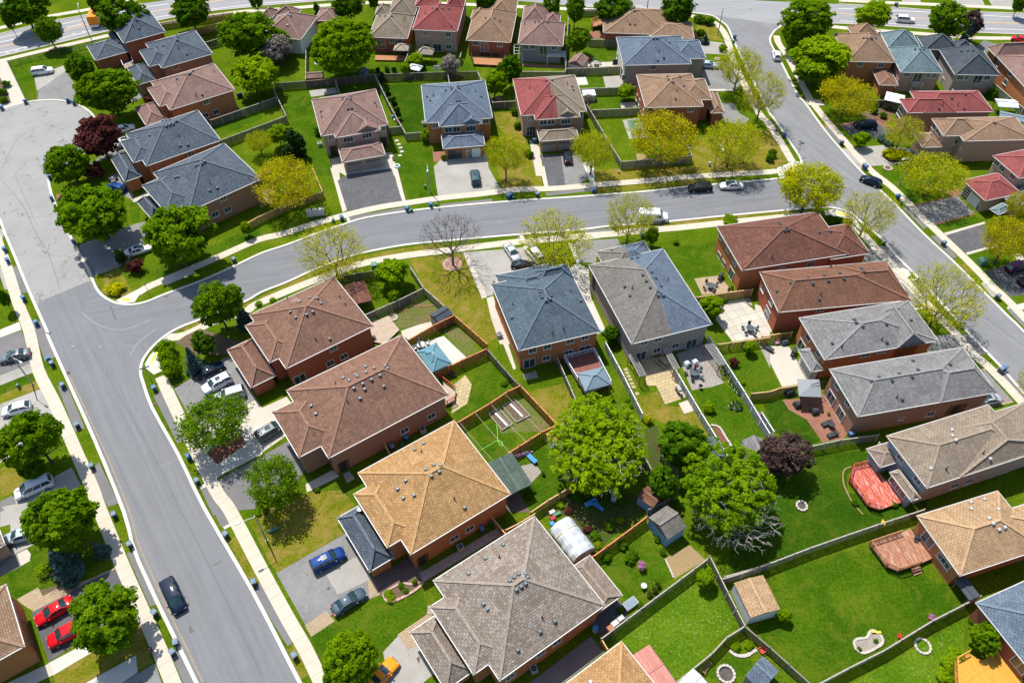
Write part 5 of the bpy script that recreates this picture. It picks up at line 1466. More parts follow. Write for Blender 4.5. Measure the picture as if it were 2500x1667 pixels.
dense_proto('bigbright', 7.0, 13, 1.8, 800, 32, 0.28, LF['bright'], M_BARK, (6,), uneven=0.14, rc=0.10)
dense_proto('bright', 3.0, 6.5, 1.2, 90, 60, 0.26, LF['bright'], M_BARK, (7, 8))
dense_proto('lime', 3.6, 7.5, 1.2, 120, 50, 0.26, LF['lime'], M_BARK, (9, 10), uneven=0.22)
dense_proto('willow', 8.0, 11, 1.2, 1300, 20, 0.23, LF['lime'], M_PALEBARK, (11,), uneven=0.30, rc=0.070, shell=0.25, limbs=300)
dense_proto('fringed', 7.0, 11, 1.5, 1000, 24, 0.22, LF['fresh'], M_PALEBARK, (12,), uneven=0.26, rc=0.075, shell=0.3, limbs=260)
dense_proto('purple', 4.0, 8.0, 1.6, 130, 50, 0.28, LF['purple'], M_BARK, (13,), uneven=0.25)
dense_proto('plum', 3.6, 6.5, 0.8, 140, 52, 0.24, LF['plum'], M_BARK, (14,))
dense_proto('blossom', 3.0, 5.0, 0.8, 80, 45, 0.20, LF['blossom'], M_BARK, (15,))
dense_proto('spruce', 2.4, 8.0, 0.3, 170, 45, 0.20, LF['spruce'], M_BARK, (16, 17), profile='cone', rc=0.26)
dense_proto('column', 1.0, 5.5, 0.1, 70, 45, 0.17, LF['cedar'], M_BARK, (18,), profile='column', rc=0.4)
twig_proto('bud', 4.6, 9.5, 1.9, LF['olive'], M_GBARK, (21, 22, 23), 5, 0.10, 0.20)
twig_proto('goldbud', 4.6, 9.0, 1.8, LF['gold'], M_BARK, (24, 25), 6, 0.12, 0.26)
twig_proto('amber', 4.6, 8.5, 1.7, LF['amber'], M_BARK, (26, 27), 7, 0.125, 0.28)
twig_proto('limebud', 3.8, 9.5, 1.8, LF['gold'], M_BARK, (28,), 7, 0.15, 0.26)
twig_proto('bare', 4.6, 9.0, 2.2, LF['olive'], M_BARK, (29,), 0, 0.1, 0.1, n=520)
twig_proto('sparse', 4.0, 8.5, 1.8, LF['maple'], M_BARK, (30, 31), 10, 0.18, 0.34, n=210)
twig_proto('dead', 5.0, 6.0, 0.6, LF['olive'], M_PALEBARK, (32,), 0, 0.1, 0.1, n=380, r0=0.2)
SHR = {}
for key, mat, sd in (('green', LF['deep'], 41), ('bright', LF['bright'], 42), ('lime', LF['lime'], 43), ('purple', LF['purple'], 44), ('cedar', LF['cedar'], 45), ('olive', LF['olive'], 46), ('pink', LF['pink'], 47), ('blossom', LF['blossom'], 48), ('spruce', LF['spruce'], 49)):
    SHR[key] = clump_crown('shrub', 1.0, 1.3, 0.0, 42, 34, 0.12, mat, sd, rc=0.36, uneven=0.15, shell=0.2)
_cnt = {}
def depth_of(p):
    return p.y * _cp + (CAM_H - p.z) * _sp
GT = 'trees of the neighbourhood'
def tree(kind, s, hw, h, label, base=None, name='tree', group=GT, cat='tree'):
    """s: where the crown's middle shows in the photo; hw: its half width there; base: the trunk's foot if it shows"""
    t, x, y = next(toks(s))
    p = at(t, x, y, h * 0.66)
    Rr = hw * TS * depth_of(p) / CAM_F
    if base: p = P1(base)
    i = _cnt[kind] = _cnt.get(kind, -1) + 1
    tm, cm, R0, h0 = TP[kind][i % len(TP[kind])]
    o = empty(name, (p.x, p.y, 0), rnd.uniform(0, 6.28), label, cat, group)
    sx = rnd.uniform(0.9, 1.1)
    for nm, me in (('trunk', tm), ('crown', cm)):
        if me is None: continue
        c = bpy.data.objects.new(nm, me); COL.objects.link(c); c.parent = o
        c.scale = (Rr / R0 * sx, Rr / R0 / sx, h / h0)
    return o
def shrub(kind, s, hw, label, zf=1.0, name='shrub', group='shrubs and small bushes', z=0.0):
    for t, x, y in toks(s):
        p = at(t, x, y, z + 0.3)
        r = hw * TS * depth_of(p) / CAM_F
        o = bpy.data.objects.new(name, SHR[kind]); COL.objects.link(o)
        o.location = (p.x, p.y, z); o.scale = (r, r, r * zf); o.rotation_euler = (0, 0, rnd.uniform(0, 6.28))
        tag(o, label, 'shrub', group)
T_ = tree
# around the court
T_('deep', '00 210,80', 200, 9, 'dark green tree beyond the arterial road at the top left corner')
T_('deep', '00 60,150', 60, 8, 'narrow dark tree at the far left beyond the arterial road')
T_('deep', '00 840,10', 70, 8, 'small dark tree cut by the top edge beyond the road')
T_('deep', '00 1070,130', 220, 10, 'dark green tree beside the arterial road hiding the orange truck')
T_('deep', '00 1680,70', 190, 10, 'dark green tree on the arterial verge above the cedar fence')
T_('maple', '00 2240,20', 90, 9, 'green tree cut by the top edge on the arterial verge', base='00 2315,150')
T_('maple', '00 510,310', 130, 7.5, 'lone green tree on the verge beside the corner lawn', base='00 500,440')
T_('deep', '00 710,620', 150, 8, 'dark green tree left of the larger maple by the court driveway')
T_('maple', '00 960,790', 255, 10, 'big green maple in front of the brown roofed court house')
T_('maple', '00 1010,900', 110, 6, 'small pale green tree at the foot of the big court maple')
T_('purple', '00 860,1190', 225, 9, 'dark purple maple at the edge of the court', base='00 970,1420')
T_('maple', '00 590,1420', 215, 8.5, 'round green maple left of the purple maple')
T_('maple', '01 830,370', 335, 10.5, 'broad green maple on the court side of the shaded driveway')
T_('maple', '01 1540,600', 345, 11, 'tall green maple shading the white sedan and the pavement')
T_('maple', '01 1930,1210', 225, 9.5, 'green maple at the mouth of the crescent beside the brown roof')
T_('spruce', '01 2150,1280', 90, 5, 'small dark spruce beside the green maple at the crescent mouth')
T_('spruce', '02 1690,170', 95, 6, 'dark spruce by the corner hedge and the parked sedan')
T_('deep', '02 1800,60', 110, 5, 'dark tree behind the corner hedge')
# between the court houses and the arterial
T_('maple', '00 2180,290', 270, 11, 'large green maple behind the white sided house')
T_('lime', '00 2280,630', 220, 9, 'yellow green tree behind the court houses')
T_('blossom', '10 200,420', 160, 7, 'thin greyish tree between the maples and the white sided wall')
T_('maple', '10 230,350', 130, 7, 'green tree leaning toward the white sided wall')
T_('bigbright', '10 790,370', 330, 13, 'biggest bright green maple behind the long grey fence')
T_('deep', '10 840,20', 150, 9, 'dark tree on the arterial verge above the bright maple')
T_('deep', '10 2060,-10', 110, 8, 'dark tree on the verge above the brown backsplit')
T_('maple', '10 1060,-20', 60, 7, 'small tree cut by the top edge above the tan backsplit')
T_('column', '10 560,90', 30, 5, 'narrow dark cypress by the arterial pavement')
T_('blossom', '10 1740,560', 115, 5, 'greyish blossoming tree beside the white shed')
T_('lime', '10 1435,530', 80, 3.5, 'lime bush tree beside the brown gazebo')
T_('bright', '10 1345,610', 55, 3.5, 'pale small tree left of the white topped tent')
T_('bright', '10 2140,730', 125, 6.5, 'bright green tree behind the blue roofed crescent house')
T_('deep', '20 30,620', 120, 7, 'dark green tree behind the red and tan roof')
T_('maple', '20 400,40', 100, 8, 'green tree right of the grey sided house on the verge')
T_('maple', '20 600,60', 110, 9, 'green tree on the verge left of the wide bungalow')
T_('deep', '20 950,50', 190, 9, 'dark wide tree behind the wide bungalow')
T_('deep', '20 1510,70', 170, 9, 'dark tree on the verge right of the bungalow')
T_('maple', '20 620,360', 115, 6, 'round green tree in the yard above the white gabled shed')
T_('lime', '20 1050,800', 80, 4, 'yellowish bush tree at the pale house wall')
T_('blossom', '20 710,890', 60, 3.5, 'thin grey bush beside the small white shed')
T_('spruce', '20 1760,330', 45, 2.6, 'small dark conifer on the bungalow lawn')
T_('deep', '20 1715,300', 40, 2.4, 'small round tree on the bungalow lawn')
# yards between court and crescent
T_('lime', '10 215,1190', 100, 5, 'lime tree next to the dark cypress row')
T_('column', '10 330,1230', 55, 6, 'tallest dark cypress beside the lime tree')
T_('column', '10 400,1260', 50, 5.5, 'dark cypress on the lawn side of its group')
T_('column', '10 300,1360', 50, 5.0, 'dark cypress nearest the yellow tree')
T_('goldbud', '10 40,1260', 110, 5, 'pale yellow budding tree in the yard by the cypresses')
T_('amber', '11 320,210', 290, 8, 'large yellow budding tree inside the fence near the mailboxes', base='11 330,330')
T_('bright', '01 2190,530', 55, 3.2, 'small green sapling on the crescent lawn by the brick wall')
T_('bright', '11 1240,920', 175, 5.5, 'bright green tree in the corner yard above the grey fence')
T_('bright', '11 1250,1140', 60, 3, 'small bright bush tree in the shaded yard')
# street trees of the crescent
T_('bud', '11 700,760', 310, 9.5, 'budding street tree with bare limbs left of the bare tree', base='11 745,975')
T_('bare', '11 1760,520', 280, 9.5, 'bare street tree in a round mulch bed', base='11 1775,870')
T_('bud', '21 380,460', 315, 10, 'wide yellow budding tree over the white minivan', base='21 400,885')
T_('bud', '21 1085,410', 225, 10, 'thin budding tree in front of the white van', base='21 1055,680')
T_('bright', '21 1290,590', 75, 4.5, 'small green tree at the corner of the grey fence by the white van')
T_('bright', '21 1820,1230', 115, 4.5, 'bright green tree beside the white patio')
T_('deep', '21 930,1460', 85, 3.5, 'dark bush tree between the two centre semis')
T_('goldbud', '10 2240,1330', 175, 9.5, 'olive budding tree right of the slate blue house', base='11 2245,110')
T_('goldbud', '20 745,1270', 180, 9, 'yellow budding tree beside the red and tan house', base='20 735,1560')
T_('amber', '20 1390,1120', 290, 10, 'large yellow tree inside the fenced corner yard', base='20 1340,1470')
T_('goldbud', '20 2030,1190', 245, 9.5, 'yellow budding tree on the corner lawn by the lamp post', base='20 1950,1490')
T_('goldbud', '20 2080,520', 195, 9.5, 'yellow budding tree at the bungalow side of the side street', base='20 2010,820')
T_('bud', '30 70,830', 200, 11, 'tall olive budding tree overhanging the side street', base='20 2210,1090')
T_('limebud', '31 385,210', 255, 10, 'bright lime upright tree at the crescent end', base='31 345,415')
T_('bud', '31 985,410', 240, 10, 'yellow green leaning tree at the maroon house corner', base='31 850,655')
T_('bud', '31 1690,1130', 330, 10.5, 'wide budding street tree by the grey roofed house', base='31 1490,1400')
T_('amber', '31 2170,600', 215, 9, 'yellow tree above the purple suv', base='31 2060,860')
T_('amber', '31 2300,330', 110, 7, 'yellow tree at the right edge above the dark driveway')
T_('bud', '32 2290,460', 190, 8, 'thin budding tree at the right edge beside the silver sedan', base='32 2340,640')
T_('goldbud', '30 1560,1440', 265, 8.5, 'golden budding tree over the sunny lawn by the red garage', base='31 1430,265')
T_('bud', '30 1240,1200', 180, 7, 'thin yellow tree on the shared lawn between the driveways', base='30 1190,1340')
T_('amber', '30 750,800', 225, 8, 'orange tinted budding tree at the side street corner', base='30 700,1050')
# top right
T_('maple', '30 430,170', 260, 12, 'tall bright green tree at the junction corner')
T_('maple', '30 300,300', 110, 8, 'green tree at the left foot of the tall corner tree')
T_('lime', '30 560,470', 290, 10, 'large yellow green tree below the tall corner tree')
T_('maple', '30 480,600', 190, 7, 'lower green tree beside the orange brick corner house')
T_('lime', '30 1000,130', 170, 8, 'yellow green tree on the verge left of the white suv')
T_('maple', '30 1670,170', 170, 10, 'green tree on the verge right of the white suv')
T_('plum', '30 1890,200', 90, 7.5, 'brownish purple tree beside the verge tree')
T_('spruce', '30 1850,270', 70, 7, 'dark spruce below the brownish purple tree')
T_('deep', '30 2300,20', 70, 6, 'dark tree at the top right corner across the arterial')
T_('bright', '30 900,1230', 85, 3.5, 'bright green round tree by the shaded blue car')
# left edge
T_('maple', '02 270,890', 285, 10.5, 'big green maple left of the street above the white car')
T_('deep', '02 290,1180', 120, 4, 'dark purple green bush tree at the maple foot')
T_('maple', '02 490,1640', 345, 10, 'broad green maple over the white minivan at the left')
T_('spruce', '03 500,460', 150, 6.5, 'blue spruce in the left front garden')
T_('spruce', '03 860,350', 75, 3.5, 'small blue spruce in the shade of the left maple')
T_('maple', '03 930,1000', 330, 8.5, 'green maple hiding the rear of the red suv')
T_('deep', '01 20,1150', 60, 5, 'green tree cut off by the left edge')
# front row and back gardens
T_('sparse', '02 1940,800', 275, 7.5, 'airy green tree in the red mulch bed by the driveway', base='02 1985,945')
T_('sparse', '12 250,1270', 235, 7.5, 'sparse green tree on the front lawn casting a dark shadow', base='12 230,1470')
T_('bigbright', '13 850,1350', 295, 8.5, 'dense round green tree on the front lawn by the orange car')
T_('willow', '22 810,960', 590, 9.5, 'huge lime weeping tree in the middle back gardens')
T_('deep', '22 1550,960', 255, 8, 'dark green tree right of the huge lime tree')
T_('deep', '22 1380,1290', 145, 5.5, 'small dark green tree above the blue shed')
T_('fringed', '22 2000,1370', 480, 9.5, 'big bright tree with pale dead branches')
T_('plum', '32 200,1040', 225, 6.5, 'round dark purple tree beside the grey garden shed')
T_('bright', '23 1760,630', 95, 3, 'round bright bush tree in the fence corner of the weedy yard')
T_('bright', '33 205,965', 68, 2.2, 'small round lime bush beside the tan roofed shed')
T_('maple', '33 2010,1170', 150, 4, 'green tree beside the yellow deck')
T_('bright', '21 2160,1590', 60, 2.4, 'round bright bush by the wood fence and lawn')
# dead limbs on the sunny side of the big bright tree
_d0 = P1('23 1970,190')
o = empty('bare_branches_tree', (_d0.x, _d0.y, 0), 0.6, 'tangle of pale leafless branches under the big bright tree', 'tree', GT)
for me in (TP['dead'][0][0],):
    c = bpy.data.objects.new('trunk', me); COL.objects.link(c); c.parent = o; c.scale = (1.2, 1.2, 1.25)

# shrubs
S_ = shrub
S_('bright', '02 1490,160 1500,250 1530,330', 95, 'clipped green corner hedge beside the pale kerb ramp', 1.3, name='hedge')
S_('green', '20 1700,185 1790,205', 60, 'dark hedge along the junction pavement', 0.7, name='hedge')
S_('cedar', '01 1100,850', 55, 'tall dark clipped shrub by the white sedan', 2.2)
S_('purple', '01 1215,905', 85, 'reddish brown round shrub beside the clipped shrub', 1.0)
S_('olive', '01 1035,1090', 85, 'low olive juniper shrub on the street corner', 0.6)
S_('purple', '01 850,70', 110, 'wine red shrub below the purple maple', 0.9)
S_('purple', '00 1320,890', 50, 'pink flowering shrub beside the garage wing', 0.6)
S_('lime', '03 395,575', 72, 'lime yellow round shrub by the blue spruce', 0.9)
S_('cedar', '21 920,1500', 60, 'dark shrub between the two centre semis', 1.2)
S_('purple', '22 2010,250', 52, 'wine red round shrub beside the white fence', 1.1)
S_('lime', '22 1790,650', 62, 'lime yellow shrub on the lawn with the pot ring', 1.0)
S_('lime', '22 2095,415', 26, 'small yellow shrub by the white fence', 1.0)
S_('bright', '22 1065,560', 32, 'hosta clump in the narrow side garden', 0.6)
S_('green', '22 1100,620', 26, 'dark small shrub below the hosta', 0.6)
S_('pink', '22 2120,545', 20, 'pink flower clump at the fence', 1.0)
S_('pink', '22 2240,720', 34, 'pink flowering bush at the right fence', 1.1)
S_('pink', '22 2255,780', 24, 'smaller pink flowering bush at the right fence', 1.1)
S_('bright', '21 1495,665', 32, 'bright shrub on the lawn behind the fence', 1.0)
S_('bright', '21 1970,475', 80, 'bright hedge above the maroon roof on the verge', 0.6, name='hedge')
S_('green', '31 590,480 680,490 740,510', 70, 'green hedge at the maroon house corner', 0.7, name='hedge')
S_('olive', '31 1195,1235', 30, 'small conifer shrub on the driveway edge', 1.5)
S_('green', '10 570,1190', 45, 'round dark shrub at the rose roofed house wall', 1.1)
S_('lime', '10 1530,1250', 50, 'yellowish shrub at the blue roofed house corner', 1.8)
S_('green', '10 1690,1410', 30, 'small green shrub beside the black garage door', 1.1)
S_('cedar', '10 1105,640 1185,635 1250,635 1510,610', 28, 'small dark round shrub in the row along the long back fence', 1.3)
S_('cedar', '10 1150,740 1200,870 1255,960 1290,1050', 30, 'dark cedar shrub in the row along the side fence', 2.6)
S_('green', '20 60,1010 90,1130 170,1370 200,1390', 40, 'green border shrub beside the red and tan house', 1.0)
S_('bright', '20 690,1030', 28, 'bright small shrub at the tan roof corner', 1.4)
S_('green', '20 2330,1420 30 90,1380', 45, 'round clipped shrub on the corner lawn', 1.1)
S_('bright', '20 1910,440', 45, 'bright shrub beside the bungalow driveway', 0.9)
S_('olive', '30 1190,1400 1130,1390 1250,1400', 75, 'olive hedge clump on the oval bed between the driveways', 0.7)
S_('spruce', '30 1070,1240 1130,1280', 50, 'grey green garden shrub by the driveway bed', 0.8)
S_('green', '30 980,950 1060,930 1130,960 1000,1000 1080,1040', 40, 'dense garden shrub in front of the red roofed house', 0.9)
S_('green', '30 2060,880 2020,860', 35, 'dark cedar shrub beside the white canopy', 2.0)
S_('green', '33 870,1260 1017,1190', 26, 'small green shrub inside the stone edged bed', 0.8)
S_('lime', '33 1720,1320 1660,1400 1620,1500', 75, 'lime hedge left of the yellow deck', 0.7, name='hedge')
S_('green', '33 2080,850 2200,760 2310,700 1920,990 1870,1010', 35, 'leafy border shrub along the side path at the right', 0.7)
S_('green', '23 880,450 1020,345 1110,420 1080,470', 55, 'leafy garden shrub by the cedar fence', 0.8)
S_('green', '23 1330,285 1380,400 1180,870 1000,920', 40, 'small leafy shrub in the flower yard', 0.8)
S_('bright', '23 2150,1230 2030,1240', 48, 'green shrub inside the curved stone bed', 0.7)
S_('lime', '13 1215,810 1200,770', 45, 'lime flower clump in the stone edged bed', 0.8)
S_('bright', '13 1430,665', 28, 'lime shrub at the end of the flower bed', 1.4)
S_('green', '13 1350,745 1310,700', 35, 'green clump inside the flower bed', 0.7)
S_('bright', '12 40,1490 13 30,60 90,10', 28, 'small garden shrub along the driveway edge', 0.9)
S_('green', '12 2230,420 2270,380', 40, 'vegetable clump in the planting border', 0.5)
S_('green', '22 210,1370 180,1420', 45, 'dark green shrub by the shaded patio', 0.8)
S_('green', '00 30,830 60,760 40,900', 45, 'garden shrub at the left edge of the court path', 0.8)
S_('bright', '11 40,1210 170,1180', 35, 'bright shrub along the crescent pavement by the brown roof', 0.7)
S_('lime', '11 1290,1110', 50, 'lime shrub in the corner yard', 0.8)
S_('green', '12 560,1370 100,1560', 30, 'small shrub at the walkway edge', 0.8)
S_('green', '32 830,1480 1180,1500', 40, 'green shrub under the red deck railing', 0.8)
S_('green', '22 1990,1010', 40, 'blue green shrub by the curved stone border', 0.8)
S_('olive', '22 1250,760', 40, 'thin shrub at the garden fence end', 1.4)
S_('green', '22 620,1440 700,1400 860,1500 1020,1480 23 560,230 640,330 780,260 900,180', 55, 'leafy ground plant in the shaded garden bed', 0.7)
S_('lime', '22 460,1500 23 800,340 1000,120', 42, 'yellow green plant in the shaded garden bed', 0.7)
S_('purple', '22 540,1560 23 700,200', 45, 'dark red plant in the shaded garden bed', 0.7)
# ---------------------------------------------------------------- vehicles
M_TYRE = plain('tyre_rubber', (0.02, 0.02, 0.021), 0.9, 0.1)
M_RIM = plain('alloy_rim', (0.45, 0.45, 0.46), 0.35, 0.05, metal=0.7)
M_CGLASS = glass('car_glass', (0.012, 0.03, 0.034), 0.04)
M_HEAD = plain('headlamp_lens', (0.24, 0.26, 0.28), 0.5, 0.03)
M_TAIL = plain('tail_lamp_lens', (0.40, 0.012, 0.010), 0.5, 0.05)
def paint(name, c, metal=0.0):
    return plain('paint_' + name, c, 0.5, 0.03, 0.5, metal * .6, 0.4, 0.05)
PAINT = dict(white=paint('white', (0.72, 0.73, 0.74)), silver=paint('silver', (0.40, 0.42, 0.44), 0.5), grey=paint('grey', (0.15, 0.165, 0.18), 0.5), black=paint('black', (0.012, 0.013, 0.016)),
             navy=paint('navy', (0.007, 0.014, 0.032), 0.2), blue=paint('blue', (0.006, 0.038, 0.17), 0.2), red=paint('red', (0.52, 0.006, 0.012)), orange=paint('orange', (0.78, 0.26, 0.012)),
             purple=paint('purple', (0.055, 0.010, 0.050), 0.2), teal=paint('teal', (0.045, 0.085, 0.095), 0.4), slate=paint('slate', (0.055, 0.080, 0.105), 0.4), paleblue=paint('paleblue', (0.36, 0.44, 0.52), 0.4))
# length, width, height, belt, stations (x fraction, top z, half-width fraction), glass base rear/front, roof rear/front
CARS = dict(
    sedan=(4.75, 1.82, 1.45, 0.96, ((-1, .62, .80), (-.97, .86, .88), (-.88, .98, .95), (-.62, 1.0, 1), (-.2, .96, 1), (.25, .95, 1), (.42, .93, .98), (.75, .82, .95), (.93, .70, .88), (1, .52, .74)), -.70, .44, -.40, .10),
    suv=(4.70, 1.90, 1.70, 1.08, ((-1, .75, .84), (-.985, 1.02, .92), (-.9, 1.08, .97), (-.5, 1.08, 1), (0, 1.06, 1), (.36, 1.06, 1), (.5, 1.04, .98), (.82, .96, .95), (.95, .82, .88), (1, .6, .78)), -.975, .48, -.86, .18),
    minivan=(5.1, 1.98, 1.76, 1.05, ((-1, .75, .86), (-.985, 1.0, .94), (-.9, 1.05, .98), (-.5, 1.05, 1), (0, 1.04, 1), (.5, 1.04, 1), (.64, 1.02, .97), (.85, .9, .92), (.96, .76, .84), (1, .55, .74)), -.98, .62, -.88, .28),
    hatch=(4.2, 1.78, 1.5, 0.98, ((-1, .7, .82), (-.98, .95, .9), (-.88, 1.0, .96), (-.4, .99, 1), (.2, .97, 1), (.44, .95, .98), (.78, .85, .94), (.94, .72, .86), (1, .52, .74)), -.96, .48, -.70, .12),
    sports=(4.45, 1.85, 1.28, 0.86, ((-1, .6, .8), (-.96, .84, .9), (-.7, .93, .98), (-.4, .92, 1), (.1, .86, .98), (.4, .85, .98), (.72, .8, .98), (.92, .66, .9), (1, .46, .72)), -.74, .36, -.32, .02),
)
def car_meshes(kind, mat, sunroof):
    L, Wd, H, belt, st, gb, gf, rb, rf = CARS[kind]
    hl, hw = L / 2, Wd / 2
    body = MB()
    rows = []
    for fx, zt, fw in st:
        w = hw * fw; x = fx * hl
        zb = 0.24 if abs(fx) < 0.95 else 0.34
        rows.append([(x, -w * .93, zb), (x, -w, zb + .2), (x, -w, zt - .16), (x, -w * .9, zt - .02), (x, -w * .45, zt + .025), (x, w * .45, zt + .025), (x, w * .9, zt - .02), (x, w, zt - .16), (x, w, zb + .2), (x, w * .93, zb)])
    n = 10
    vs = [p for r in rows for p in r]
    fs = [(i * n + k, i * n + (k + 1) % n, (i + 1) * n + (k + 1) % n, (i + 1) * n + k) for i in range(len(rows) - 1) for k in range(n)]
    fs += [tuple(range(n))[::-1], tuple(range((len(rows) - 1) * n, len(rows) * n))]
    body.mesh(vs, [f[::-1] for f in fs])
    # roof panel
    wt, wb = hw * 0.70, hw * 0.90
    xr0, xr1 = rb * hl, rf * hl
    m = 5
    roof, nr = [], 6
    for i in range(nr):
        x = xr0 + (xr1 - xr0) * i / (nr - 1)
        dz = -0.07 * (abs(2 * i / (nr - 1) - 1) ** 2)
        for k in range(m):
            y = (k / (m - 1) * 2 - 1)
            roof.append((x, y * wt * 1.02, H + dz - 0.06 * y * y))
    rfs = [(i * m + k, (i + 1) * m + k, (i + 1) * m + k + 1, i * m + k + 1) for i in range(nr - 1) for k in range(m - 1)]
    panel = MB(); panel.mesh(roof, rfs)
    g = MB()
    B = [(gb * hl, -wb * .93, belt - .03), (gf * hl, -wb * .93, belt - .03), (gf * hl, wb * .93, belt - .03), (gb * hl, wb * .93, belt - .03)]
    B.insert(2, (gf * hl + .12, 0, belt - .03)); B.insert(5, (gb * hl - .06, 0, belt - .03))
    T = [(xr0, -wt, H - .135), (xr1, -wt, H - .135), (xr1 + .06, 0, H - .085), (xr1, wt, H - .135), (xr0, wt, H - .135), (xr0 - .03, 0, H - .085)]
    g.mesh(B + T, [(i, (i + 1) % 6, (i + 1) % 6 + 6, i + 6) for i in range(6)])
    pil = MB()
    for a, b_ in ((0, 0), (1, 1), (3, 3), (4, 4)):
        pil.bar(Vector(B[a]), Vector(T[b_]) + Vector((0, 0, .03)), 0.10, 0.09)
    for s in (-1, 1):
        for f in ((0.45,) if kind in ('sedan', 'sports', 'hatch') else (0.36, 0.66)):
            pil.bar((gb * hl + (gf - gb) * hl * f, s * wb * .935, belt - .03), (xr0 + (xr1 - xr0) * f, s * wt * 1.0, H - .12), 0.09, 0.06)
    panel.mesh(pil.v, pil.f)
    parts = [('body', body, mat, True), ('windows', g, M_CGLASS, False), ('roof', panel, mat, True)]
    out = []
    for nm, mb, mt, sm in parts:
        out.append((nm, mb.build(nm, mt, link=False, smooth=sm).data, (0, 0, 0)))
    if sunroof:
        q = MB(); xm = (xr0 + xr1 * 2) / 3
        q.box((0, 0, 0), (0.75 if kind != 'minivan' else 0.6, wt * 1.1, 0.03))
        out.append(('sunroof', q.build('sunroof', M_CGLASS, link=False).data, (xm, 0, H + 0.0)))
    ty, rm = MB(), MB()
    ty.tube([(0, -.11, 0), (0, .11, 0)], [.33, .33], 16); rm.tube([(0, -.115, 0), (0, .115, 0)], [.20, .20], 10)
    tme = ty.build('wheel', M_TYRE, link=False).data; rme = rm.build('rim', M_RIM, link=False).data
    wheels = [(x * hl, y * (hw - .10), .33) for x in (-.6, .62) for y in (-1, 1)]
    hd, tl, mr, gr = MB(), MB(), MB(), MB()
    hd.box((0, 0, 0), (0.30, 0.34, 0.10), taper=0.7); tl.box((0, 0, 0), (0.14, 0.34, 0.20)); mr.box((0, 0, 0), (0.16, 0.24, 0.14), taper=0.8); gr.box((0, 0, 0), (0.08, 0.85, 0.18))
    zf = [z for f, z, w in st if f == max(q[0] for q in st if q[0] < 1)][0]
    hme = hd.build('headlight', M_HEAD, link=False).data; tlm = tl.build('tail_light', M_TAIL, link=False).data; mme = mr.build('wing_mirror', mat, link=False).data; gme = gr.build('grille', M_BLACK, link=False).data
    for y in (-1, 1):
        out.append(('headlight', hme, (hl * .925, y * hw * .66, zf - .06)))
        out.append(('tail_light', tlm, (-hl * .965, y * hw * .72, belt - .16)))
        out.append(('wing_mirror', mme, ((gf - .12) * hl, y * (hw + .08), belt + .02)))
    out.append(('grille', gme, (hl * .975, 0, .52)))
    return out, wheels, tme, rme
_cars = {}
def car(kind, col, s, label, sunroof=False, group='cars parked and driving in the streets', name=None, cat='car', z=0.0, shift=0.0):
    """s: the car's rear and front on the ground, as seen in the photo"""
    a, b = P(s)
    key = (kind, col, sunroof)
    if key not in _cars: _cars[key] = car_meshes(kind, PAINT[col], sunroof)
    parts, wheels, tme, rme = _cars[key]
    d = b - a
    c = (a + b) / 2
    r = empty(name or {'sedan': 'sedan', 'suv': 'suv', 'minivan': 'minivan', 'hatch': 'hatchback', 'sports': 'sports_car'}[kind], (c.x, c.y, z), math.atan2(d.y, d.x), label, cat, group)
    for nm, me, loc in parts:
        o = bpy.data.objects.new(nm, me); COL.objects.link(o); o.parent = r; o.location = loc
    for w in wheels:
        o = bpy.data.objects.new('wheel', tme); COL.objects.link(o); o.parent = r; o.location = w
        q = bpy.data.objects.new('rim', rme); COL.objects.link(q); q.parent = o
    return r
car('suv', 'white', '00 280,670 495,640', 'white suv parked on the concrete pad by the court')
car('sedan', 'white', '00 1030,1190 1190,1150', 'white sedan partly hidden right of the purple maple')
car('sedan', 'white', '00 1040,1320 1190,1250', 'white car in the shade behind the purple maple trunk', True)
car('hatch', 'blue', '01 1110,215 985,180', 'bright blue hatchback beside the lowest court house')
car('sedan', 'white', '01 1130,790 1350,720', 'white sedan under the tall shading maple', True)
car('suv', 'teal', '11 1985,195 1960,20', 'dark teal crossover on the pale drive of the slate blue house', True)
car('sedan', 'black', '20 540,1490 520,1345', 'black sedan on the drive of the red and tan house')
car('suv', 'black', '21 1815,190 1595,205', 'black suv parked at the crescent kerb')
car('sedan', 'white', '21 2095,175 1870,180', 'white sedan parked behind the black suv', True)
car('sedan', 'silver', '21 -20,690 100,860', 'silver sedan on the left of the centre driveway')
car('minivan', 'white', '21 310,870 160,700', 'white minivan on the centre driveway beside the silver sedan')
car('hatch', 'black', '21 190,900 70,880', 'black car tucked between the silver sedan and the slate roof')
car('sedan', 'grey', '02 295,160 -10,235', 'grey sedan on the driveway at the left edge under the lamp', True)
car('sedan', 'navy', '02 1730,385 2020,255', 'dark navy sedan, first of three on the corner driveway', True)
car('suv', 'white', '02 2080,375 1800,520', 'white suv between the navy sedan and the silver suv', True)
car('suv', 'silver', '02 2200,500 1910,590', 'silver suv next to the pale concrete strip')
car('minivan', 'white', '02 500,1290 130,1450', 'white minivan with its nose under the left maple')
car('hatch', 'white', '02 240,650 80,690', 'white car almost hidden by the big left maple')
car('suv', 'grey', '12 65,920 260,800', 'dark grey suv on the white concrete by the long brown roof', True)
car('suv', 'blue', '13 495,575 835,400', 'blue suv on the driveway of the golden roofed house', True)
car('sedan', 'slate', '13 665,975 1035,740', 'silver blue sedan beside the interlock strip')
car('sports', 'orange', '13 1060,1600 1240,1400', 'orange sports car behind the dense round tree')
car('sedan', 'red', '03 690,830 305,1060', 'bright red sedan on the left driveway')
car('suv', 'red', '03 800,1040 430,1240', 'bright red suv half under the maple')
car('minivan', 'navy', '03 1480,640 1640,985', 'dark minivan driving down the left street')
car('hatch', 'paleblue', '03 330,240 70,310', 'pale blue car under the maple at the left edge')
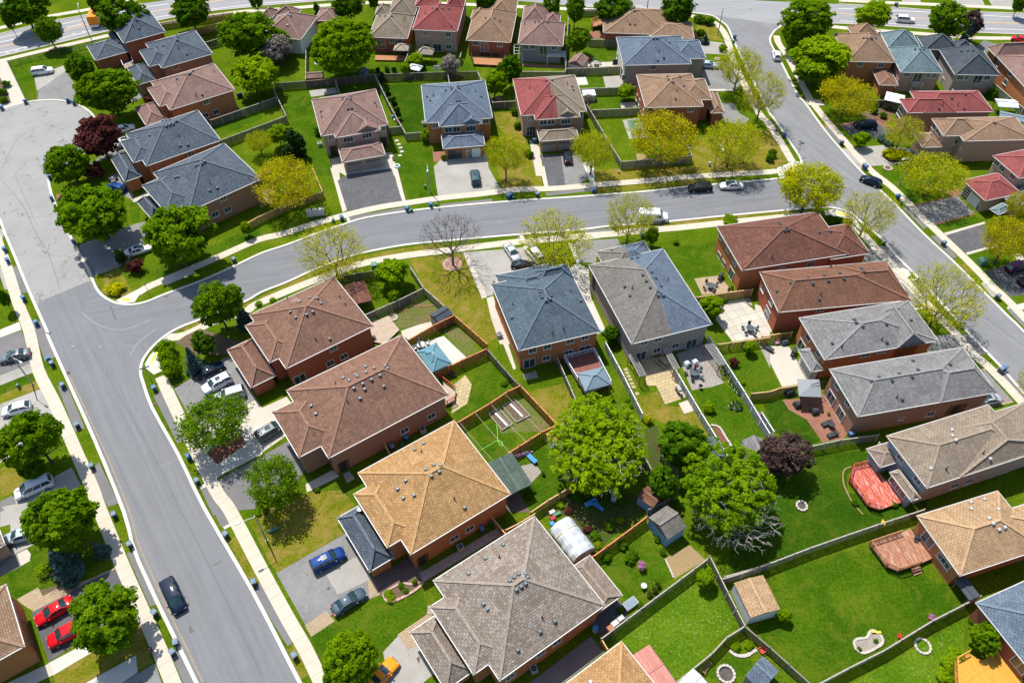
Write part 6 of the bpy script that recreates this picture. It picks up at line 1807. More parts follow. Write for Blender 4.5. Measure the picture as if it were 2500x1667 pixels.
car('suv', 'white', '30 1165,190 1375,205', 'white suv driving along the arterial road')
car('hatch', 'white', '30 140,570 110,460', 'white hatchback on the side street near the junction')
car('suv', 'navy', '30 1010,1140 815,1130', 'dark navy suv on the shaded drive of the red roofed house')
car('sedan', 'grey', '30 1350,1385 1180,1395', 'grey car behind the yellow tree on the pale driveway')
car('hatch', 'navy', '31 1030,165 890,110', 'small navy hatchback at the side street kerb')
car('suv', 'purple', '31 2160,930 2360,870', 'deep purple suv on the right edge driveway')
car('sedan', 'navy', '31 2290,1040 2470,1000', 'dark blue car cut by the right edge below the purple suv')
car('sedan', 'silver', '32 2110,570 1850,610', 'silver sedan with dark sunroof on the drive below the grey roof', True)
car('sedan', 'paleblue', '20 1700,595 1860,605', 'pale blue sedan behind the yellow tree at the side street')
car('sedan', 'red', '30 2240,365 2370,395', 'red car cut by the right edge below the arterial')
car('sedan', 'blue', '30 1380,380 1440,420', 'blue car between the teal and charcoal roofs')
car('sedan', 'black', '30 1060,340 1110,400', 'black car between the brown and teal roofs')

# white work van
def work_van(s):
    a, b = P(s); c = (a + b) / 2; d = b - a
    r = empty('work_van', (c.x, c.y, 0), math.atan2(d.y, d.x), 'white cargo van parked on the south side of the crescent', 'van', 'cars parked and driving in the streets')
    m = MB()
    prof = [(-2.75, .35), (-2.78, 1.9), (-2.6, 2.08), (.9, 2.12), (1.15, 2.02), (1.75, 1.2), (2.65, 1.05), (2.8, .8), (2.8, .35)]
    n = len(prof)
    vs, fs = [], []
    for y, k in ((-1.0, 1), (-.86, 1.0), (.86, 1.0), (1.0, 1)):
        for x, z in prof:
            e = abs(y) > .9
            vs.append((x * (.985 if e else 1), y, z - (.13 if e and z > 1 else 0)))
    for j in range(3):
        for i in range(n):
            fs.append((j * n + i, j * n + (i + 1) % n, (j + 1) * n + (i + 1) % n, (j + 1) * n + i))
    fs += [tuple(range(n))[::-1], tuple(range(3 * n, 4 * n))]
    m.mesh(vs, fs)
    m.build('body', PAINT['white'], r, smooth=False)
    w = MB(); w.mesh([(1.19, -.82, 1.99), (1.76, -.86, 1.22), (1.76, .86, 1.22), (1.19, .82, 1.99)], [(0, 1, 2, 3)])
    for v in range(4): w.v[v] += Vector((.03, 0, .03))
    w.build('windscreen', M_CGLASS, r)
    for y in (-1.012, 1.012):
        q = MB(); pts = [(.35, y, 1.25), (1.5, y, 1.25), (1.08, y, 1.78), (.35, y, 1.78)]
        q.face(pts if y < 0 else pts[::-1]); q.build('side_window', M_CGLASS, r)
        q = MB(); q.box((1.2, y * 1.13, 1.35), (.15, .2, .3)); q.build('wing_mirror', M_BLACK, r)
        q = MB(); q.box((2.66, y * .75, .88), (.26, .3, .2)); q.build('headlight', M_HEAD, r)
        q = MB(); q.box((-2.78, y * .9, 1.0), (.08, .15, .5)); q.build('tail_light', M_TAIL, r)
    for x in (-1.65, 1.85):
        for y in (-.92, .92):
            q = MB(); q.tube([(x, y - .12, .36), (x, y + .12, .36)], [.36, .36], 16); wo = q.build('wheel', M_TYRE, r)
            q = MB(); q.tube([(x, y - .125, .36), (x, y + .125, .36)], [.2, .2], 10); q.build('rim', M_RIM, wo)
    for x in (-1.9, -.6): 
        q = MB(); q.bar((x, -.85, 2.17), (x, .85, 2.17), .06, .06); q.build('roof_rack_bar', M_LVENT, r)
work_van('21 1140,455 1440,462')
# orange road truck on the arterial
def road_truck(s):
    a, b = P(s); c = (a + b) / 2; d = b - a
    r = empty('road_truck', (c.x, c.y, 0), math.atan2(d.y, d.x), 'orange road works truck half hidden by the tree on the arterial', 'truck')
    m = MB(); m.box((-1.2, 0, 1.75), (4.6, 2.4, 2.2), taper=.97); m.box((-1.2, 0, 2.93), (4.5, 2.2, .14)); m.build('cargo_box', PAINT['orange'], r)
    m = MB(); m.box((2.2, 0, 1.35), (1.9, 2.2, 1.7), taper=.85); m.build('cab', PAINT['orange'], r)
    m = MB(); m.box((2.75, 0, 1.8), (.95, 1.9, .6), taper=.8); m.build('windscreen', M_CGLASS, r)
    m = MB(); m.box((-.3, 0, .55), (6.0, 1.2, .25)); m.build('chassis', M_BLACK, r)
    m = MB(); m.box((-3.6, 0, .7), (.25, 2.2, .5)); m.build('bumper', PAINT['white'], r)
    for x in (-2.2, 2.1):
        for y in (-1, 1):
            m = MB(); m.tube([(x, y - .15, .48), (x, y + .15, .48)], [.48, .48], 14); m.build('wheel', M_TYRE, r)
road_truck('00 850,255 900,140')
# motorcycle by the blue hatchback
_p = P1('01 1010,120')
_r = empty('motorcycle', _p, 0.5, 'white motorcycle standing by the blue hatchback', 'motorcycle')
m = MB(); m.box((0, 0, .55), (.9, .3, .35), taper=.7); m.box((.1, 0, .82), (.5, .26, .2), taper=.7); m.build('body', PAINT['white'], _r)
for x in (-.65, .7):
    m = MB(); m.tube([(x, -.06, .3), (x, .06, .3)], [.3, .3], 14); m.build('wheel', M_TYRE, _r)
m = MB(); m.bar((.45, -.35, 1.0), (.45, .35, 1.0), .05, .05); m.build('handlebar', M_BLACK, _r)
m = MB(); m.box((-.3, 0, .8), (.55, .25, .1)); m.build('seat', M_BLACK, _r)
# ---------------------------------------------------------------- fences
FW = {}
for k, a, b_ in (('grey', (0.20, 0.175, 0.15), (0.26, 0.235, 0.205)), ('dark', (0.115, 0.10, 0.085), (0.16, 0.14, 0.12)), ('cedar', (0.34, 0.115, 0.045), (0.42, 0.155, 0.065)),
                 ('wood', (0.36, 0.20, 0.09), (0.43, 0.26, 0.13)), ('pale', (0.42, 0.42, 0.44), (0.50, 0.50, 0.52)), ('green', (0.26, 0.33, 0.25), (0.31, 0.38, 0.30))):
    FW[k] = boards('fence_' + k, a, b_, 0.16)
    FW[k + '_rail'] = plain('fence_rail_' + k, mul(b_, 1.35), 0.85, 0.15, 3.0)
M_WIRE = plain('black_wire', (0.03, 0.03, 0.03), 0.6)
FG = 'back garden fences'
def fence(style, s, h, label, name='wooden_fence', gap=0.03, top_z=None, wire=False, post=2.4):
    pts = P(s, h if top_z is None else top_z)
    for p in pts: p.z = 0
    o = pts[0]
    root = empty(name, o, 0, label, 'fence', FG)
    inv = Matrix.Translation(-o)
    pan, rail = MB(), MB()
    posts = []
    k = 0
    for a, b in zip(pts, pts[1:]):
        d = b - a; L = d.length; t = d / L
        q = Vector((-t.y, t.x, 0))
        if wire:
            x = 0.0
            while x < L:
                pan.bar(a + t * x + Vector((0, 0, .05)), a + t * x + Vector((0, 0, h - .02)), .018, .018)
                x += 0.22
            for i in range(7):
                pan.bar(a + Vector((0, 0, .1 + i * (h - .2) / 6)), b + Vector((0, 0, .1 + i * (h - .2) / 6)), .014, .014)
        else:
            w = 0.145
            n = max(1, int(L / (w + gap)))
            st = L / n
            for i in range(n):
                c = a + t * (i + .5) * st + q * (0.022 if (k + i) % 2 else -0.022)
                hh = h - 0.06 + rnd.uniform(-.02, .02)
                pan.bar(c - t * (st - gap) / 2 + Vector((0, 0, hh / 2 + .03)), c + t * (st - gap) / 2 + Vector((0, 0, hh / 2 + .03)), 0.022, hh)
            k += n
        rail.bar(a + Vector((0, 0, h)), b + Vector((0, 0, h)), 0.05 if wire else 0.15, 0.045)
        m = max(1, int(round(L / post)))
        for i in range(m + 1):
            if i == 0 and a is not pts[0]: continue
            posts.append(a + d * i / m)
    pan.build('panel', M_WIRE if wire else FW[style], root, inv)
    rail.build('top_rail', M_WIRE if wire else FW[style + '_rail'], root, inv)
    pm = MB(); pm.box((0, 0, (h + .12) / 2), (.06 if wire else .13, .06 if wire else .13, h + .12)); pm.box((0, 0, h + .15), (.08, .08, .06) if wire else (.17, .17, .06), taper=.6)
    me = pm.build('post', M_WIRE if wire else FW[style + '_rail'], link=False).data
    for p in posts[:99]:
        c = bpy.data.objects.new('post', me); COL.objects.link(c); c.parent = root; c.location = p - o
    return root
F_ = fence
F_('wood', '00 1425,205 1640,170 2070,112', 1.8, 'brown board fence along the arterial verge at the top left')
F_('wood', '00 1590,290 1990,197 2334,135', 1.8, 'orange brown fence behind the northernmost court house')
F_('grey', '00 1830,378 1960,340', 1.8, 'short grey fence beside the tan roof corner of the court')
F_('grey', '00 1870,1072 2334,912 10 195,865', 1.8, 'grey fence between the two middle court gardens')
F_('grey', '00 1950,1255 2334,1112 10 285,1032', 1.8, 'grey fence behind the purple maple house')
F_('grey', '10 175,795 285,1032', 1.8, 'grey fence side rail down the big lawn')
F_('dark', '10 180,745 730,700 1070,665 1610,645 1990,637', 1.8, 'long dark fence behind the crescent houses and basketball hoop')
F_('grey', '10 722,718 762,832', 1.8, 'short grey fence beside the small patio')
F_('grey', '10 1080,672 1220,960 1350,1190', 1.8, 'long grey fence between the rose and blue roofed houses')
F_('grey', '10 1195,1137 1320,1125', 1.7, 'short grey gate fence beside the rose roofed house')
F_('grey', '10 1350,1190 1560,1172', 1.7, 'grey fence joining the slate blue house to its side fence')
F_('grey', '10 462,450 460,712', 1.8, 'pale grey fence running down from the white sided house')
F_('grey', '10 1990,640 2130,920', 1.8, 'grey fence behind the slate blue house on its right')
F_('grey', '10 2130,912 2334,900', 1.8, 'grey fence between the slate blue house and red roof')
F_('grey', '10 1400,402 1342,555', 1.8, 'grey fence between the gazebo and red roofed house')
F_('grey', '10 1845,470 1830,520', 1.8, 'grey fence stub beside the cedar deck')
F_('grey', '10 1725,652 1740,742', 1.8, 'short grey fence at the basketball hoop')
F_('grey', '20 20,637 510,642', 1.8, 'dark grey fence behind the red and tan roof')
F_('grey', '20 515,612 800,605 1000,592', 1.8, 'grey fence behind the umbrella patio')
F_('grey', '20 640,792 980,780 1140,772', 1.8, 'grey fence between the concrete pads and bush')
F_('grey', '20 730,982 1180,962', 1.8, 'grey fence above the green sports court')
F_('grey', '20 685,900 850,1180 1010,1440', 1.8, 'long grey fence beside the green sports court lawn')
F_('grey', '20 1010,1440 1320,1415 1640,1388', 1.8, 'grey fence facing the crescent below the big yellow tree')
F_('grey', '20 1640,1388 1560,1175', 1.8, 'grey fence on the corner side of the fenced yard')
F_('grey', '20 715,352 970,360', 1.8, 'grey fence above the small gabled shed lawn')
F_('grey', '20 538,150 512,640', 1.8, 'thin grey fence right of the white pergola')
F_('grey', '20 640,88 840,82', 1.8, 'grey fence beside the wide bungalow')
F_('wood', '11 -90,510 30,440 330,305 610,212', 1.6, 'tan fence around the yellow tree by the mailboxes')
F_('wood', '11 520,0 610,212', 1.6, 'tan fence on the lawn side of the yellow tree')
F_('wood', '11 -60,110 150,30', 1.6, 'tan fence behind the yellow tree')
F_('dark', '11 770,962 930,935 1090,912', 1.8, 'dark fence beside the crescent pavement behind the brown roof')
F_('grey', '11 1390,880 1510,1065', 1.8, 'grey fence on the right of the shady corner yard')
F_('grey', '11 985,1310 1290,1175 1510,1068', 1.9, 'pale grey fence above the weedy garden')
F_('grey', '11 1512,1068 1785,1312', 1.8, 'grey fence beside the sunny side lawn')
F_('cedar', '11 1372,1532 1600,1400 1782,1312', 1.9, 'orange cedar fence behind the glass topped gazebo')
F_('cedar', '11 1785,1312 2080,1570', 1.8, 'cedar fence right of the planted garden strip')
F_('cedar', '12 1612,335 1850,215 2070,115', 1.9, 'dark cedar fence between the gazebo patio and round stone patio')
F_('dark', '12 2075,118 2334,412 22 110,440', 1.9, 'dark fence along the side of the small green lawn')
F_('cedar', '12 1810,772 2100,600 22 0,492 110,442', 1.9, 'red cedar fence above the clothes line garden')
F_('cedar', '22 112,442 440,790', 1.9, 'red cedar fence beside the raised vegetable beds')
F_('cedar', '22 440,790 300,855 0,1045', 1.9, 'red cedar fence below the clothes line garden')
F_('pale', '22 870,55 1035,360 1200,690', 1.7, 'pale fence between the two centre semi gardens')
F_('pale', '22 1485,285 1720,680 1965,1075', 1.7, 'long pale fence dividing the flagstone and paver gardens')
F_('pale', '22 1790,0 2110,500 2334,870', 1.7, 'pale fence on the right of the pot garden')
F_('grey', '22 440,195 510,350 605,570', 1.7, 'grey fence between the slate semi gardens')
F_('wood', '21 1680,1152 1950,1110 2180,1080', 1.8, 'tan fence below the beige paver patio')
F_('wood', '22 1868,75 2100,45 2334,12', 1.7, 'tan slatted fence below the white patio', gap=0.12)
F_('wood', '31 0,1500 140,1478 270,1462', 1.7, 'tan slatted fence beside the rust roofed house', gap=0.12)
F_('wood', '22 2170,512 2334,495 32 160,465 320,440', 1.7, 'wooden fence below the grey roofed house patio')
F_('pale', '32 0,680 110,850', 1.7, 'pale fence end at the dark purple tree')
F_('grey', '32 420,985 700,925 1040,880', 1.7, 'weathered slatted fence below the red paver patio', gap=0.08)
F_('pale', '32 1045,950 1088,1002', 1.6, 'short white gate fence beside the tan roofed house')
F_('grey', '33 -330,620 0,530 430,365 760,250 1040,155 1450,22', 1.8, 'long grey fence between the two large lawns')
F_('grey', '23 1910,642 2100,585 2334,500', 1.8, 'grey fence piece behind the tan roofed shed')
F_('grey', '23 1800,440 1960,760 2110,1052', 1.8, 'grey fence between the weedy yard and tan roofed shed')
F_('grey', '23 832,1172 1300,820 1780,462', 1.8, 'long weathered fence above the weedy yard')
F_('wood', '23 832,1172 890,1270', 1.7, 'short tan fence at the golden roof corner')
F_('grey', '23 2110,1060 1950,1160 1820,1300 1500,1562', 1.7, 'curving grey fence below the weedy yard')
F_('dark', '23 2112,1062 2334,1250 33 240,1400 430,1572', 1.7, 'dark fence beside the blue roofed barn shed')
F_('wood', '22 200,1570 360,1460 560,1342', 1.7, 'tan fence below the green patio cover')
F_('wood', '23 -20,205 110,140 240,60', 1.8, 'yellowish fence between golden and speckled roofs')
F_('cedar', '23 590,528 760,440 1000,265 1240,85', 1.8, 'orange cedar fence above the pink flower lawn')
F_('dark', '22 1250,1545 1400,1470 1500,1400', 1.8, 'dark fence piece at the blue shed')
F_('grey', '33 460,1600 780,1430 1100,1270 1520,1012 1950,792', 1.8, 'long grey fence along the bottom of the large lawn')
F_('wood', '13 2110,80 2240,240', 1.6, 'small brown gate fence between the golden and speckled houses')
F_('green', '30 2060,735 2200,855 2334,965', 1.7, 'pale green fence at the right below the brown roof')
F_('pale', '30 1610,685 1705,805', 1.5, 'pale fence behind the teal roofed house')
F_('dark', '30 930,892 1060,895 1190,902', 1.6, 'dark fence behind the white canopy room')
F_('grey', '00 68,548 150,720 242,895', 1.3, 'black wire fence beside the court path', name='wire_fence', wire=True)
F_('grey', '00 70,545 340,482 600,425 960,342', 1.3, 'black wire fence along the corner lawn verge', name='wire_fence', wire=True)
F_('grey', '22 1210,1060 1280,1190', 1.6, 'bleached fence remnant below the dark green tree')
F_('grey', '22 1365,1050 1500,1180 1530,1330', 1.7, 'shaded fence right of the huge lime tree')
F_('wood', '12 1165,960 1215,1060', 1.5, 'small brown screen fence at the long brick wall')
# ---------------------------------------------------------------- wheeled bins
M_BBODY = plain('bin_dark_body', (0.030, 0.040, 0.055), 0.5, 0.1)
M_BLID = plain('bin_blue_lid', (0.085, 0.18, 0.33), 0.7, 0.08)
M_BBLUE = plain('bin_blue_body', (0.020, 0.075, 0.22), 0.5, 0.1)
M_GLID = plain('bin_grey_lid', (0.16, 0.22, 0.29), 0.7, 0.08)
M_GREEN = plain('bin_green', (0.020, 0.16, 0.065), 0.5, 0.1)
M_DGREEN = plain('utility_green', (0.055, 0.16, 0.11), 0.55, 0.1)
_bins = {}
def make_bin(kind):
    body, lid, whl = MB(), MB(), MB()
    if kind == 'green':
        body.box((0, 0, .33), (.44, .42, .62), Matrix.Rotation(math.pi, 3, 'X'), taper=.8); lid.box((0, 0, .68), (.48, .46, .07), taper=.85)
        bm_, lm = M_GREEN, M_GREEN
    else:
        body.box((0, 0, .52), (.72, .66, .92), Matrix.Rotation(math.pi, 3, 'X'), taper=.78)
        lid.box((.02, 0, 1.03), (.72, .66, .08), taper=.85); lid.box((0, 0, 1.09), (.4, .36, .04), taper=.8); lid.bar((-.42, -.28, 1.0), (-.42, .28, 1.0), .05, .05)
        bm_, lm = (M_BBLUE, M_BLID) if kind == 'blue' else (M_BBODY, M_GLID)
    for y in (-.3, .3): whl.tube([(-.26, y * .8 - .04, .12), (-.26, y * .8 + .04, .12)], [.12, .12], 10)
    return [('body', body.build('body', bm_, link=False).data), ('lid', lid.build('lid', lm, link=False).data), ('wheels', whl.build('wheel', M_BLACK, link=False).data)]
def wbin(kind, s, label, rz=None):
    if kind not in _bins: _bins[kind] = make_bin(kind)
    for t, x, y in toks(s):
        p = at(t, x, y)
        o = empty('wheeled_bin', p, rnd.uniform(-.3, .3) + (-0.9 if t % 10 > 0 and t < 20 else 0.3), label, 'bin', 'wheeled bins put out along the kerbs')
        for nm, me in _bins[kind][:2]:
            c = bpy.data.objects.new(nm, me); COL.objects.link(c); c.parent = o
        c = bpy.data.objects.new('wheels', _bins[kind][2][1]); COL.objects.link(c); c.parent = o
for k, s, lb in (
    ('blue', '02 445,225', 'blue lidded bin, left of a pair, below the grey sedan'), ('grey', '02 478,268', 'grey lidded bin, right of the pair below the grey sedan'),
    ('grey', '02 572,462', 'bin on the apron edge opposite the three parked cars'), ('grey', '02 700,815', 'bin on the verge end across from the mulch bed tree'),
    ('grey', '02 830,1180', 'bin beside the pavement below the big left maple'), ('grey', '03 1030,90', 'bin on the verge above the left maple shadow'),
    ('grey', '03 1170,355', 'bin on the verge end above the asphalt apron and blue spruce'), ('grey', '03 1390,960', 'bin on the grass at the nose of the dark minivan'),
    ('grey', '03 1550,1310', 'front bin of the pair lowest on the left verge'), ('grey', '03 1580,1225', 'rear bin of the pair lowest on the left verge'),
    ('grey', '03 2020,265', 'bin at the kerb in front of the golden house lamp post'), ('grey', '03 2270,690', 'bin on the verge before the blue suv driveway'),
    ('grey', '13 370,1340', 'bin on the verge before the dense round tree'),
    ('blue', '02 1385,485', 'blue lidded bin on the verge before the navy sedan'), ('blue', '02 1690,1095', 'blue lidded bin on the verge left of the mulch bed'), ('grey', '02 1765,1310', 'grey bin at the end of the white walkway'),
    ('blue', '01 55,745', 'bin, upper of two, on the grass at the far left edge'), ('blue', '01 80,845', 'bin, lower of two, on the grass at the far left edge'),
    ('blue', '01 222,1180', 'bin at the top of the left verge by the pavement'), ('blue', '01 335,1400', 'bin at the lower end of the left verge'),
    ('blue', '01 470,290', 'blue bin at the kerb left of the broad court maple'), ('blue', '01 670,680', 'blue bin at the kerb by the shaded driveway'), ('blue', '01 450,100', 'blue bin at the kerb by the wine red shrub'),
    ('grey', '01 2090,840', 'lone bin on the crescent verge opposite the green maple'),
    ('blue', '00 25,980', 'blue bin at the court edge on the far left'), ('blue', '00 235,925', 'blue bin at the end of the court wire fence'), ('blue', '00 610,915', 'blue bin, left of three, at the court driveway'), ('blue', '00 668,935', 'blue bin, right of three, at the court driveway'), ('green', '00 635,915', 'small green bin between two blue bins at the court'),
    ('blue', '11 1365,385', 'blue bin on the verge right of the dark driveway'), ('green', '11 1405,390', 'green bin next to the blue one right of the dark driveway'), ('blue', '11 1575,350', 'blue bin on the verge below the lamp post'), ('green', '11 1625,340', 'green bin beside the lamp post shadow'),
    ('blue', '11 785,465', 'blue bin between the mailboxes and the dark driveway'), ('green', '11 710,480', 'green bin just below the mailboxes'),
    ('blue', '11 2265,275', 'blue bin left of the green one under the olive tree'), ('green', '11 2310,280', 'green bin under the olive budding tree'), ('blue', '21 30,262', 'blue bin right of the green one under the olive tree'), ('grey', '21 265,260', 'grey bin on the verge by the fire hydrant lawn'),
    ('blue', '21 765,220', 'blue bin at the foot of the red and tan house driveway'), ('grey', '21 952,545', 'grey bin left of the white van tree'), ('blue', '21 480,600', 'blue bin under the wide yellow tree by the kerb'), ('green', '21 165,620', 'green bin left of the wide yellow tree'), ('grey', '21 230,610', 'grey bin behind the wide yellow tree'),
    ('blue', '31 1205,275', 'blue bin beside the small navy hatchback'), ('green', '31 1230,320', 'green bin below the small navy hatchback'), ('grey', '31 1610,690', 'grey bin on the apron before the dark driveway'), ('green', '31 1085,685', 'green bin under the leaning tree at the maroon house'),
    ('green', '31 1385,1010', 'green bin on the kerb before the rust roofed house'), ('blue', '31 1770,1410', 'blue bin under the wide budding street tree'), ('grey', '31 2090,1165', 'grey bin below the purple suv driveway'),
    ('blue', '30 195,1220', 'blue bin on the corner verge near the walking person'), ('grey', '30 705,1290', 'grey bin at the shaded blue suv driveway'), ('grey', '30 905,1495', 'grey bin at the pale shared driveway'), ('blue', '31 920,15', 'blue bin right beside the top of the navy hatchback'),
    ('blue', '32 2150,305', 'blue bin, right of two, above the silver sedan'), ('grey', '32 2115,320', 'grey bin, left of two, above the silver sedan'), ('grey', '30 1190,60', 'dark bin across the arterial above the white suv'),
    ('blue', '20 2015,350', 'blue bin at the bungalow corner of the junction'), ('green', '20 2010,385', 'green bin at the bungalow corner of the junction'),
    ('blue', '13 2030,215', 'blue bin against the golden house side wall'), ('green', '13 2110,155', 'green bin against the golden house side wall'), ('blue', '12 1360,930', 'bright blue bin against the long brown house wall'), ('green', '12 1320,985', 'green bin next to the blue one at the brown house wall'), ('grey', '12 1235,1010', 'dark bin by the brown screen fence'),
    ('blue', '20 235,1270', 'blue bin by the white door of the red and tan house'), ('blue', '31 1915,370', 'blue bin beside the white double garage door'), ('green', '21 850,1480', 'green bin between the centre semis'),
    ('blue', '32 785,895', 'blue bin lying near the red paver patio corner'),
):
    wbin(k, s, lb)

# ---------------------------------------------------------------- street furniture
M_STEEL = plain('lamp_steel', (0.26, 0.265, 0.27), 0.5, 0.08, metal=0.3)
M_LAMPH = plain('lamp_head', (0.55, 0.57, 0.58), 0.4, 0.05)
def lamp(s, arm, label, h=6.8):
    p = P1(s); a = Vector((*arm, 0)).normalized()
    r = empty('street_lamp', p, 0, label, 'street lamp', 'street lamps')
    m = MB(); m.tube([(0, 0, 0), (0, 0, h)], [.13, .075], 10); m.build('pole', M_STEEL, r)
    m = MB(); m.tube([(0, 0, h - .3), tuple(a * .8 + Vector((0, 0, h - .05))), tuple(a * 1.9 + Vector((0, 0, h + .1)))], [.05, .045, .04], 6); m.build('arm', M_LAMPH, r)
    m = MB(); c = a * 2.2 + Vector((0, 0, h + .08)); M = Matrix((a, Vector((-a.y, a.x, 0)), Vector((0, 0, 1)))).transposed()
    m.box(c, (.75, .3, .14), M, taper=.75); m.build('lamp_head', M_LAMPH, r)
    m = MB(); m.cyl((0, 0, 0), .2, .12, 10); m.build('base', M_STEEL, r)
lamp('02 290,430', (.8, -.5), 'street lamp on the left lawn below the grey sedan')
lamp('13 115,300', (-.85, -.5), 'street lamp on the lawn left of the golden house')
lamp('11 1567,220', (.1, -1), 'street lamp on the lawn left of the slate blue house drive')
lamp('20 1828,1530', (.1, -1), 'street lamp on the corner lawn under the yellow trees')
lamp('20 1868,312', (.9, .1), 'street lamp at the bungalow corner of the junction')
lamp('31 1220,150', (-.8, -.4), 'street lamp right of the small navy hatchback')
lamp('00 805,340', (-.3, .9), 'thin street lamp on the verge near the orange truck', 7.5)
lamp('20 1240,75', (0, 1), 'street lamp cut by the top edge above the bungalow', 7.5)
M_SIGNG = plain('sign_green', (0.01, 0.10, 0.06), 0.5, 0.05)
M_SIGNR = plain('sign_red', (0.5, 0.02, 0.02), 0.5, 0.05)
M_SIGNY = plain('sign_amber', (0.8, 0.35, 0.02), 0.5, 0.05)
def street_sign(s, label):
    r = empty('street_sign', P1(s), 0.5, label, 'street sign', 'street signs')
    m = MB(); m.cyl((0, 0, 0), .04, 3.0, 8); m.build('pole', M_STEEL, r)
    m = MB(); m.box((0, 0, 2.75), (1.5, .03, .24)); m.build('blade', M_SIGNG, r)
    m = MB(); m.box((0, 0, 3.02), (.03, 1.4, .24)); m.build('blade', M_SIGNG, r)
street_sign('02 1340,380', 'green street name sign at the hedge corner of the left street')
street_sign('30 320,1380', 'green street name sign at the crescent corner verge')
street_sign('20 1660,140', 'green street name sign at the bungalow junction verge')
def stop_sign(s, label, face):
    r = empty('stop_sign', P1(s), face, label, 'stop sign', 'stop signs')
    m = MB(); m.cyl((0, 0, 0), .035, 2.7, 8); m.build('pole', M_STEEL, r)
    m = MB(); vs = [(.4 * math.cos(R(22.5 + 45 * i)), .4 * math.sin(R(22.5 + 45 * i))) for i in range(8)]
    M = Matrix.Rotation(R(90), 4, 'X')
    m.prism(vs, 0.05, .075); m.v = [M @ v + Vector((0, 0, 2.4)) for v in m.v]; m.build('sign_plate', M_SIGNR, r)
    c = bpy.data.curves.new('lettering', 'FONT'); c.body = 'STOP'; c.size = .3; c.align_x = 'CENTER'; c.align_y = 'CENTER'; c.extrude = .002
    tmp = bpy.data.objects.new('lettering', c); COL.objects.link(tmp); bpy.context.view_layer.update()
    me = bpy.data.meshes.new_from_object(tmp.evaluated_get(bpy.context.evaluated_depsgraph_get())); bpy.data.objects.remove(tmp)
    me.materials.clear(); me.materials.append(M_WPAINT)
    o = bpy.data.objects.new('lettering', me); COL.objects.link(o); o.parent = r; o.location = (0, -.085, 2.4); o.rotation_euler = (R(90), 0, 0)
stop_sign('31 600,350', 'red stop sign at the crescent end by the lime tree', R(60))
stop_sign('30 125,300', 'stop sign at the side street junction with the arterial', R(180))
stop_sign('01 1330,1120', 'stop sign at the corner verge of the crescent mouth', R(-60))
_r = empty('road_work_sign', P1('00 420,200'), 0, 'orange road work sign on the verge beyond the arterial', 'sign')
m = MB(); m.cyl((0, 0, 0), .04, 2.4, 8); m.build('pole', M_STEEL, _r)
m = MB(); m.box((0, -.06, 2.4), (.9, .03, .9), Matrix.Rotation(R(45), 3, 'Y')); m.build('sign_plate', M_SIGNY, _r)
_r = empty('crossing_sign', P1('30 815,225'), 0, 'small amber sign on the near verge left of the white suv', 'sign')
m = MB(); m.cyl((0, 0, 0), .04, 2.2, 8); m.build('pole', M_STEEL, _r)
m = MB(); m.box((0, -.06, 2.2), (.65, .03, .65), Matrix.Rotation(R(45), 3, 'Y')); m.build('sign_plate', M_SIGNY, _r)
# fire hydrants
def hydrant(s, label):
    r = empty('fire_hydrant', P1(s), 0, label, 'hydrant', 'fire hydrants')
    m = MB(); m.cyl((0, 0, 0), .17, .12, 10); m.cyl((0, 0, .1), .12, .5, 10); m.build('barrel', M_SIGNR, r)
    m = MB(); m.cyl((0, 0, .6), .15, .18, 10, r2=.05); m.build('bonnet', M_WPAINT, r)
    m = MB(); m.tube([(-.2, 0, .45), (.2, 0, .45)], [.06, .06], 8); m.build('nozzle', M_WPAINT, r)
hydrant('21 187,120', 'red fire hydrant on the lawn below the olive budding tree')
hydrant('21 985,50', 'red fire hydrant at the corner of the big yellow tree fence')
# community mailboxes
_a, _b = P('11 480,440 630,420')
_d = (_b - _a).normalized()
for i in range(3):
    p = _a + (_b - _a) * (i + .5) / 3
    r = empty('community_mailbox', p, math.atan2(_d.y, _d.x), ('leftmost grey community mailbox of three at the kerb', 'middle grey community mailbox of three at the kerb', 'rightmost grey community mailbox of three at the kerb')[i], 'mailbox', 'community mailboxes')
    m = MB(); m.box((0, 0, .9), (1.15, .6, 1.35)); m.box((0, 0, 1.62), (1.22, .7, .08)); m.build('cabinet', M_LVENT, r)
    m = MB()
    for q in range(3):
        for k in range(4): m.box((-.36 + q * .36, -.305, .45 + k * .3), (.3, .02, .24))
    m.build('doors', plain('mailbox_door', (0.5, 0.52, 0.55), .4), r)
    m = MB(); m.box((0, 0, .11), (.9, .45, .22)); m.build('pedestal', M_STEEL, r)
# utility cabinets and pedestals
def cabinet(s, sz, label, mat=M_DGREEN):
    r = empty('utility_cabinet', P1(s), 0.2, label, 'utility cabinet', 'utility cabinets')
    m = MB(); m.box((0, 0, sz[2] / 2), sz, taper=.92); m.build('housing', mat, r)
    m = MB(); m.box((0, 0, sz[2] + .03), (sz[0] * 1.02, sz[1] * 1.02, .07), taper=.9); m.build('lid', mat, r)
cabinet('11 1075,895', (1.0, 1.1, 1.1), 'green transformer box beside the crescent pavement fence')
cabinet('21 1200,610', (1.0, 1.0, 1.1), 'green transformer box left of the small tree by the van')
cabinet('31 1955,850', (1.3, 1.2, 1.0), 'green transformer box on the lawn above the purple suv')
cabinet('11 1525,180', (.4, .4, .7), 'small green pedestal on the lawn by the lamp post')
cabinet('02 175,460', (.4, .4, .8), 'small green pedestal on the left lawn below the lamp')
cabinet('20 1790,1475', (.45, .45, .8), 'pale pedestal on the corner lawn beside the lamp', M_LVENT)
cabinet('32 2220,690', (.9, .8, .8), 'pale green box on the lawn below the silver sedan', M_DGREEN)
m = MB(); m.tube([(-.75, 0, .28), (.75, 0, .28)], [.26, .26], 12)
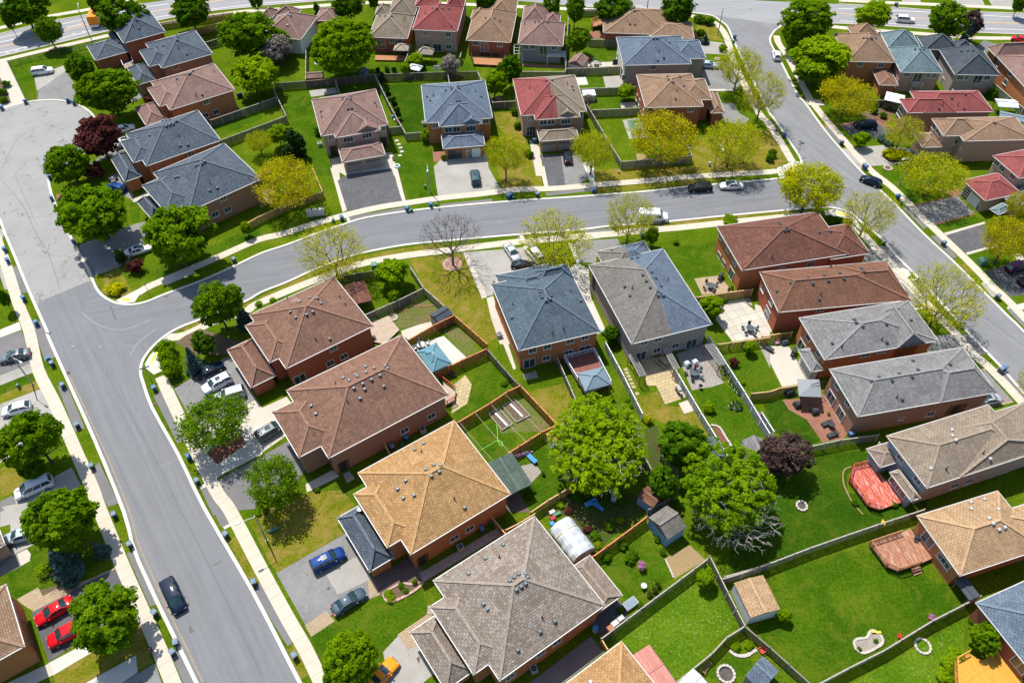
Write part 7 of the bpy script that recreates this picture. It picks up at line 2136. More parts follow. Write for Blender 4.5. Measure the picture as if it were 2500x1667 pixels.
o = m.build('culvert_pipe', M_DGREEN); p = P1('13 180,210'); o.location = p; o.rotation_euler = (0, 0, .45); tag(o, 'short green pipe lying on the lawn by the lamp post', 'pipe')
# storm drain grates and manholes
def flat_disc(name, s, r, mat, label, cat, n=20, group=None):
    m = MB(); m.cyl((0, 0, 0), r, .02, n); m.cyl((0, 0, .018), r * .82, .012, n)
    o = m.build(name, mat); p = P1(s); o.location = (p.x, p.y, .03); tag(o, label, cat, group)
M_IRON = plain('cast_iron', (0.20, 0.19, 0.18), .8, .2)
M_RUST = plain('rusty_iron', (0.20, 0.11, 0.07), .85, .25)
for s, lb in (('02 900,100', 'manhole cover in the middle of the left street junction'), ('02 655,95', 'manhole cover at the left of the street junction'), ('20 2165,80', 'manhole cover on the arterial by the bungalow'), ('30 335,1220', 'manhole cover on the side street by the dark suv drive'), ('11 2200,490', 'manhole cover in the crescent') ):
    flat_disc('manhole_cover', s, .38, M_IRON, lb, 'manhole cover', group='manhole covers')
def grate(s, label, rz):
    m = MB()
    for i in range(5): m.box((-.3 + i * .15, 0, .02), (.07, .8, .05))
    m.box((0, -.42, .02), (.75, .06, .05)); m.box((0, .42, .02), (.75, .06, .05))
    o = m.build('storm_drain', M_RUST); p = P1(s); o.location = (p.x, p.y, .02); o.rotation_euler = (0, 0, rz); tag(o, label, 'drain grate', 'storm drain grates')
grate('02 600,335', 'rusty drain grate at the left kerb of the street', R(-55)); grate('02 1362,615', 'rusty drain grate at the kerb below the corner hedge', R(-55))
grate('01 1480,1135', 'rusty drain grate at the kerb of the crescent mouth', R(20)); grate('01 1620,1425', 'rusty drain grate at the inner kerb before the green maple', R(30)); grate('21 1745,438', 'drain grate at the kerb right of the white van', 0)

# ---------------------------------------------------------------- people
M_SKIN = plain('skin', (0.42, 0.25, 0.17), .6, .05)
M_HAIR = plain('dark_hair', (0.03, 0.022, 0.018), .7, .1)
def person(s, rz, label, shirt, trousers, stride=.28):
    r = empty('person', P1(s), rz, label, 'person', 'people out walking')
    J = dict(pel=(0, 0, .95), che=(.03, 0, 1.28), nec=(.05, 0, 1.48), hd=(.07, 0, 1.56), top=(.08, 0, 1.72),
             hl=(0, .10, .92), kl=(stride * .6, .10, .50), al=(stride * .55, .10, .09), fl=(stride * .55 + .17, .10, .04),
             hr=(0, -.10, .92), kr=(-stride * .25, -.10, .50), ar=(-stride, -.10, .12), fr=(-stride + .16, -.10, .04),
             sl=(.04, .19, 1.42), el=(-.10, .25, 1.15), wl=(.02, .27, .90), ml=(.06, .27, .80), sr=(.04, -.19, 1.42), er=(.12, -.25, 1.16), wr=(.30, -.24, 1.0), mr=(.38, -.23, .95))
    rad = dict(pel=.15, che=.16, nec=.06, hd=.10, top=.08, hl=.10, kl=.062, al=.045, fl=.04, hr=.10, kr=.062, ar=.045, fr=.04, sl=.07, el=.046, wl=.034, ml=.04, sr=.07, er=.046, wr=.034, mr=.04)
    E = [('pel', 'che'), ('che', 'nec'), ('nec', 'hd'), ('hd', 'top'), ('pel', 'hl'), ('hl', 'kl'), ('kl', 'al'), ('al', 'fl'), ('pel', 'hr'), ('hr', 'kr'), ('kr', 'ar'), ('ar', 'fr'), ('che', 'sl'), ('sl', 'el'), ('el', 'wl'), ('wl', 'ml'), ('che', 'sr'), ('sr', 'er'), ('er', 'wr'), ('wr', 'mr')]
    def grow(nm, keys, k, mat):
        ks = list(J) if keys is None else keys
        me = bpy.data.meshes.new(nm)
        me.from_pydata([J[q] for q in ks], [(ks.index(a), ks.index(b)) for a, b in E if a in ks and b in ks], [])
        o = bpy.data.objects.new(nm, me); COL.objects.link(o); o.parent = r
        sk = o.modifiers.new('skin', 'SKIN')
        if not me.skin_vertices: 
            me.attributes  # layer made by the modifier
        bmx = bmesh.new(); bmx.from_mesh(me)
        ly = bmx.verts.layers.skin.verify()
        bmx.verts.ensure_lookup_table()
        for i, q in enumerate(ks):
            bmx.verts[i][ly].radius = (rad[q] + k, rad[q] + k); bmx.verts[i][ly].use_root = (i == 0)
        bmx.to_mesh(me); bmx.free()
        o.modifiers.new('sub', 'SUBSURF').levels = 1
        o.modifiers['sub'].render_levels = 1
        me.materials.append(mat)
        return o
    grow('body', None, 0, M_SKIN)
    grow('shirt', ['pel', 'che', 'sl', 'el', 'sr', 'er'], .022, shirt)
    grow('trousers', ['pel', 'hl', 'kl', 'al', 'hr', 'kr', 'ar'], .02, trousers)
    h = MB(); h.tube([(.02, 0, 1.52), (.035, 0, 1.62), (.06, 0, 1.72), (.07, 0, 1.78)], [.10, .125, .11, .04], 10); h.build('hair', M_HAIR, r, smooth=True)
M_NAVYC = plain('navy_cloth', (0.02, 0.035, 0.08), .9, .1); M_DARKC = plain('dark_cloth', (0.02, 0.02, 0.024), .9, .1); M_BLUEC = plain('blue_cloth', (0.03, 0.12, 0.25), .9, .1)
person('30 120,1190', R(120), 'person in blue walking along the corner pavement by the crescent', M_BLUEC, M_NAVYC)
person('03 1360,1290', R(-50), 'person in dark clothes walking on the left pavement by the maple', M_DARKC, M_DARKC)
# ---------------------------------------------------------------- sheds, gazebos and covers
def shed(name, label, pts, rm, wm, z=2.0, rise=.7, ends='gg', axis=None, walls=True, cat='shed', group='garden sheds', ov=.12, inset=None, doors=(), top=None):
    h = House(name, label, pts, z, group, cat)
    h.vol(pts, rm, wm, z=z, rise=rise, ends=ends, axis=axis, ov=ov, trim=False, walls=walls, inset=inset)
    if not walls:
        u0, u1, v0, v1 = h.rect(pts, z)
        for x in (u0 + .25, u1 - .25):
            for y in (v0 + .25, v1 - .25):
                m = MB(); m.box((x, y, z / 2), (.12, .12, z)); m.build('post', M_BTRIM, h.root)
    if top: h.vol(top, rm, wm, z=z + rise * .62, rise=.5, ov=ov, trim=False, walls=False)
    h.finish(items=doors)
    return h
M_METALROOF = boards('ribbed_metal', (0.07, 0.085, 0.10), (0.09, 0.105, 0.125), .2)
M_TEALGLASS = plain('teal_gazebo_roof', (0.115, 0.24, 0.29), .25, .08, 1.0)
M_GREYGLASS = plain('grey_gazebo_roof', (0.17, 0.23, 0.27), .3, .08, 1.0)
M_TANFAB = plain('tan_gazebo_roof', (0.33, 0.27, 0.20), .8, .1)
M_PINKMETAL = boards('pink_ribbed_metal', (0.52, 0.22, 0.18), (0.60, 0.28, 0.235), .22)
M_WHITEMETAL = boards('white_ribbed_metal', (0.62, 0.62, 0.60), (0.70, 0.70, 0.68), .22)
M_TARP = plain('white_tarp', (0.62, 0.65, 0.68), .55, .12, 1.5)
M_PLASTIC = plain('cloudy_plastic', (0.46, 0.50, 0.53), .4, .25, .9)
M_BLUEWALL = plain('blue_shed_wall', (0.16, 0.33, 0.45), .7, .08)
M_ORANGEROOF = plain('orange_sheet_roof', (0.62, 0.22, 0.07), .7, .35, 1.2)
M_DARKFAB = plain('black_cover', (0.022, 0.025, 0.03), .65, .25, 3.0)
M_CEDAR = boards('cedar_deck', (0.44, 0.205, 0.095), (0.52, 0.26, 0.13), .14)
M_REDDECK = boards('red_deck', (0.50, 0.085, 0.05), (0.58, 0.115, 0.07), .14, fade=(0.60, 0.44, 0.38))
M_BROWNDECK = boards('brown_deck', (0.34, 0.14, 0.075), (0.42, 0.19, 0.105), .14, fade=(0.48, 0.36, 0.28))
M_YDECK = boards('yellow_deck', (0.66, 0.33, 0.05), (0.72, 0.38, 0.07), .14)
M_PALEDECK = boards('pale_deck', (0.48, 0.38, 0.28), (0.55, 0.45, 0.34), .14, axis=1)
M_ROSEDECK = boards('rose_deck', (0.25, 0.10, 0.075), (0.30, 0.13, 0.10), .14)
M_REDRAIL = plain('red_rail', (0.42, 0.055, 0.035), .8, .15); M_BROWNRAIL = plain('brown_rail', (0.38, 0.16, 0.08), .8, .15); M_YRAIL = plain('yellow_rail', (0.60, 0.27, 0.04), .8, .1)
M_WHITER = plain('white_rail', (0.62, 0.66, 0.70), .6, .05)
shed('garden_shed', 'tan roofed white shed in the corner of the large lawn', '23 2022,697 2160,985 33 160,900 5,605', b['sand'], w['white'], 2.6, .22, axis='u')
shed('garden_shed', 'small grey shed beside the dark purple tree', '22 2085,925 2140,1055 2290,975', b['grey'], w['white'], 1.9, .8, axis='u', doors=[('d', 1.2, 1.7, '22 2110,1030')])
shed('garden_shed', 'blue walled shed with a grey shingle roof under the big bright tree', '23 1250,95 1420,290 1590,180', b['stone'], M_BLUEWALL, 2.5, 1.0, axis='v')
shed('garden_shed', 'dark ribbed roof shed at the corner of the weedy garden', '11 1575,1300 1690,1228 1757,1305 1640,1375', M_METALROOF, w['grey'], 1.9, .5)
shed('garden_shed', 'blue roofed barn shed by the curving grey fence', '23 2268,1325 2120,1495 2260,1640', b['blue'], w['grey'], 2.0, .9, axis='v')
shed('garden_shed', 'low brown shed against the dark back fence', '10 468,700 612,694 605,638', b['rose'], w['red'], 2.0, .6)
shed('garden_shed', 'small blue sheeted shed under the biggest maple', '10 928,655 992,662 985,612', b['blue'], w['grey'], 1.5, .4)
shed('party_tent', 'white topped tent among the shrubs of the red roofed house', '10 1362,612 1470,634 1478,588', M_TARP, M_TARP, 2.0, .7, ends='hh', walls=False, cat='tent', group=None)
shed('garden_shed', 'cream shed with a half worn gable roof by the umbrella patio', '20 532,560 665,592 672,505', b['rose'], w['cream'], 2.2, .9, axis='v')
shed('garden_shed', 'small white flat topped shed below the concrete pads', '20 657,803 770,798 772,850', M_TARP, w['white'], 1.6, .12)
shed('dog_house', 'tiny brown roofed playhouse behind the grey fence', '10 2138,908 2207,912 2198,872', b['rose'], w['red'], 1.3, .5, cat='playhouse', group=None)
shed('playhouse', 'orange sheet roofed playhouse below the red cedar fence', '22 335,872 440,808 482,905', M_ORANGEROOF, w['white'], 1.8, .5, cat='playhouse', group=None)
shed('garden_shed', 'dark slate roofed shed against the long pale fence', '22 1780,910 1870,898 1915,1045 1828,1088', b['slate'], w['grey'], 1.8, .3)
shed('garden_shed', 'red roofed shed with a blue wall beside the shingled blue shed', '22 1150,1425 1240,1330 1340,1475', b['rust'], M_BLUEWALL, 2.1, .35)
shed('gazebo', 'teal glass topped gazebo on the white patio', '12 1450,140 1610,65 1757,235 1592,322', M_TEALGLASS, None, 2.4, .9, ends='hh', walls=False, cat='gazebo', group='garden gazebos', top='12 1530,150 1600,118 1655,195 1585,228')
shed('gazebo', 'grey hipped gazebo on the white railed deck', '22 615,330 835,275 915,415 688,490', M_GREYGLASS, None, 2.9, 1.0, ends='hh', walls=False, cat='gazebo', group='garden gazebos')
shed('gazebo', 'tan metal gazebo behind the tan roofed backsplit', '10 1240,452 1372,455 1376,398', M_TANFAB, None, 2.4, .9, ends='hh', walls=False, cat='gazebo', group='garden gazebos')
shed('gazebo', 'tan gazebo at the two storey red roofed house', '10 1450,480 1587,492 1572,440', M_TANFAB, None, 2.4, 1.1, ends='hh', walls=False, cat='gazebo', group='garden gazebos')
shed('patio_cover', 'green shingled patio cover behind the golden house', '12 2085,1130 22 5,1045 215,1312 -10,1430', b['green'], None, 2.7, .12, ends='gg', walls=False, cat='patio cover', group='patio covers')
shed('patio_cover', 'pink corrugated deck cover beside the bottom golden roof', '23 1115,1315 1230,1240 1500,1560 1380,1640', M_PINKMETAL, None, 2.4, .1, ends='gg', axis='u', walls=False, cat='patio cover', group='patio covers')
shed('patio_cover', 'white ribbed cover at the bottom edge by the curving fence', '23 1500,1580 1650,1432 1770,1570', M_WHITEMETAL, None, 2.2, .1, ends='gg', walls=False, cat='patio cover', group='patio covers')
shed('patio_cover', 'dark teal lean to beside the sandy roofed house', '33 1722,652 1810,618 1945,790 1850,832', M_METALROOF, None, 2.1, .1, ends='gg', walls=False, cat='patio cover', group='patio covers')
shed('patio_cover', 'brown shingled lean to behind the corner brown roof', '11 790,1050 935,1012 1045,1165 905,1220', b['maroon'], None, 2.6, .15, ends='gg', walls=False, cat='patio cover', group='patio covers')
shed('conservatory', 'white roofed glass conservatory beside the yellow tree', '30 1112,815 1090,888 1272,872', M_TARP, M_CGLASS, 2.3, .25, cat='conservatory', group=None)
shed('party_tent', 'white fabric canopy at the right behind the red roof', '30 2110,950 2292,962 2218,888', M_TARP, M_TARP, 2.3, .4, walls=False, cat='tent', group=None)
shed('greenhouse', 'blue grey glass greenhouse roof at the right edge', '30 2190,1000 2120,985 2334,1090', M_GREYGLASS, M_CGLASS, 2.1, .3, cat='greenhouse', group=None)
# plastic tunnel
_q = P('23 370,215 570,100 765,355 582,500', .6)
_u = (_q[3] - _q[0]); _L = _u.length; _u.normalize(); _v = Vector((-_u.y, _u.x, 0)); _w = abs((_q[1] - _q[0]).dot(_v)); _c = sum(_q, Vector()) / 4
_r = empty('poly_tunnel', (_c.x, _c.y, 0), math.atan2(_u.y, _u.x), 'white plastic covered garden tunnel behind the speckled roof', 'tunnel')
m = MB(); n = 10; k = 9; vs = []
for i in range(k):
    x = -_L / 2 + _L * i / (k - 1)
    for j in range(n + 1):
        a = math.pi * j / n; s = 1 + (.03 if i % 2 else -.02) + rnd.uniform(-.025, .025)
        vs.append((x, _w / 2 * math.copysign(abs(math.cos(a)) ** .6, math.cos(a)) * s, (1.25 * math.sin(a) ** .45 + .55 * math.sin(a) ** 3) * s))
m.mesh(vs, [(i * (n + 1) + j, (i + 1) * (n + 1) + j, (i + 1) * (n + 1) + j + 1, i * (n + 1) + j + 1) for i in range(k - 1) for j in range(n)] + [tuple(range(n + 1)), tuple(range((k - 1) * (n + 1), k * (n + 1)))[::-1]])
m.build('cover', M_PLASTIC, _r)
for x in (-.2,):
    m = MB(); m.tube([(x * _L, q[1] * 1.04, q[2] * 1.03) for q in vs[:n + 1]], [.05] * (n + 1), 5); m.build('strap', plain('yellow_strap', (.6, .45, .05)), _r)

# ---------------------------------------------------------------- decks
def deck(s, z, mat, label, rail=None, rails=(), steps=None, closed=False):
    pts = P(s, z); c = sum(pts, Vector()) / len(pts); c.z = 0
    ang = math.atan2((pts[1] - pts[0]).y, (pts[1] - pts[0]).x)
    r = empty('deck', c, ang, label, 'deck', 'garden decks')
    M = xf(c, ang).inverted()
    lp = [M @ p for p in pts]
    m = MB(); m.prism([(p.x, p.y) for p in lp], z - .16, z); m.build('boards', mat, r)
    m = MB()
    for p in lp: m.box((p.x * .95, p.y * .95, (z - .17) / 2), (.12, .12, z - .17))
    m.build('footing_posts', rail or mat, r)
    for i in rails:
        a, b_ = lp[i], lp[(i + 1) % len(lp)]
        m = MB(); up = Vector((0, 0, 1)); a = Vector((a.x, a.y, z)); b_ = Vector((b_.x, b_.y, z)); L = (b_ - a).length
        m.bar(a + up * .95, b_ + up * .95, .12, .05); m.bar(a + up * .12, b_ + up * .12, .05, .06)
        n = int(L / .17)
        for q in range(n + 1):
            t = a + (b_ - a) * q / max(1, n); m.bar(t + up * .1, t + up * .94, .04 if q % 8 else .1, .04 if q % 8 else .1)
        m.build('railing', rail, r)
    if steps:
        p = M @ P1(steps); m = MB()
        for q in range(3): m.box((p.x, p.y - .3 * q + .3, z * (1 - (q + 1) / 4) - .04), (1.3, .3, .06))
        m.build('steps', mat, r)
    return r
deck('22 500,205 765,140 915,430 690,520', .8, M_ROSEDECK, 'rose deck with white railings under the grey gazebo', M_WHITER, (0, 1, 2, 3))
deck('32 805,1170 940,1140 1010,1170 1255,1475 1050,1545 940,1510 775,1285', .6, M_REDDECK, 'weathered red deck behind the tan roofed house', M_REDRAIL, (0, 4, 5, 6))
deck('33 955,330 1235,235 1320,190 1520,455 1410,505 1215,570 1100,525', .7, M_BROWNDECK, 'brown octagonal deck behind the sandy roofed house', M_BROWNRAIL, (0, 4, 5, 6), '33 1370,575')
deck('33 1715,1365 1830,1298 1960,1362 2110,1290 2330,1540 2250,1720 1730,1640', .7, M_YDECK, 'bright yellow deck in the bottom right corner', M_YRAIL, (0, 6))
deck('10 1935,500 2240,515 2215,585 1950,570', .6, M_CEDAR, 'bright cedar deck behind the brown backsplit', M_BLACK, (1, 3), '10 2090,592')
deck('10 1080,488 1365,498 1345,540 1075,535', .4, M_CEDAR, 'low cedar deck beneath the tan metal gazebo', M_BROWNRAIL, ())
deck('11 1015,1380 1195,1315 1295,1440 1160,1568 1040,1540', .4, M_PALEDECK, 'pale timber deck behind the corner brown roof', M_BROWNRAIL, ())
deck('12 1685,400 1795,480 1790,570 1705,615', .6, M_PALEDECK, 'small pale deck with a red rail at the long brown roof', M_REDRAIL, (0, 2))
deck('30 1815,770 2040,755 2010,835 1850,825', .7, M_ROSEDECK, 'cluttered timber porch behind the charcoal roof', M_BROWNRAIL, (2,))
deck('30 1340,735 1445,738 1425,775 1335,770', 1.6, M_PALEDECK, 'small white railed balcony behind the teal roof', M_WHITER, (2, 1, 3))
deck('20 745,200 845,165 845,225 745,240', 1.0, M_CEDAR, 'small cedar landing with rails beside the wide bungalow', M_BROWNRAIL, (0, 3))
deck('00 1090,570 1180,540 1195,580 1110,615', .9, M_PALEDECK, 'white railed porch of the northernmost court house', M_WHITER, (1, 2, 3))
# pergolas
def pergola(s, z, mat, label, n=18):
    q = P(s, z); c = sum(q, Vector()) / 4; c.z = 0
    d = q[1] - q[0]
    r = empty('pergola', c, math.atan2(d.y, d.x), label, 'pergola', 'garden pergolas')
    M = xf(c, math.atan2(d.y, d.x)).inverted(); q = [M @ p for p in q]
    m = MB()
    for a, b_ in ((q[0], q[1]), (q[3], q[2])): m.bar(a, b_, .08, .16)
    m.build('beams', mat, r)
    m = MB()
    for i in range(n + 1):
        t = i / n; m.bar(q[0].lerp(q[1], t) + Vector((0, 0, .13)), q[3].lerp(q[2], t) + Vector((0, 0, .13)), .06, .1)
    m.build('slats', mat, r)
    for p in q:
        m = MB(); m.box((p.x * .97, p.y * .97, z / 2), (.12, .12, z)); m.build('post', M_BROWNRAIL if mat is not M_WHITER else mat, r)
M_PERG = plain('bleached_slat', (0.40, 0.38, 0.36), .8, .1)
pergola('22 1750,80 1885,265 1945,250 1825,65', 2.3, M_PERG, 'slatted pergola along the pale fence over the paver patio')
pergola('22 1075,175 1175,365 1230,350 1130,160', 2.3, M_PERG, 'slatted pergola on the left of the flagstone patio')
pergola('22 1385,120 1480,300 1530,290 1430,105', 2.3, M_PERG, 'slatted screen pergola between the two patios')
pergola('20 350,460 350,508 510,512 510,462', 2.3, M_WHITER, 'white slatted pergola behind the grey sided house', 6)
pergola('20 55,405 55,485 130,485 130,405', 2.3, M_WHITER, 'white frame arbour left of the grey sided house', 3)

# ---------------------------------------------------------------- small garden things
def boxes(name, label, cat, s, parts, rz=0.0, group=None, z=0.0):
    """parts: (name, material, [(x, y, z, sx, sy, sz[, taper])]) or tubes [('t', points, radius)]"""
    for t, x, y in toks(s):
        p = at(t, x, y, z); p.z = z
        r = empty(name, p, rz, label, cat, group)
        for nm, mat, bl in parts:
            m = MB()
            for q in bl:
                if q[0] == 't': m.tube(q[1], [q[2]] * len(q[1]), 8)
                elif q[0] == 'c': m.cyl(q[1], q[2], q[3], 14, r2=q[4] if len(q) > 4 else None)
                else: m.box(q[:3], q[3:6], taper=q[6] if len(q) > 6 else 1.0)
            m.build(nm, mat, r)
    return r
M_ACM = plain('ac_casing', (0.33, 0.34, 0.34), .5, .08)
for s, lb in (('13 1840,375', 'air conditioner beside the golden house side wall'), ('23 230,1455', 'air conditioner beside the speckled roof house wall'), ('12 1505,850', 'air conditioner against the long brown house wall'), ('11 2185,1500', 'air conditioner left of the slate roofed semi'), ('10 590,1300', 'air conditioner at the rose roofed house corner'), ('10 1515,1115', 'air conditioner at the slate blue crescent house')):
    boxes('air_conditioner', lb, 'air conditioner', s, [('casing', M_ACM, [(0, 0, .4, .85, .85, .8)]), ('fan_grille', M_BLACK, [('c', (0, 0, .8), .33, .03)]), ('hub', M_ACM, [('c', (0, 0, .83), .1, .03)])], .4, 'air conditioning units')
def grill(s, label, cover=M_DARKFAB, rz=.3):
    boxes('barbecue', label, 'barbecue', s, [('lid', cover, [(0, 0, .98, 1.25, .62, .34, .75)]), ('cart', M_BLACK if cover is not M_DARKFAB else cover, [(0, 0, .42, 1.15, .58, .8)]), ('side_shelf', cover, [(.78, 0, .82, .35, .5, .06), (-.78, 0, .82, .35, .5, .06)])], rz, 'garden barbecues')
for s, lb, rz in (('32 275,165', 'large covered barbecue on the beige patio by the bay roof', 1.0), ('21 1890,985', 'covered barbecue on the beige paver patio at the corner house', 1.0), ('33 1365,290', 'covered barbecue on the brown octagonal deck', 1.0), ('23 1390,1520', 'covered barbecue under the pink deck cover edge', 1.1), ('20 955,570', 'covered barbecue at the pale house wall', 0), ('00 2140,870', 'covered barbecue behind the middle court house', .5), ('11 1040,1545', 'small barbecue at the pale timber deck', .5)):
    grill(s, lb, M_DARKFAB, rz)
grill('22 1515,500', 'silver lidded barbecue on the raised flagstone terrace', M_RIM, 1.9)
boxes('kettle_grill', 'round black kettle grill on the paver patio edge', 'barbecue', '22 1710,465', [('bowl', M_BLACK, [('c', (0, 0, .45), .15, .25, .33), ('c', (0, 0, .7), .33, .3, .1)]), ('legs', M_STEEL, [('t', [(.25, 0, 0), (.1, 0, .5)], .03), ('t', [(-.2, .2, 0), (-.1, .05, .5)], .03), ('t', [(-.2, -.2, 0), (-.1, -.05, .5)], .03)])])
boxes('fire_bowl', 'round fire bowl on the curved stone patio', 'fire bowl', '12 1770,355', [('bowl', M_DARKFAB, [('c', (0, 0, .3), .3, .3, .45)]), ('stand', M_BLACK, [('c', (0, 0, 0), .3, .3, .2)])])
def table_set(s, label, mat, n=4, rz=0, r=.7, cm=None):
    ch = []
    boxes('garden_table', label, 'table', s, [('top', mat, [('c', (0, 0, .7), r, .05)]), ('leg', mat, [('c', (0, 0, 0), .3, .04), ('c', (0, 0, 0), .06, .7)])], rz, 'garden tables')
    p = P1(s)
    for i in range(n):
        a = rz + 2 * math.pi * i / n
        q = p + Vector((math.cos(a), math.sin(a), 0)) * (r + .45)
        o = empty('garden_chair', q, a, 'chair drawn up to the ' + label, 'chair', 'chairs at the ' + label)
        m = MB(); m.box((0, 0, .42), (.5, .5, .06)); m.build('seat', cm or mat, o)
        m = MB(); m.box((.24, 0, .72), (.05, .5, .55)); m.build('backrest', cm or mat, o)
        for x in (-.22, .22):
            for y in (-.22, .22):
                m = MB(); m.box((x, y, .2), (.04, .04, .4)); m.build('leg', M_STEEL, o)
table_set('21 1800,1070', 'grey table on the beige paver patio', M_VENT, 4, .4)
table_set('21 2150,1450', 'glass table on the white patio', M_VENT, 5, .2)
table_set('22 1655,345', 'glass table on the shaded paver patio', M_VENT, 5, .6, .8)
table_set('12 1490,100', 'table beside the teal gazebo', M_LVENT, 4, .5)
table_set('10 2075,500', 'dark table on the cedar deck side', M_BLACK, 4, .1)
table_set('10 2150,505', 'dark table by the red parasol', M_BLACK, 3, .5)
table_set('32 610,810', 'round dark table between the covered loungers', M_DARKFAB, 0, 0, .5)
table_set('20 780,580', 'patio table by the red closed parasol', M_STEEL, 4, .3)
def parasol_closed(s, label, mat):
    boxes('closed_parasol', label, 'parasol', s, [('canopy', mat, [('c', (0, 0, 1.0), .2, 1.4, .03)]), ('pole', M_STEEL, [('c', (0, 0, 0), .03, 2.5)]), ('base', M_BLACK, [('c', (0, 0, 0), .28, .1)])], 0, 'closed parasols')
M_REDFAB = plain('red_fabric', (.42, .03, .06), .85, .1); M_BLUEFAB = plain('blue_fabric', (.05, .25, .55), .8, .15); M_PALEFAB = plain('pale_blue_fabric', (.35, .45, .55), .8, .1); M_GREYFAB = plain('grey_fabric', (.22, .24, .25), .85, .08)
parasol_closed('22 1655,320', 'closed red parasol on the shaded paver patio', M_REDFAB); parasol_closed('12 1480,105', 'closed pale blue parasol beside the teal gazebo', M_PALEFAB); parasol_closed('10 2183,500', 'closed red parasol on the cedar deck', M_REDFAB); parasol_closed('20 730,600', 'closed crimson parasol by the gabled cream shed', M_REDFAB)
_q = P('32 315,382 512,388 537,545 330,537', 2.6); _c = sum(_q, Vector()) / 4
_r = empty('cantilever_parasol', (_c.x, _c.y, 0), 0, 'square grey cantilever parasol on the red paver patio', 'parasol')
m = MB(); _l = [p - Vector((_c.x, _c.y, 0)) for p in _q]
for i in range(4): m.face([_l[i], _l[(i + 1) % 4], (0, 0, 3.15)]); m.face([_l[i] - Vector((0, 0, .03)), Vector((0, 0, 3.1)), _l[(i + 1) % 4] - Vector((0, 0, .03))])
m.build('canopy', M_GREYFAB, _r)
m = MB(); m.tube([(2.3, .9, 0), (2.3, .9, 3.0), (0, 0, 3.4)], [.06, .06, .04], 8); m.build('arm', M_BLACK, _r)
m = MB(); m.box((2.3, .9, .08), (1, 1, .14)); m.build('base', M_BLACK, _r)
# covered furniture
def cover(s, sz, label, rz, mat=M_DARKFAB, tap=.85):
    boxes('covered_furniture', label, 'covered seat', s, [('cover', mat, [(0, 0, sz[2] / 2, *sz, tap)]), ('cover_top', mat, [(.0, 0, sz[2] + .08, sz[0] * .75, sz[1] * .75, .18, .8)])], rz, 'covered garden furniture')
cover('32 310,625', (1.0, 1.1, .75), 'black covered chair left of the square parasol', .3); cover('32 465,680', (1.2, 1.1, .75), 'black covered chair below the square parasol', .3)
cover('32 240,520', (1.5, .9, .9), 'dark covered bench by the tan slatted fence', .3)
cover('22 1590,265', (.95, .95, .75), 'white covered armchair on the left of the shaded patio', .5, M_TARP); cover('22 1662,250', (.95, .95, .75), 'white covered armchair on the right of the shaded patio', .5, M_TARP)
cover('32 200,70', (1.3, .8, .7), 'teal covered bench by the slatted fence', .2, M_VENT)
def lounger(s, label, mat, rz, z=.0):
    boxes('sun_lounger', label, 'lounger', s, [('mattress', mat, [(-.35, 0, .38, 1.3, .7, .12)]), ('backrest', mat, [(.5, 0, .5, .6, .7, .2, .9)]), ('leg', mat, [(-.9, 0, .16, .08, .6, .32), (.5, 0, .16, .08, .6, .32)])], rz, 'sun loungers')
lounger('32 580,785', 'upper black lounger on the red paver patio', M_DARKFAB, .35); lounger('32 630,885', 'lower black lounger on the red paver patio', M_DARKFAB, .35)
lounger('22 220,1110', 'bright blue lounger on the small stone patio', M_BLUEFAB, -.9); lounger('22 745,1490', 'blue chair under the huge lime tree', M_BLUEFAB, .5); lounger('22 800,1520', 'second blue chair under the huge lime tree', M_BLUEFAB, 2.5); lounger('22 945,1425', 'pale blue chair at the edge of the lime tree shade', M_PALEFAB, 1.4)
lounger('32 60,125', 'dark lounger on the beige patio by the fence', M_DARKFAB, -.8)
boxes('picnic_table', 'wooden picnic table on the flagstone patio', 'table', '22 1385,245', [('top', M_FLAG, [(0, 0, .72, 1.9, .8, .06)]), ('bench', M_FLAG, [(0, -.75, .42, 1.9, .3, .06), (0, .75, .42, 1.9, .3, .06)]), ('legs', M_BROWNRAIL, [(-.7, 0, .35, .08, 1.4, .08), (.7, 0, .35, .08, 1.4, .08), (-.7, 0, .4, .08, .5, .7), (.7, 0, .4, .08, .5, .7)])], -.9)
boxes('kayak', 'pink kayak lying behind the small stone patio', 'kayak', '22 140,1055', [('hull', plain('pink_plastic', (.5, .25, .38), .5), [(0, 0, .2, 2.0, .6, .3, .7), (1.2, 0, .22, .6, .4, .22, .5), (-1.2, 0, .22, .6, .4, .22, .5)])], .3)
boxes('garden_bench', 'dark slatted bench with orange arms beside the curving fence', 'bench', '23 1760,1440', [('seat', M_BTRIM, [(0, -.2, .42, 1.5, .1, .04), (0, 0, .42, 1.5, .1, .04), (0, .2, .42, 1.5, .1, .04)]), ('backrest', M_BTRIM, [(0, .3, .7, 1.5, .05, .4)]), ('armrest', M_BROWNRAIL, [(-.75, 0, .6, .08, .6, .06), (.75, 0, .6, .08, .6, .06)]), ('leg', M_BROWNRAIL, [(-.75, -.25, .3, .06, .06, .6), (.75, -.25, .3, .06, .06, .6), (-.75, .25, .3, .06, .06, .6), (.75, .25, .3, .06, .06, .6)])], .9)
def adirondack(s, label, mat, rz):
    boxes('garden_chair', label, 'chair', s, [('seat', mat, [(0, 0, .35, .6, .6, .05)]), ('backrest', mat, [(.3, 0, .7, .08, .6, .75)]), ('armrest', mat, [(0, -.36, .55, .65, .12, .04), (0, .36, .55, .65, .12, .04)]), ('leg', mat, [(-.25, -.3, .17, .06, .06, .34), (-.25, .3, .17, .06, .06, .34), (.3, -.3, .17, .06, .06, .34), (.3, .3, .17, .06, .06, .34)])], rz)
adirondack('23 2255,1285', 'red wooden chair by the dark fence near the barn shed', M_REDRAIL, .5)
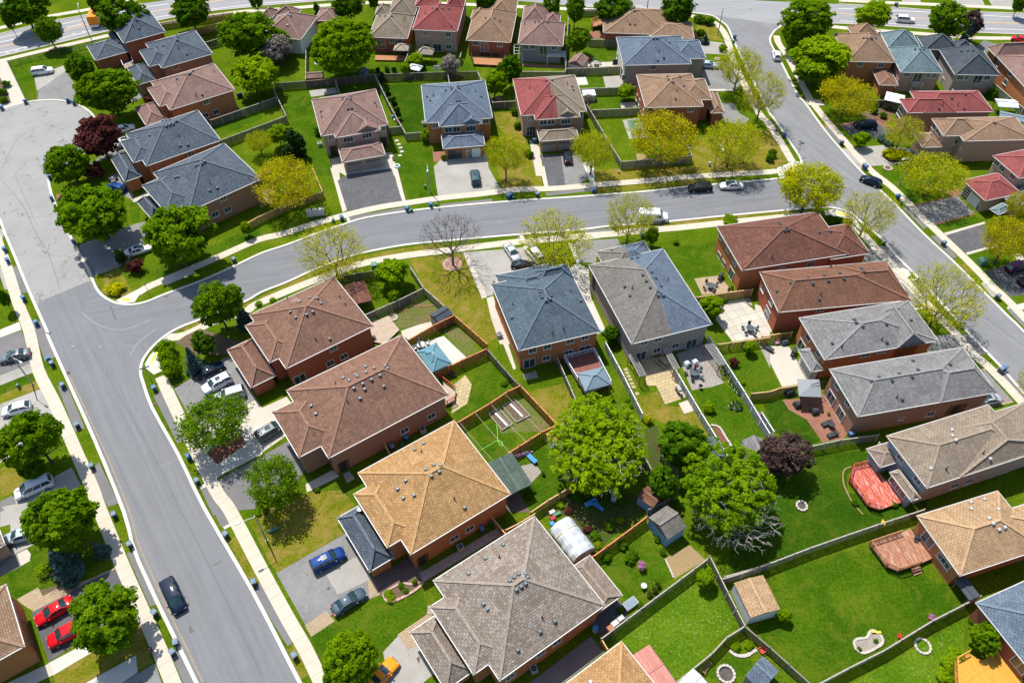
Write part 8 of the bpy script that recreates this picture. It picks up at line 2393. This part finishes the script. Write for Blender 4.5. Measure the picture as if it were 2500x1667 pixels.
# stone rings, borders and beds
M_STONE = plain('pale_stone', (0.46, 0.42, 0.36), .9, .2, 4.0); M_PINKST = plain('pink_stone', (0.46, 0.30, 0.24), .9, .2, 4.0); M_GRAVEL = plain('grey_gravel', (0.27, 0.23, 0.20), .95, .3, 6.0); M_PINKMULCH = plain('pink_mulch', (.34, .20, .15), .95, .3, 5.0); M_ASH = plain('ash', (0.08, 0.07, 0.06), .95, .3)
def border(name, s, label, cat, mat, fill=None, closed=True, w_=.3, h=.18, sub=4):
    pts = P(s)
    line = smooth_line(pts + pts[:1], sub) if closed else smooth_line(pts, sub)
    c = sum(pts, Vector()) / len(pts)
    r = empty(name, c, 0, label, cat); inv = Matrix.Translation(-c)
    m = MB(); acc = 0
    for a, b_ in zip(line, line[1:]):
        L = (b_ - a).length; n = max(1, int(L / .34))
        for i in range(n):
            p, q = a.lerp(b_, i / n), a.lerp(b_, (i + .92) / n)
            m.bar(p + Vector((0, 0, h / 2)), q + Vector((0, 0, h / 2)), w_ * rnd.uniform(.85, 1.15), h * rnd.uniform(.85, 1.15))
    m.build('edging_stones', mat, r, inv)
    if fill:
        m = MB(); m.face([(p.x, p.y, .075) for p in line[:-1]]); m.build('infill', fill, r, inv)
def ring(s, rad, label, mat, fill, name='stone_ring', cat='stone ring', h=.2):
    p = P1(s); r = empty(name, p, 0, label, cat)
    m = MB(); n = max(8, int(rad * 6.28 / .4))
    for i in range(n):
        a = 6.283 * i / n; m.box((rad * math.cos(a), rad * math.sin(a), h / 2), (.28, .36, h * rnd.uniform(.8, 1.1)), rotz(a))
    m.build('edging_stones', mat, r)
    m = MB(); m.cyl((0, 0, 0), rad * .95, .08, 20); m.build('infill', fill, r)
border('stone_edged_bed', '33 815,1200 850,1175 930,1165 960,1110 1000,1105 1065,1160 1060,1225 920,1300 840,1270', 'stone edged gravel bed in the middle of the large lawn', 'garden bed', M_STONE, M_GRAVEL)
border('flower_bed', '13 1150,775 1300,685 1400,690 1490,670 1480,710 1340,800 1200,848', 'stone edged flower bed with blue and lime flowers', 'garden bed', M_PINKST, M_SOIL)
border('stone_border', '22 1810,795 1880,815 1930,890 1980,970 2010,1010', 'curved stone border at the long pale fence', 'stone border', M_STONE, None, False)
border('stone_border', '23 1970,1280 2040,1325 2130,1320 2210,1270', 'curved stone border in the bottom garden', 'stone border', M_STONE, None, False, .4)
border('lawn_edging', '32 790,1165 735,1190 720,1260 740,1350 800,1470 900,1590', 'curved edging on the lawn beside the red deck', 'lawn edging', M_STRAW, None, False, .2, .06)
border('planter_bed', '30 1065,1395 1110,1355 1220,1345 1320,1365 1335,1410 1290,1450 1170,1460 1090,1430', 'oval hedge bed between the two driveways', 'garden bed', M_STONE, M_SOIL)
border('garden_border', '11 1290,1285 1340,1275 1410,1230 1500,1235 1630,1220', 'low timber border across the weedy garden', 'garden border', M_BROWNRAIL, None, False, .15, .12)
border('stone_border', '23 1400,465 1430,530 1475,630', 'timber edging between the flower lawn and litter bed', 'garden border', M_CONC, None, False, .2, .12)
ring('11 1765,858', 1.6, 'round mulch ring at the foot of the bare tree', M_PINKST, M_PINKMULCH, h=.08); ring('23 1938,1490', 1.0, 'stone fire pit in the bottom garden', M_STONE, M_ASH, 'fire_pit', 'fire pit', .35); ring('32 352,1515', .7, 'small flower fire ring on the large lawn', M_STONE, M_ASH, 'fire_pit', 'fire pit', .25)
ring('33 1430,1240', .9, 'circle of stones on the wild grass at the bottom', M_STONE, M_WILD); ring('20 1865,530', .5, 'white stone ring on the lawn by the pale blue sedan', M_STONE, M_MULCH); ring('30 1120,1500', .75, 'white stone ring at the pale shared driveway', M_STONE, M_MULCH); ring('11 1240,1335', .65, 'small stone ring at the pale timber deck', M_STONE, M_STRAW)
# raised vegetable beds
def raised(s, label):
    q = P(s); c = sum(q, Vector()) / 4; a = (q[1] - q[0]); r = empty('raised_bed', c, math.atan2(a.y, a.x), label, 'raised bed', 'raised vegetable beds')
    M = xf(c, math.atan2(a.y, a.x)).inverted(); q = [M @ p for p in q]; m = MB()
    for i in range(4): m.bar(q[i] + Vector((0, 0, .15)), q[(i + 1) % 4] + Vector((0, 0, .15)), .08, .3)
    m.build('timber_frame', M_PERG, r); m = MB(); m.prism([(p.x, p.y) for p in q], .05, .22); m.build('soil', M_SOIL, r)
raised('22 -170,700 -80,650 40,790 -50,845', 'left raised vegetable bed in the clothes line garden'); raised('22 -50,630 60,570 195,715 75,775', 'right raised vegetable bed by the red cedar fence')
for s, lb in (('22 -60,748', 'white cloth strip lying between the raised beds'), ('22 75,668', 'white cloth strip on the right raised bed')):
    boxes('row_cover', lb, 'row cover', s, [('cloth', M_TARP, [(0, 0, .27, 3.0, .35, .08, .8)])], -.9)
# clothes lines, hose
def wire(name, s, z, label, cat, mat, rad=.025, sag=0.0):
    pts = P(s, z); c = pts[0].copy(); m = MB()
    if sag:
        a, b_ = pts[0], pts[-1]; pts = [a.lerp(b_, i / 8) - Vector((0, 0, sag * (1 - (i / 4 - 1) ** 2))) for i in range(9)]
    else: pts = smooth_line(pts, 5)
    m.tube(pts, [rad] * len(pts), 5); o = m.build(name, mat); return tag(o, label, cat)
for s, lb in (('12 1835,775 2130,1110', 'leftmost clothes line over the small lawn'), ('12 1970,685 2280,1040', 'second clothes line over the small lawn'), ('12 2110,605 22 165,945', 'third clothes line, over the raised beds'), ('12 2240,520 22 300,850', 'rightmost clothes line, beside the red fence')):
    o = wire('clothes_line', s, 1.8, lb, 'clothes line', M_STONE, .022, .12); o['group'] = 'clothes lines'
wire('garden_hose', '12 2160,790 2170,870 2170,930 2200,980 2215,970 2200,940 2160,935 2100,970 2020,1015', .05, 'bright green hose looping across the small lawn', 'hose', plain('green_hose', (.2, .6, .05), .5), .05)
# pots and flowers
M_TERRA = plain('terracotta', (.36, .15, .08), .85, .1); M_WPOT = plain('pale_pot', (.5, .5, .47), .7, .1)
def pots(s, label, r=.24, mat=M_WPOT, top='green', group='potted plants'):
    for t, x, y in toks(s):
        o = empty('flower_pot', at(t, x, y), 0, label, 'pot', group)
        m = MB(); m.cyl((0, 0, 0), r * .75, r * 1.5, 10, r2=r); m.build('pot', mat, o)
        c = bpy.data.objects.new('plant', SHR[top]); COL.objects.link(c); c.parent = o; c.location = (0, 0, r * 1.2); c.scale = (r * 1.1,) * 3
pots('22 1905,225 1940,255 1905,300 1960,320 1925,335 1965,365 1985,400 1975,420 2010,415 2000,450 2040,455 2025,490 2060,480 2045,515 1950,290', 'pale pot in the long row of pots beside the white fence', .3)
pots('22 1975,640 2000,612 2035,608 2065,625 2060,650 2025,655', 'pale pot in the ring of pots on the pot garden lawn', .32)
pots('23 1255,785 1297,745 1325,700', 'tub planter in the row by the long weathered fence', .42, M_TERRA); pots('10 1243,1425', 'pink flower pot on the rose house walkway', .3, M_WPOT, 'pink'); pots('22 310,1235', 'pot at the end of the small stone patio', .3, M_TERRA)
pots('23 1185,550', 'pink planter statue in the middle of the flower lawn', .5, M_PINKST, 'pink'); pots('20 1040,700 1005,690', 'terracotta pot on the concrete pad at the pale wall', .3, M_TERRA, 'blossom'); pots('33 1495,1000', 'purple flower basket on the long bottom fence', .35, M_TERRA, 'pink'); pots('21 1990,1080 1965,1095', 'pot at the patio door of the corner house', .28, M_TERRA)
pots('32 365,665 590,700', 'small pot on the red paver patio', .22, M_TERRA, 'lime')
boxes('stepping_stone', 'square stepping stone in the lawn path beside the rose house', 'stepping stone', '10 1270,1255 1290,1287 1305,1318 1317,1352 1300,1387', [('slab', M_STONE, [(0, 0, .04, .75, .6, .06)])], .3, 'stepping stones by the rose house')
boxes('stepping_stone', 'sandy stepping stone in the narrow side garden', 'stepping stone', '22 1050,300 1060,330 1075,360 1090,390 1105,425 1120,455 1150,515', [('slab', M_FLAG, [(0, 0, .04, .6, .5, .06)])], .3, 'stepping stones in the side garden')
boxes('pool_float', 'white and green inflatable ring on the lawn edge', 'inflatable', '10 1275,1485', [('ring', M_TARP, [('c', (0, 0, 0), .75, .35, .6)]), ('band', M_GREEN, [('c', (0, 0, .3), .5, .1, .35)])])
boxes('garden_ornament', 'white bird bath on the flower lawn', 'bird bath', '23 1205,720', [('basin', M_WPOT, [('c', (0, 0, .6), .2, .15, .4)]), ('stem', M_WPOT, [('c', (0, 0, 0), .15, .6)])])
boxes('storage_box', 'orange crate in the shaded corner by the long fence', 'crate', '23 905,1090', [('crate', M_ORANGEROOF, [(0, 0, .25, .9, .6, .5)]), ('rim', M_BROWNRAIL, [(0, 0, .5, .95, .65, .05)])], .6)
boxes('storage_box', 'pale crate beside the orange crate by the long fence', 'crate', '23 950,1045', [('crate', M_PALEFAB, [(0, 0, .25, .9, .6, .5)]), ('rim', M_WPOT, [(0, 0, .5, .95, .65, .05)])], .6)
boxes('storage_box', 'white crate topmost of three by the long fence', 'crate', '23 1000,1000', [('crate', M_WPOT, [(0, 0, .25, .8, .6, .5)]), ('rim', M_WPOT, [(0, 0, .5, .85, .65, .05)])], .6)
boxes('cold_frame', 'glass topped cold frame by the brown lean to garden', 'cold frame', '23 1110,900', [('frame', M_WPOT, [(0, 0, .3, 1.8, .1, .6), (0, 1, .3, 1.8, .1, .6), (-.9, .5, .3, .1, 1.1, .6), (.9, .5, .3, .1, 1.1, .6)]), ('glass', M_GREYGLASS, [(0, .5, .6, 1.75, 1.0, .04)])], .6)
boxes('rain_barrel', 'blue barrel at the speckled roof house corner', 'barrel', '23 775,1100', [('barrel', M_PALEFAB, [('c', (0, 0, 0), .35, .9)]), ('lid', M_BLUEFAB, [('c', (0, 0, .9), .36, .05)])])
boxes('toy_pile', 'heap of bright toys behind the golden houses fence', 'toys', '23 400,110', [('box', M_REDFAB, [(0, 0, .25, .7, .5, .5)]), ('slide', M_GREEN, [(.8, .3, .3, 1.2, .4, .2)]), ('tub', M_BLUEFAB, [(-.5, -.6, .2, .6, .5, .4)]), ('crate', M_WPOT, [(.4, .9, .2, .8, .5, .4)])], .5)
boxes('toy_pile', 'pink and purple toys on the beige patio corner', 'toys', '32 130,70', [('box', plain('pink_plastic', (.5, .25, .38)), [(0, 0, .25, .7, .5, .5)]), ('tub', M_TAIL, [(.5, .3, .15, .4, .4, .3)])], .3)
boxes('toy_pile', 'coloured garden clutter along the rose house fence', 'toys', '10 1245,1050', [('box', M_BLUEFAB, [(0, 0, .3, .9, .6, .6)]), ('bag', M_WPOT, [(.2, -1.2, .2, .8, .7, .4)]), ('tub', M_SIGNY, [(.4, -1.9, .15, .6, .5, .3)])], .3)
boxes('garden_ornament', 'red flower ornament on the long bottom fence line', 'ornament', '33 1215,1165', [('stem', M_GREEN, [('c', (0, 0, 0), .04, .6)]), ('petals', M_TAIL, [(0, 0, .65, .5, .5, .12, .6), (0, 0, .65, .2, .8, .08)])])
boxes('garden_ornament', 'orange flower ornament on the fence of the large lawn', 'ornament', '33 1045,190', [('stem', M_GREEN, [('c', (0, 0, 0), .04, 1.6)]), ('petals', M_SIGNY, [(0, 0, 1.7, .5, .5, .12, .6), (0, 0, 1.7, .2, .8, .08)])])
boxes('toy_truck', 'yellow toys at the end of the stone edged bed', 'toys', '33 1012,1115', [('body', M_YPAINT, [(-.3, 0, .2, .5, .3, .3), (.35, -.1, .2, .4, .3, .3)]), ('wheels', M_BLACK, [(-.3, 0, .06, .4, .4, .1)])])
# basketball hoop
_r = empty('basketball_hoop', P1('10 1635,715'), 0, 'basketball hoop standing at the long dark back fence', 'basketball hoop')
m = MB(); m.tube([(0, .5, 0), (0, .4, 2.9)], [.07, .06], 8); m.build('pole', M_STEEL, _r)
m = MB(); m.box((0, .1, 3.1), (1.5, .05, 1.0)); m.build('backboard', M_WPAINT, _r)
m = MB(); m.box((0, .07, 2.95), (.6, .01, .05)); m.box((0, .07, 3.3), (.6, .01, .05)); m.box((-.28, .07, 3.12), (.05, .01, .4)); m.box((.28, .07, 3.12), (.05, .01, .4)); m.tube([(.23 * math.cos(i * .524), -.2 + .23 * math.sin(i * .524), 2.8) for i in range(13)], [.02] * 13, 5); m.build('rim', M_TAIL, _r)
# satellite dish and antenna
def dish(s, z, label):
    boxes('satellite_dish', label, 'satellite dish', s, [('reflector', M_LVENT, [('c', (0, 0, .35), .12, .12, .36)]), ('mast', M_STEEL, [('c', (0, 0, 0), .03, .4)])], 0, 'satellite dishes', z)
dish('13 945,35', 3.6, 'satellite dish on the blue grey garage roof'); dish('32 775,770', 1.2, 'satellite dish at the brown house rear corner')
m = MB(); p = P1('11 390,1235', 8.4); m.tube([(0, 0, -1.3), (0, 0, 1.6)], [.03, .02], 6)
for k in range(5): m.bar((-.7 + k * .08, .15 * k - .3, 1.5), (.7 - k * .08, .15 * k - .3, 1.5), .025, .025)
o = m.build('roof_antenna', M_LVENT); o.location = p; tag(o, 'spidery television antenna on the corner brown roof', 'antenna')
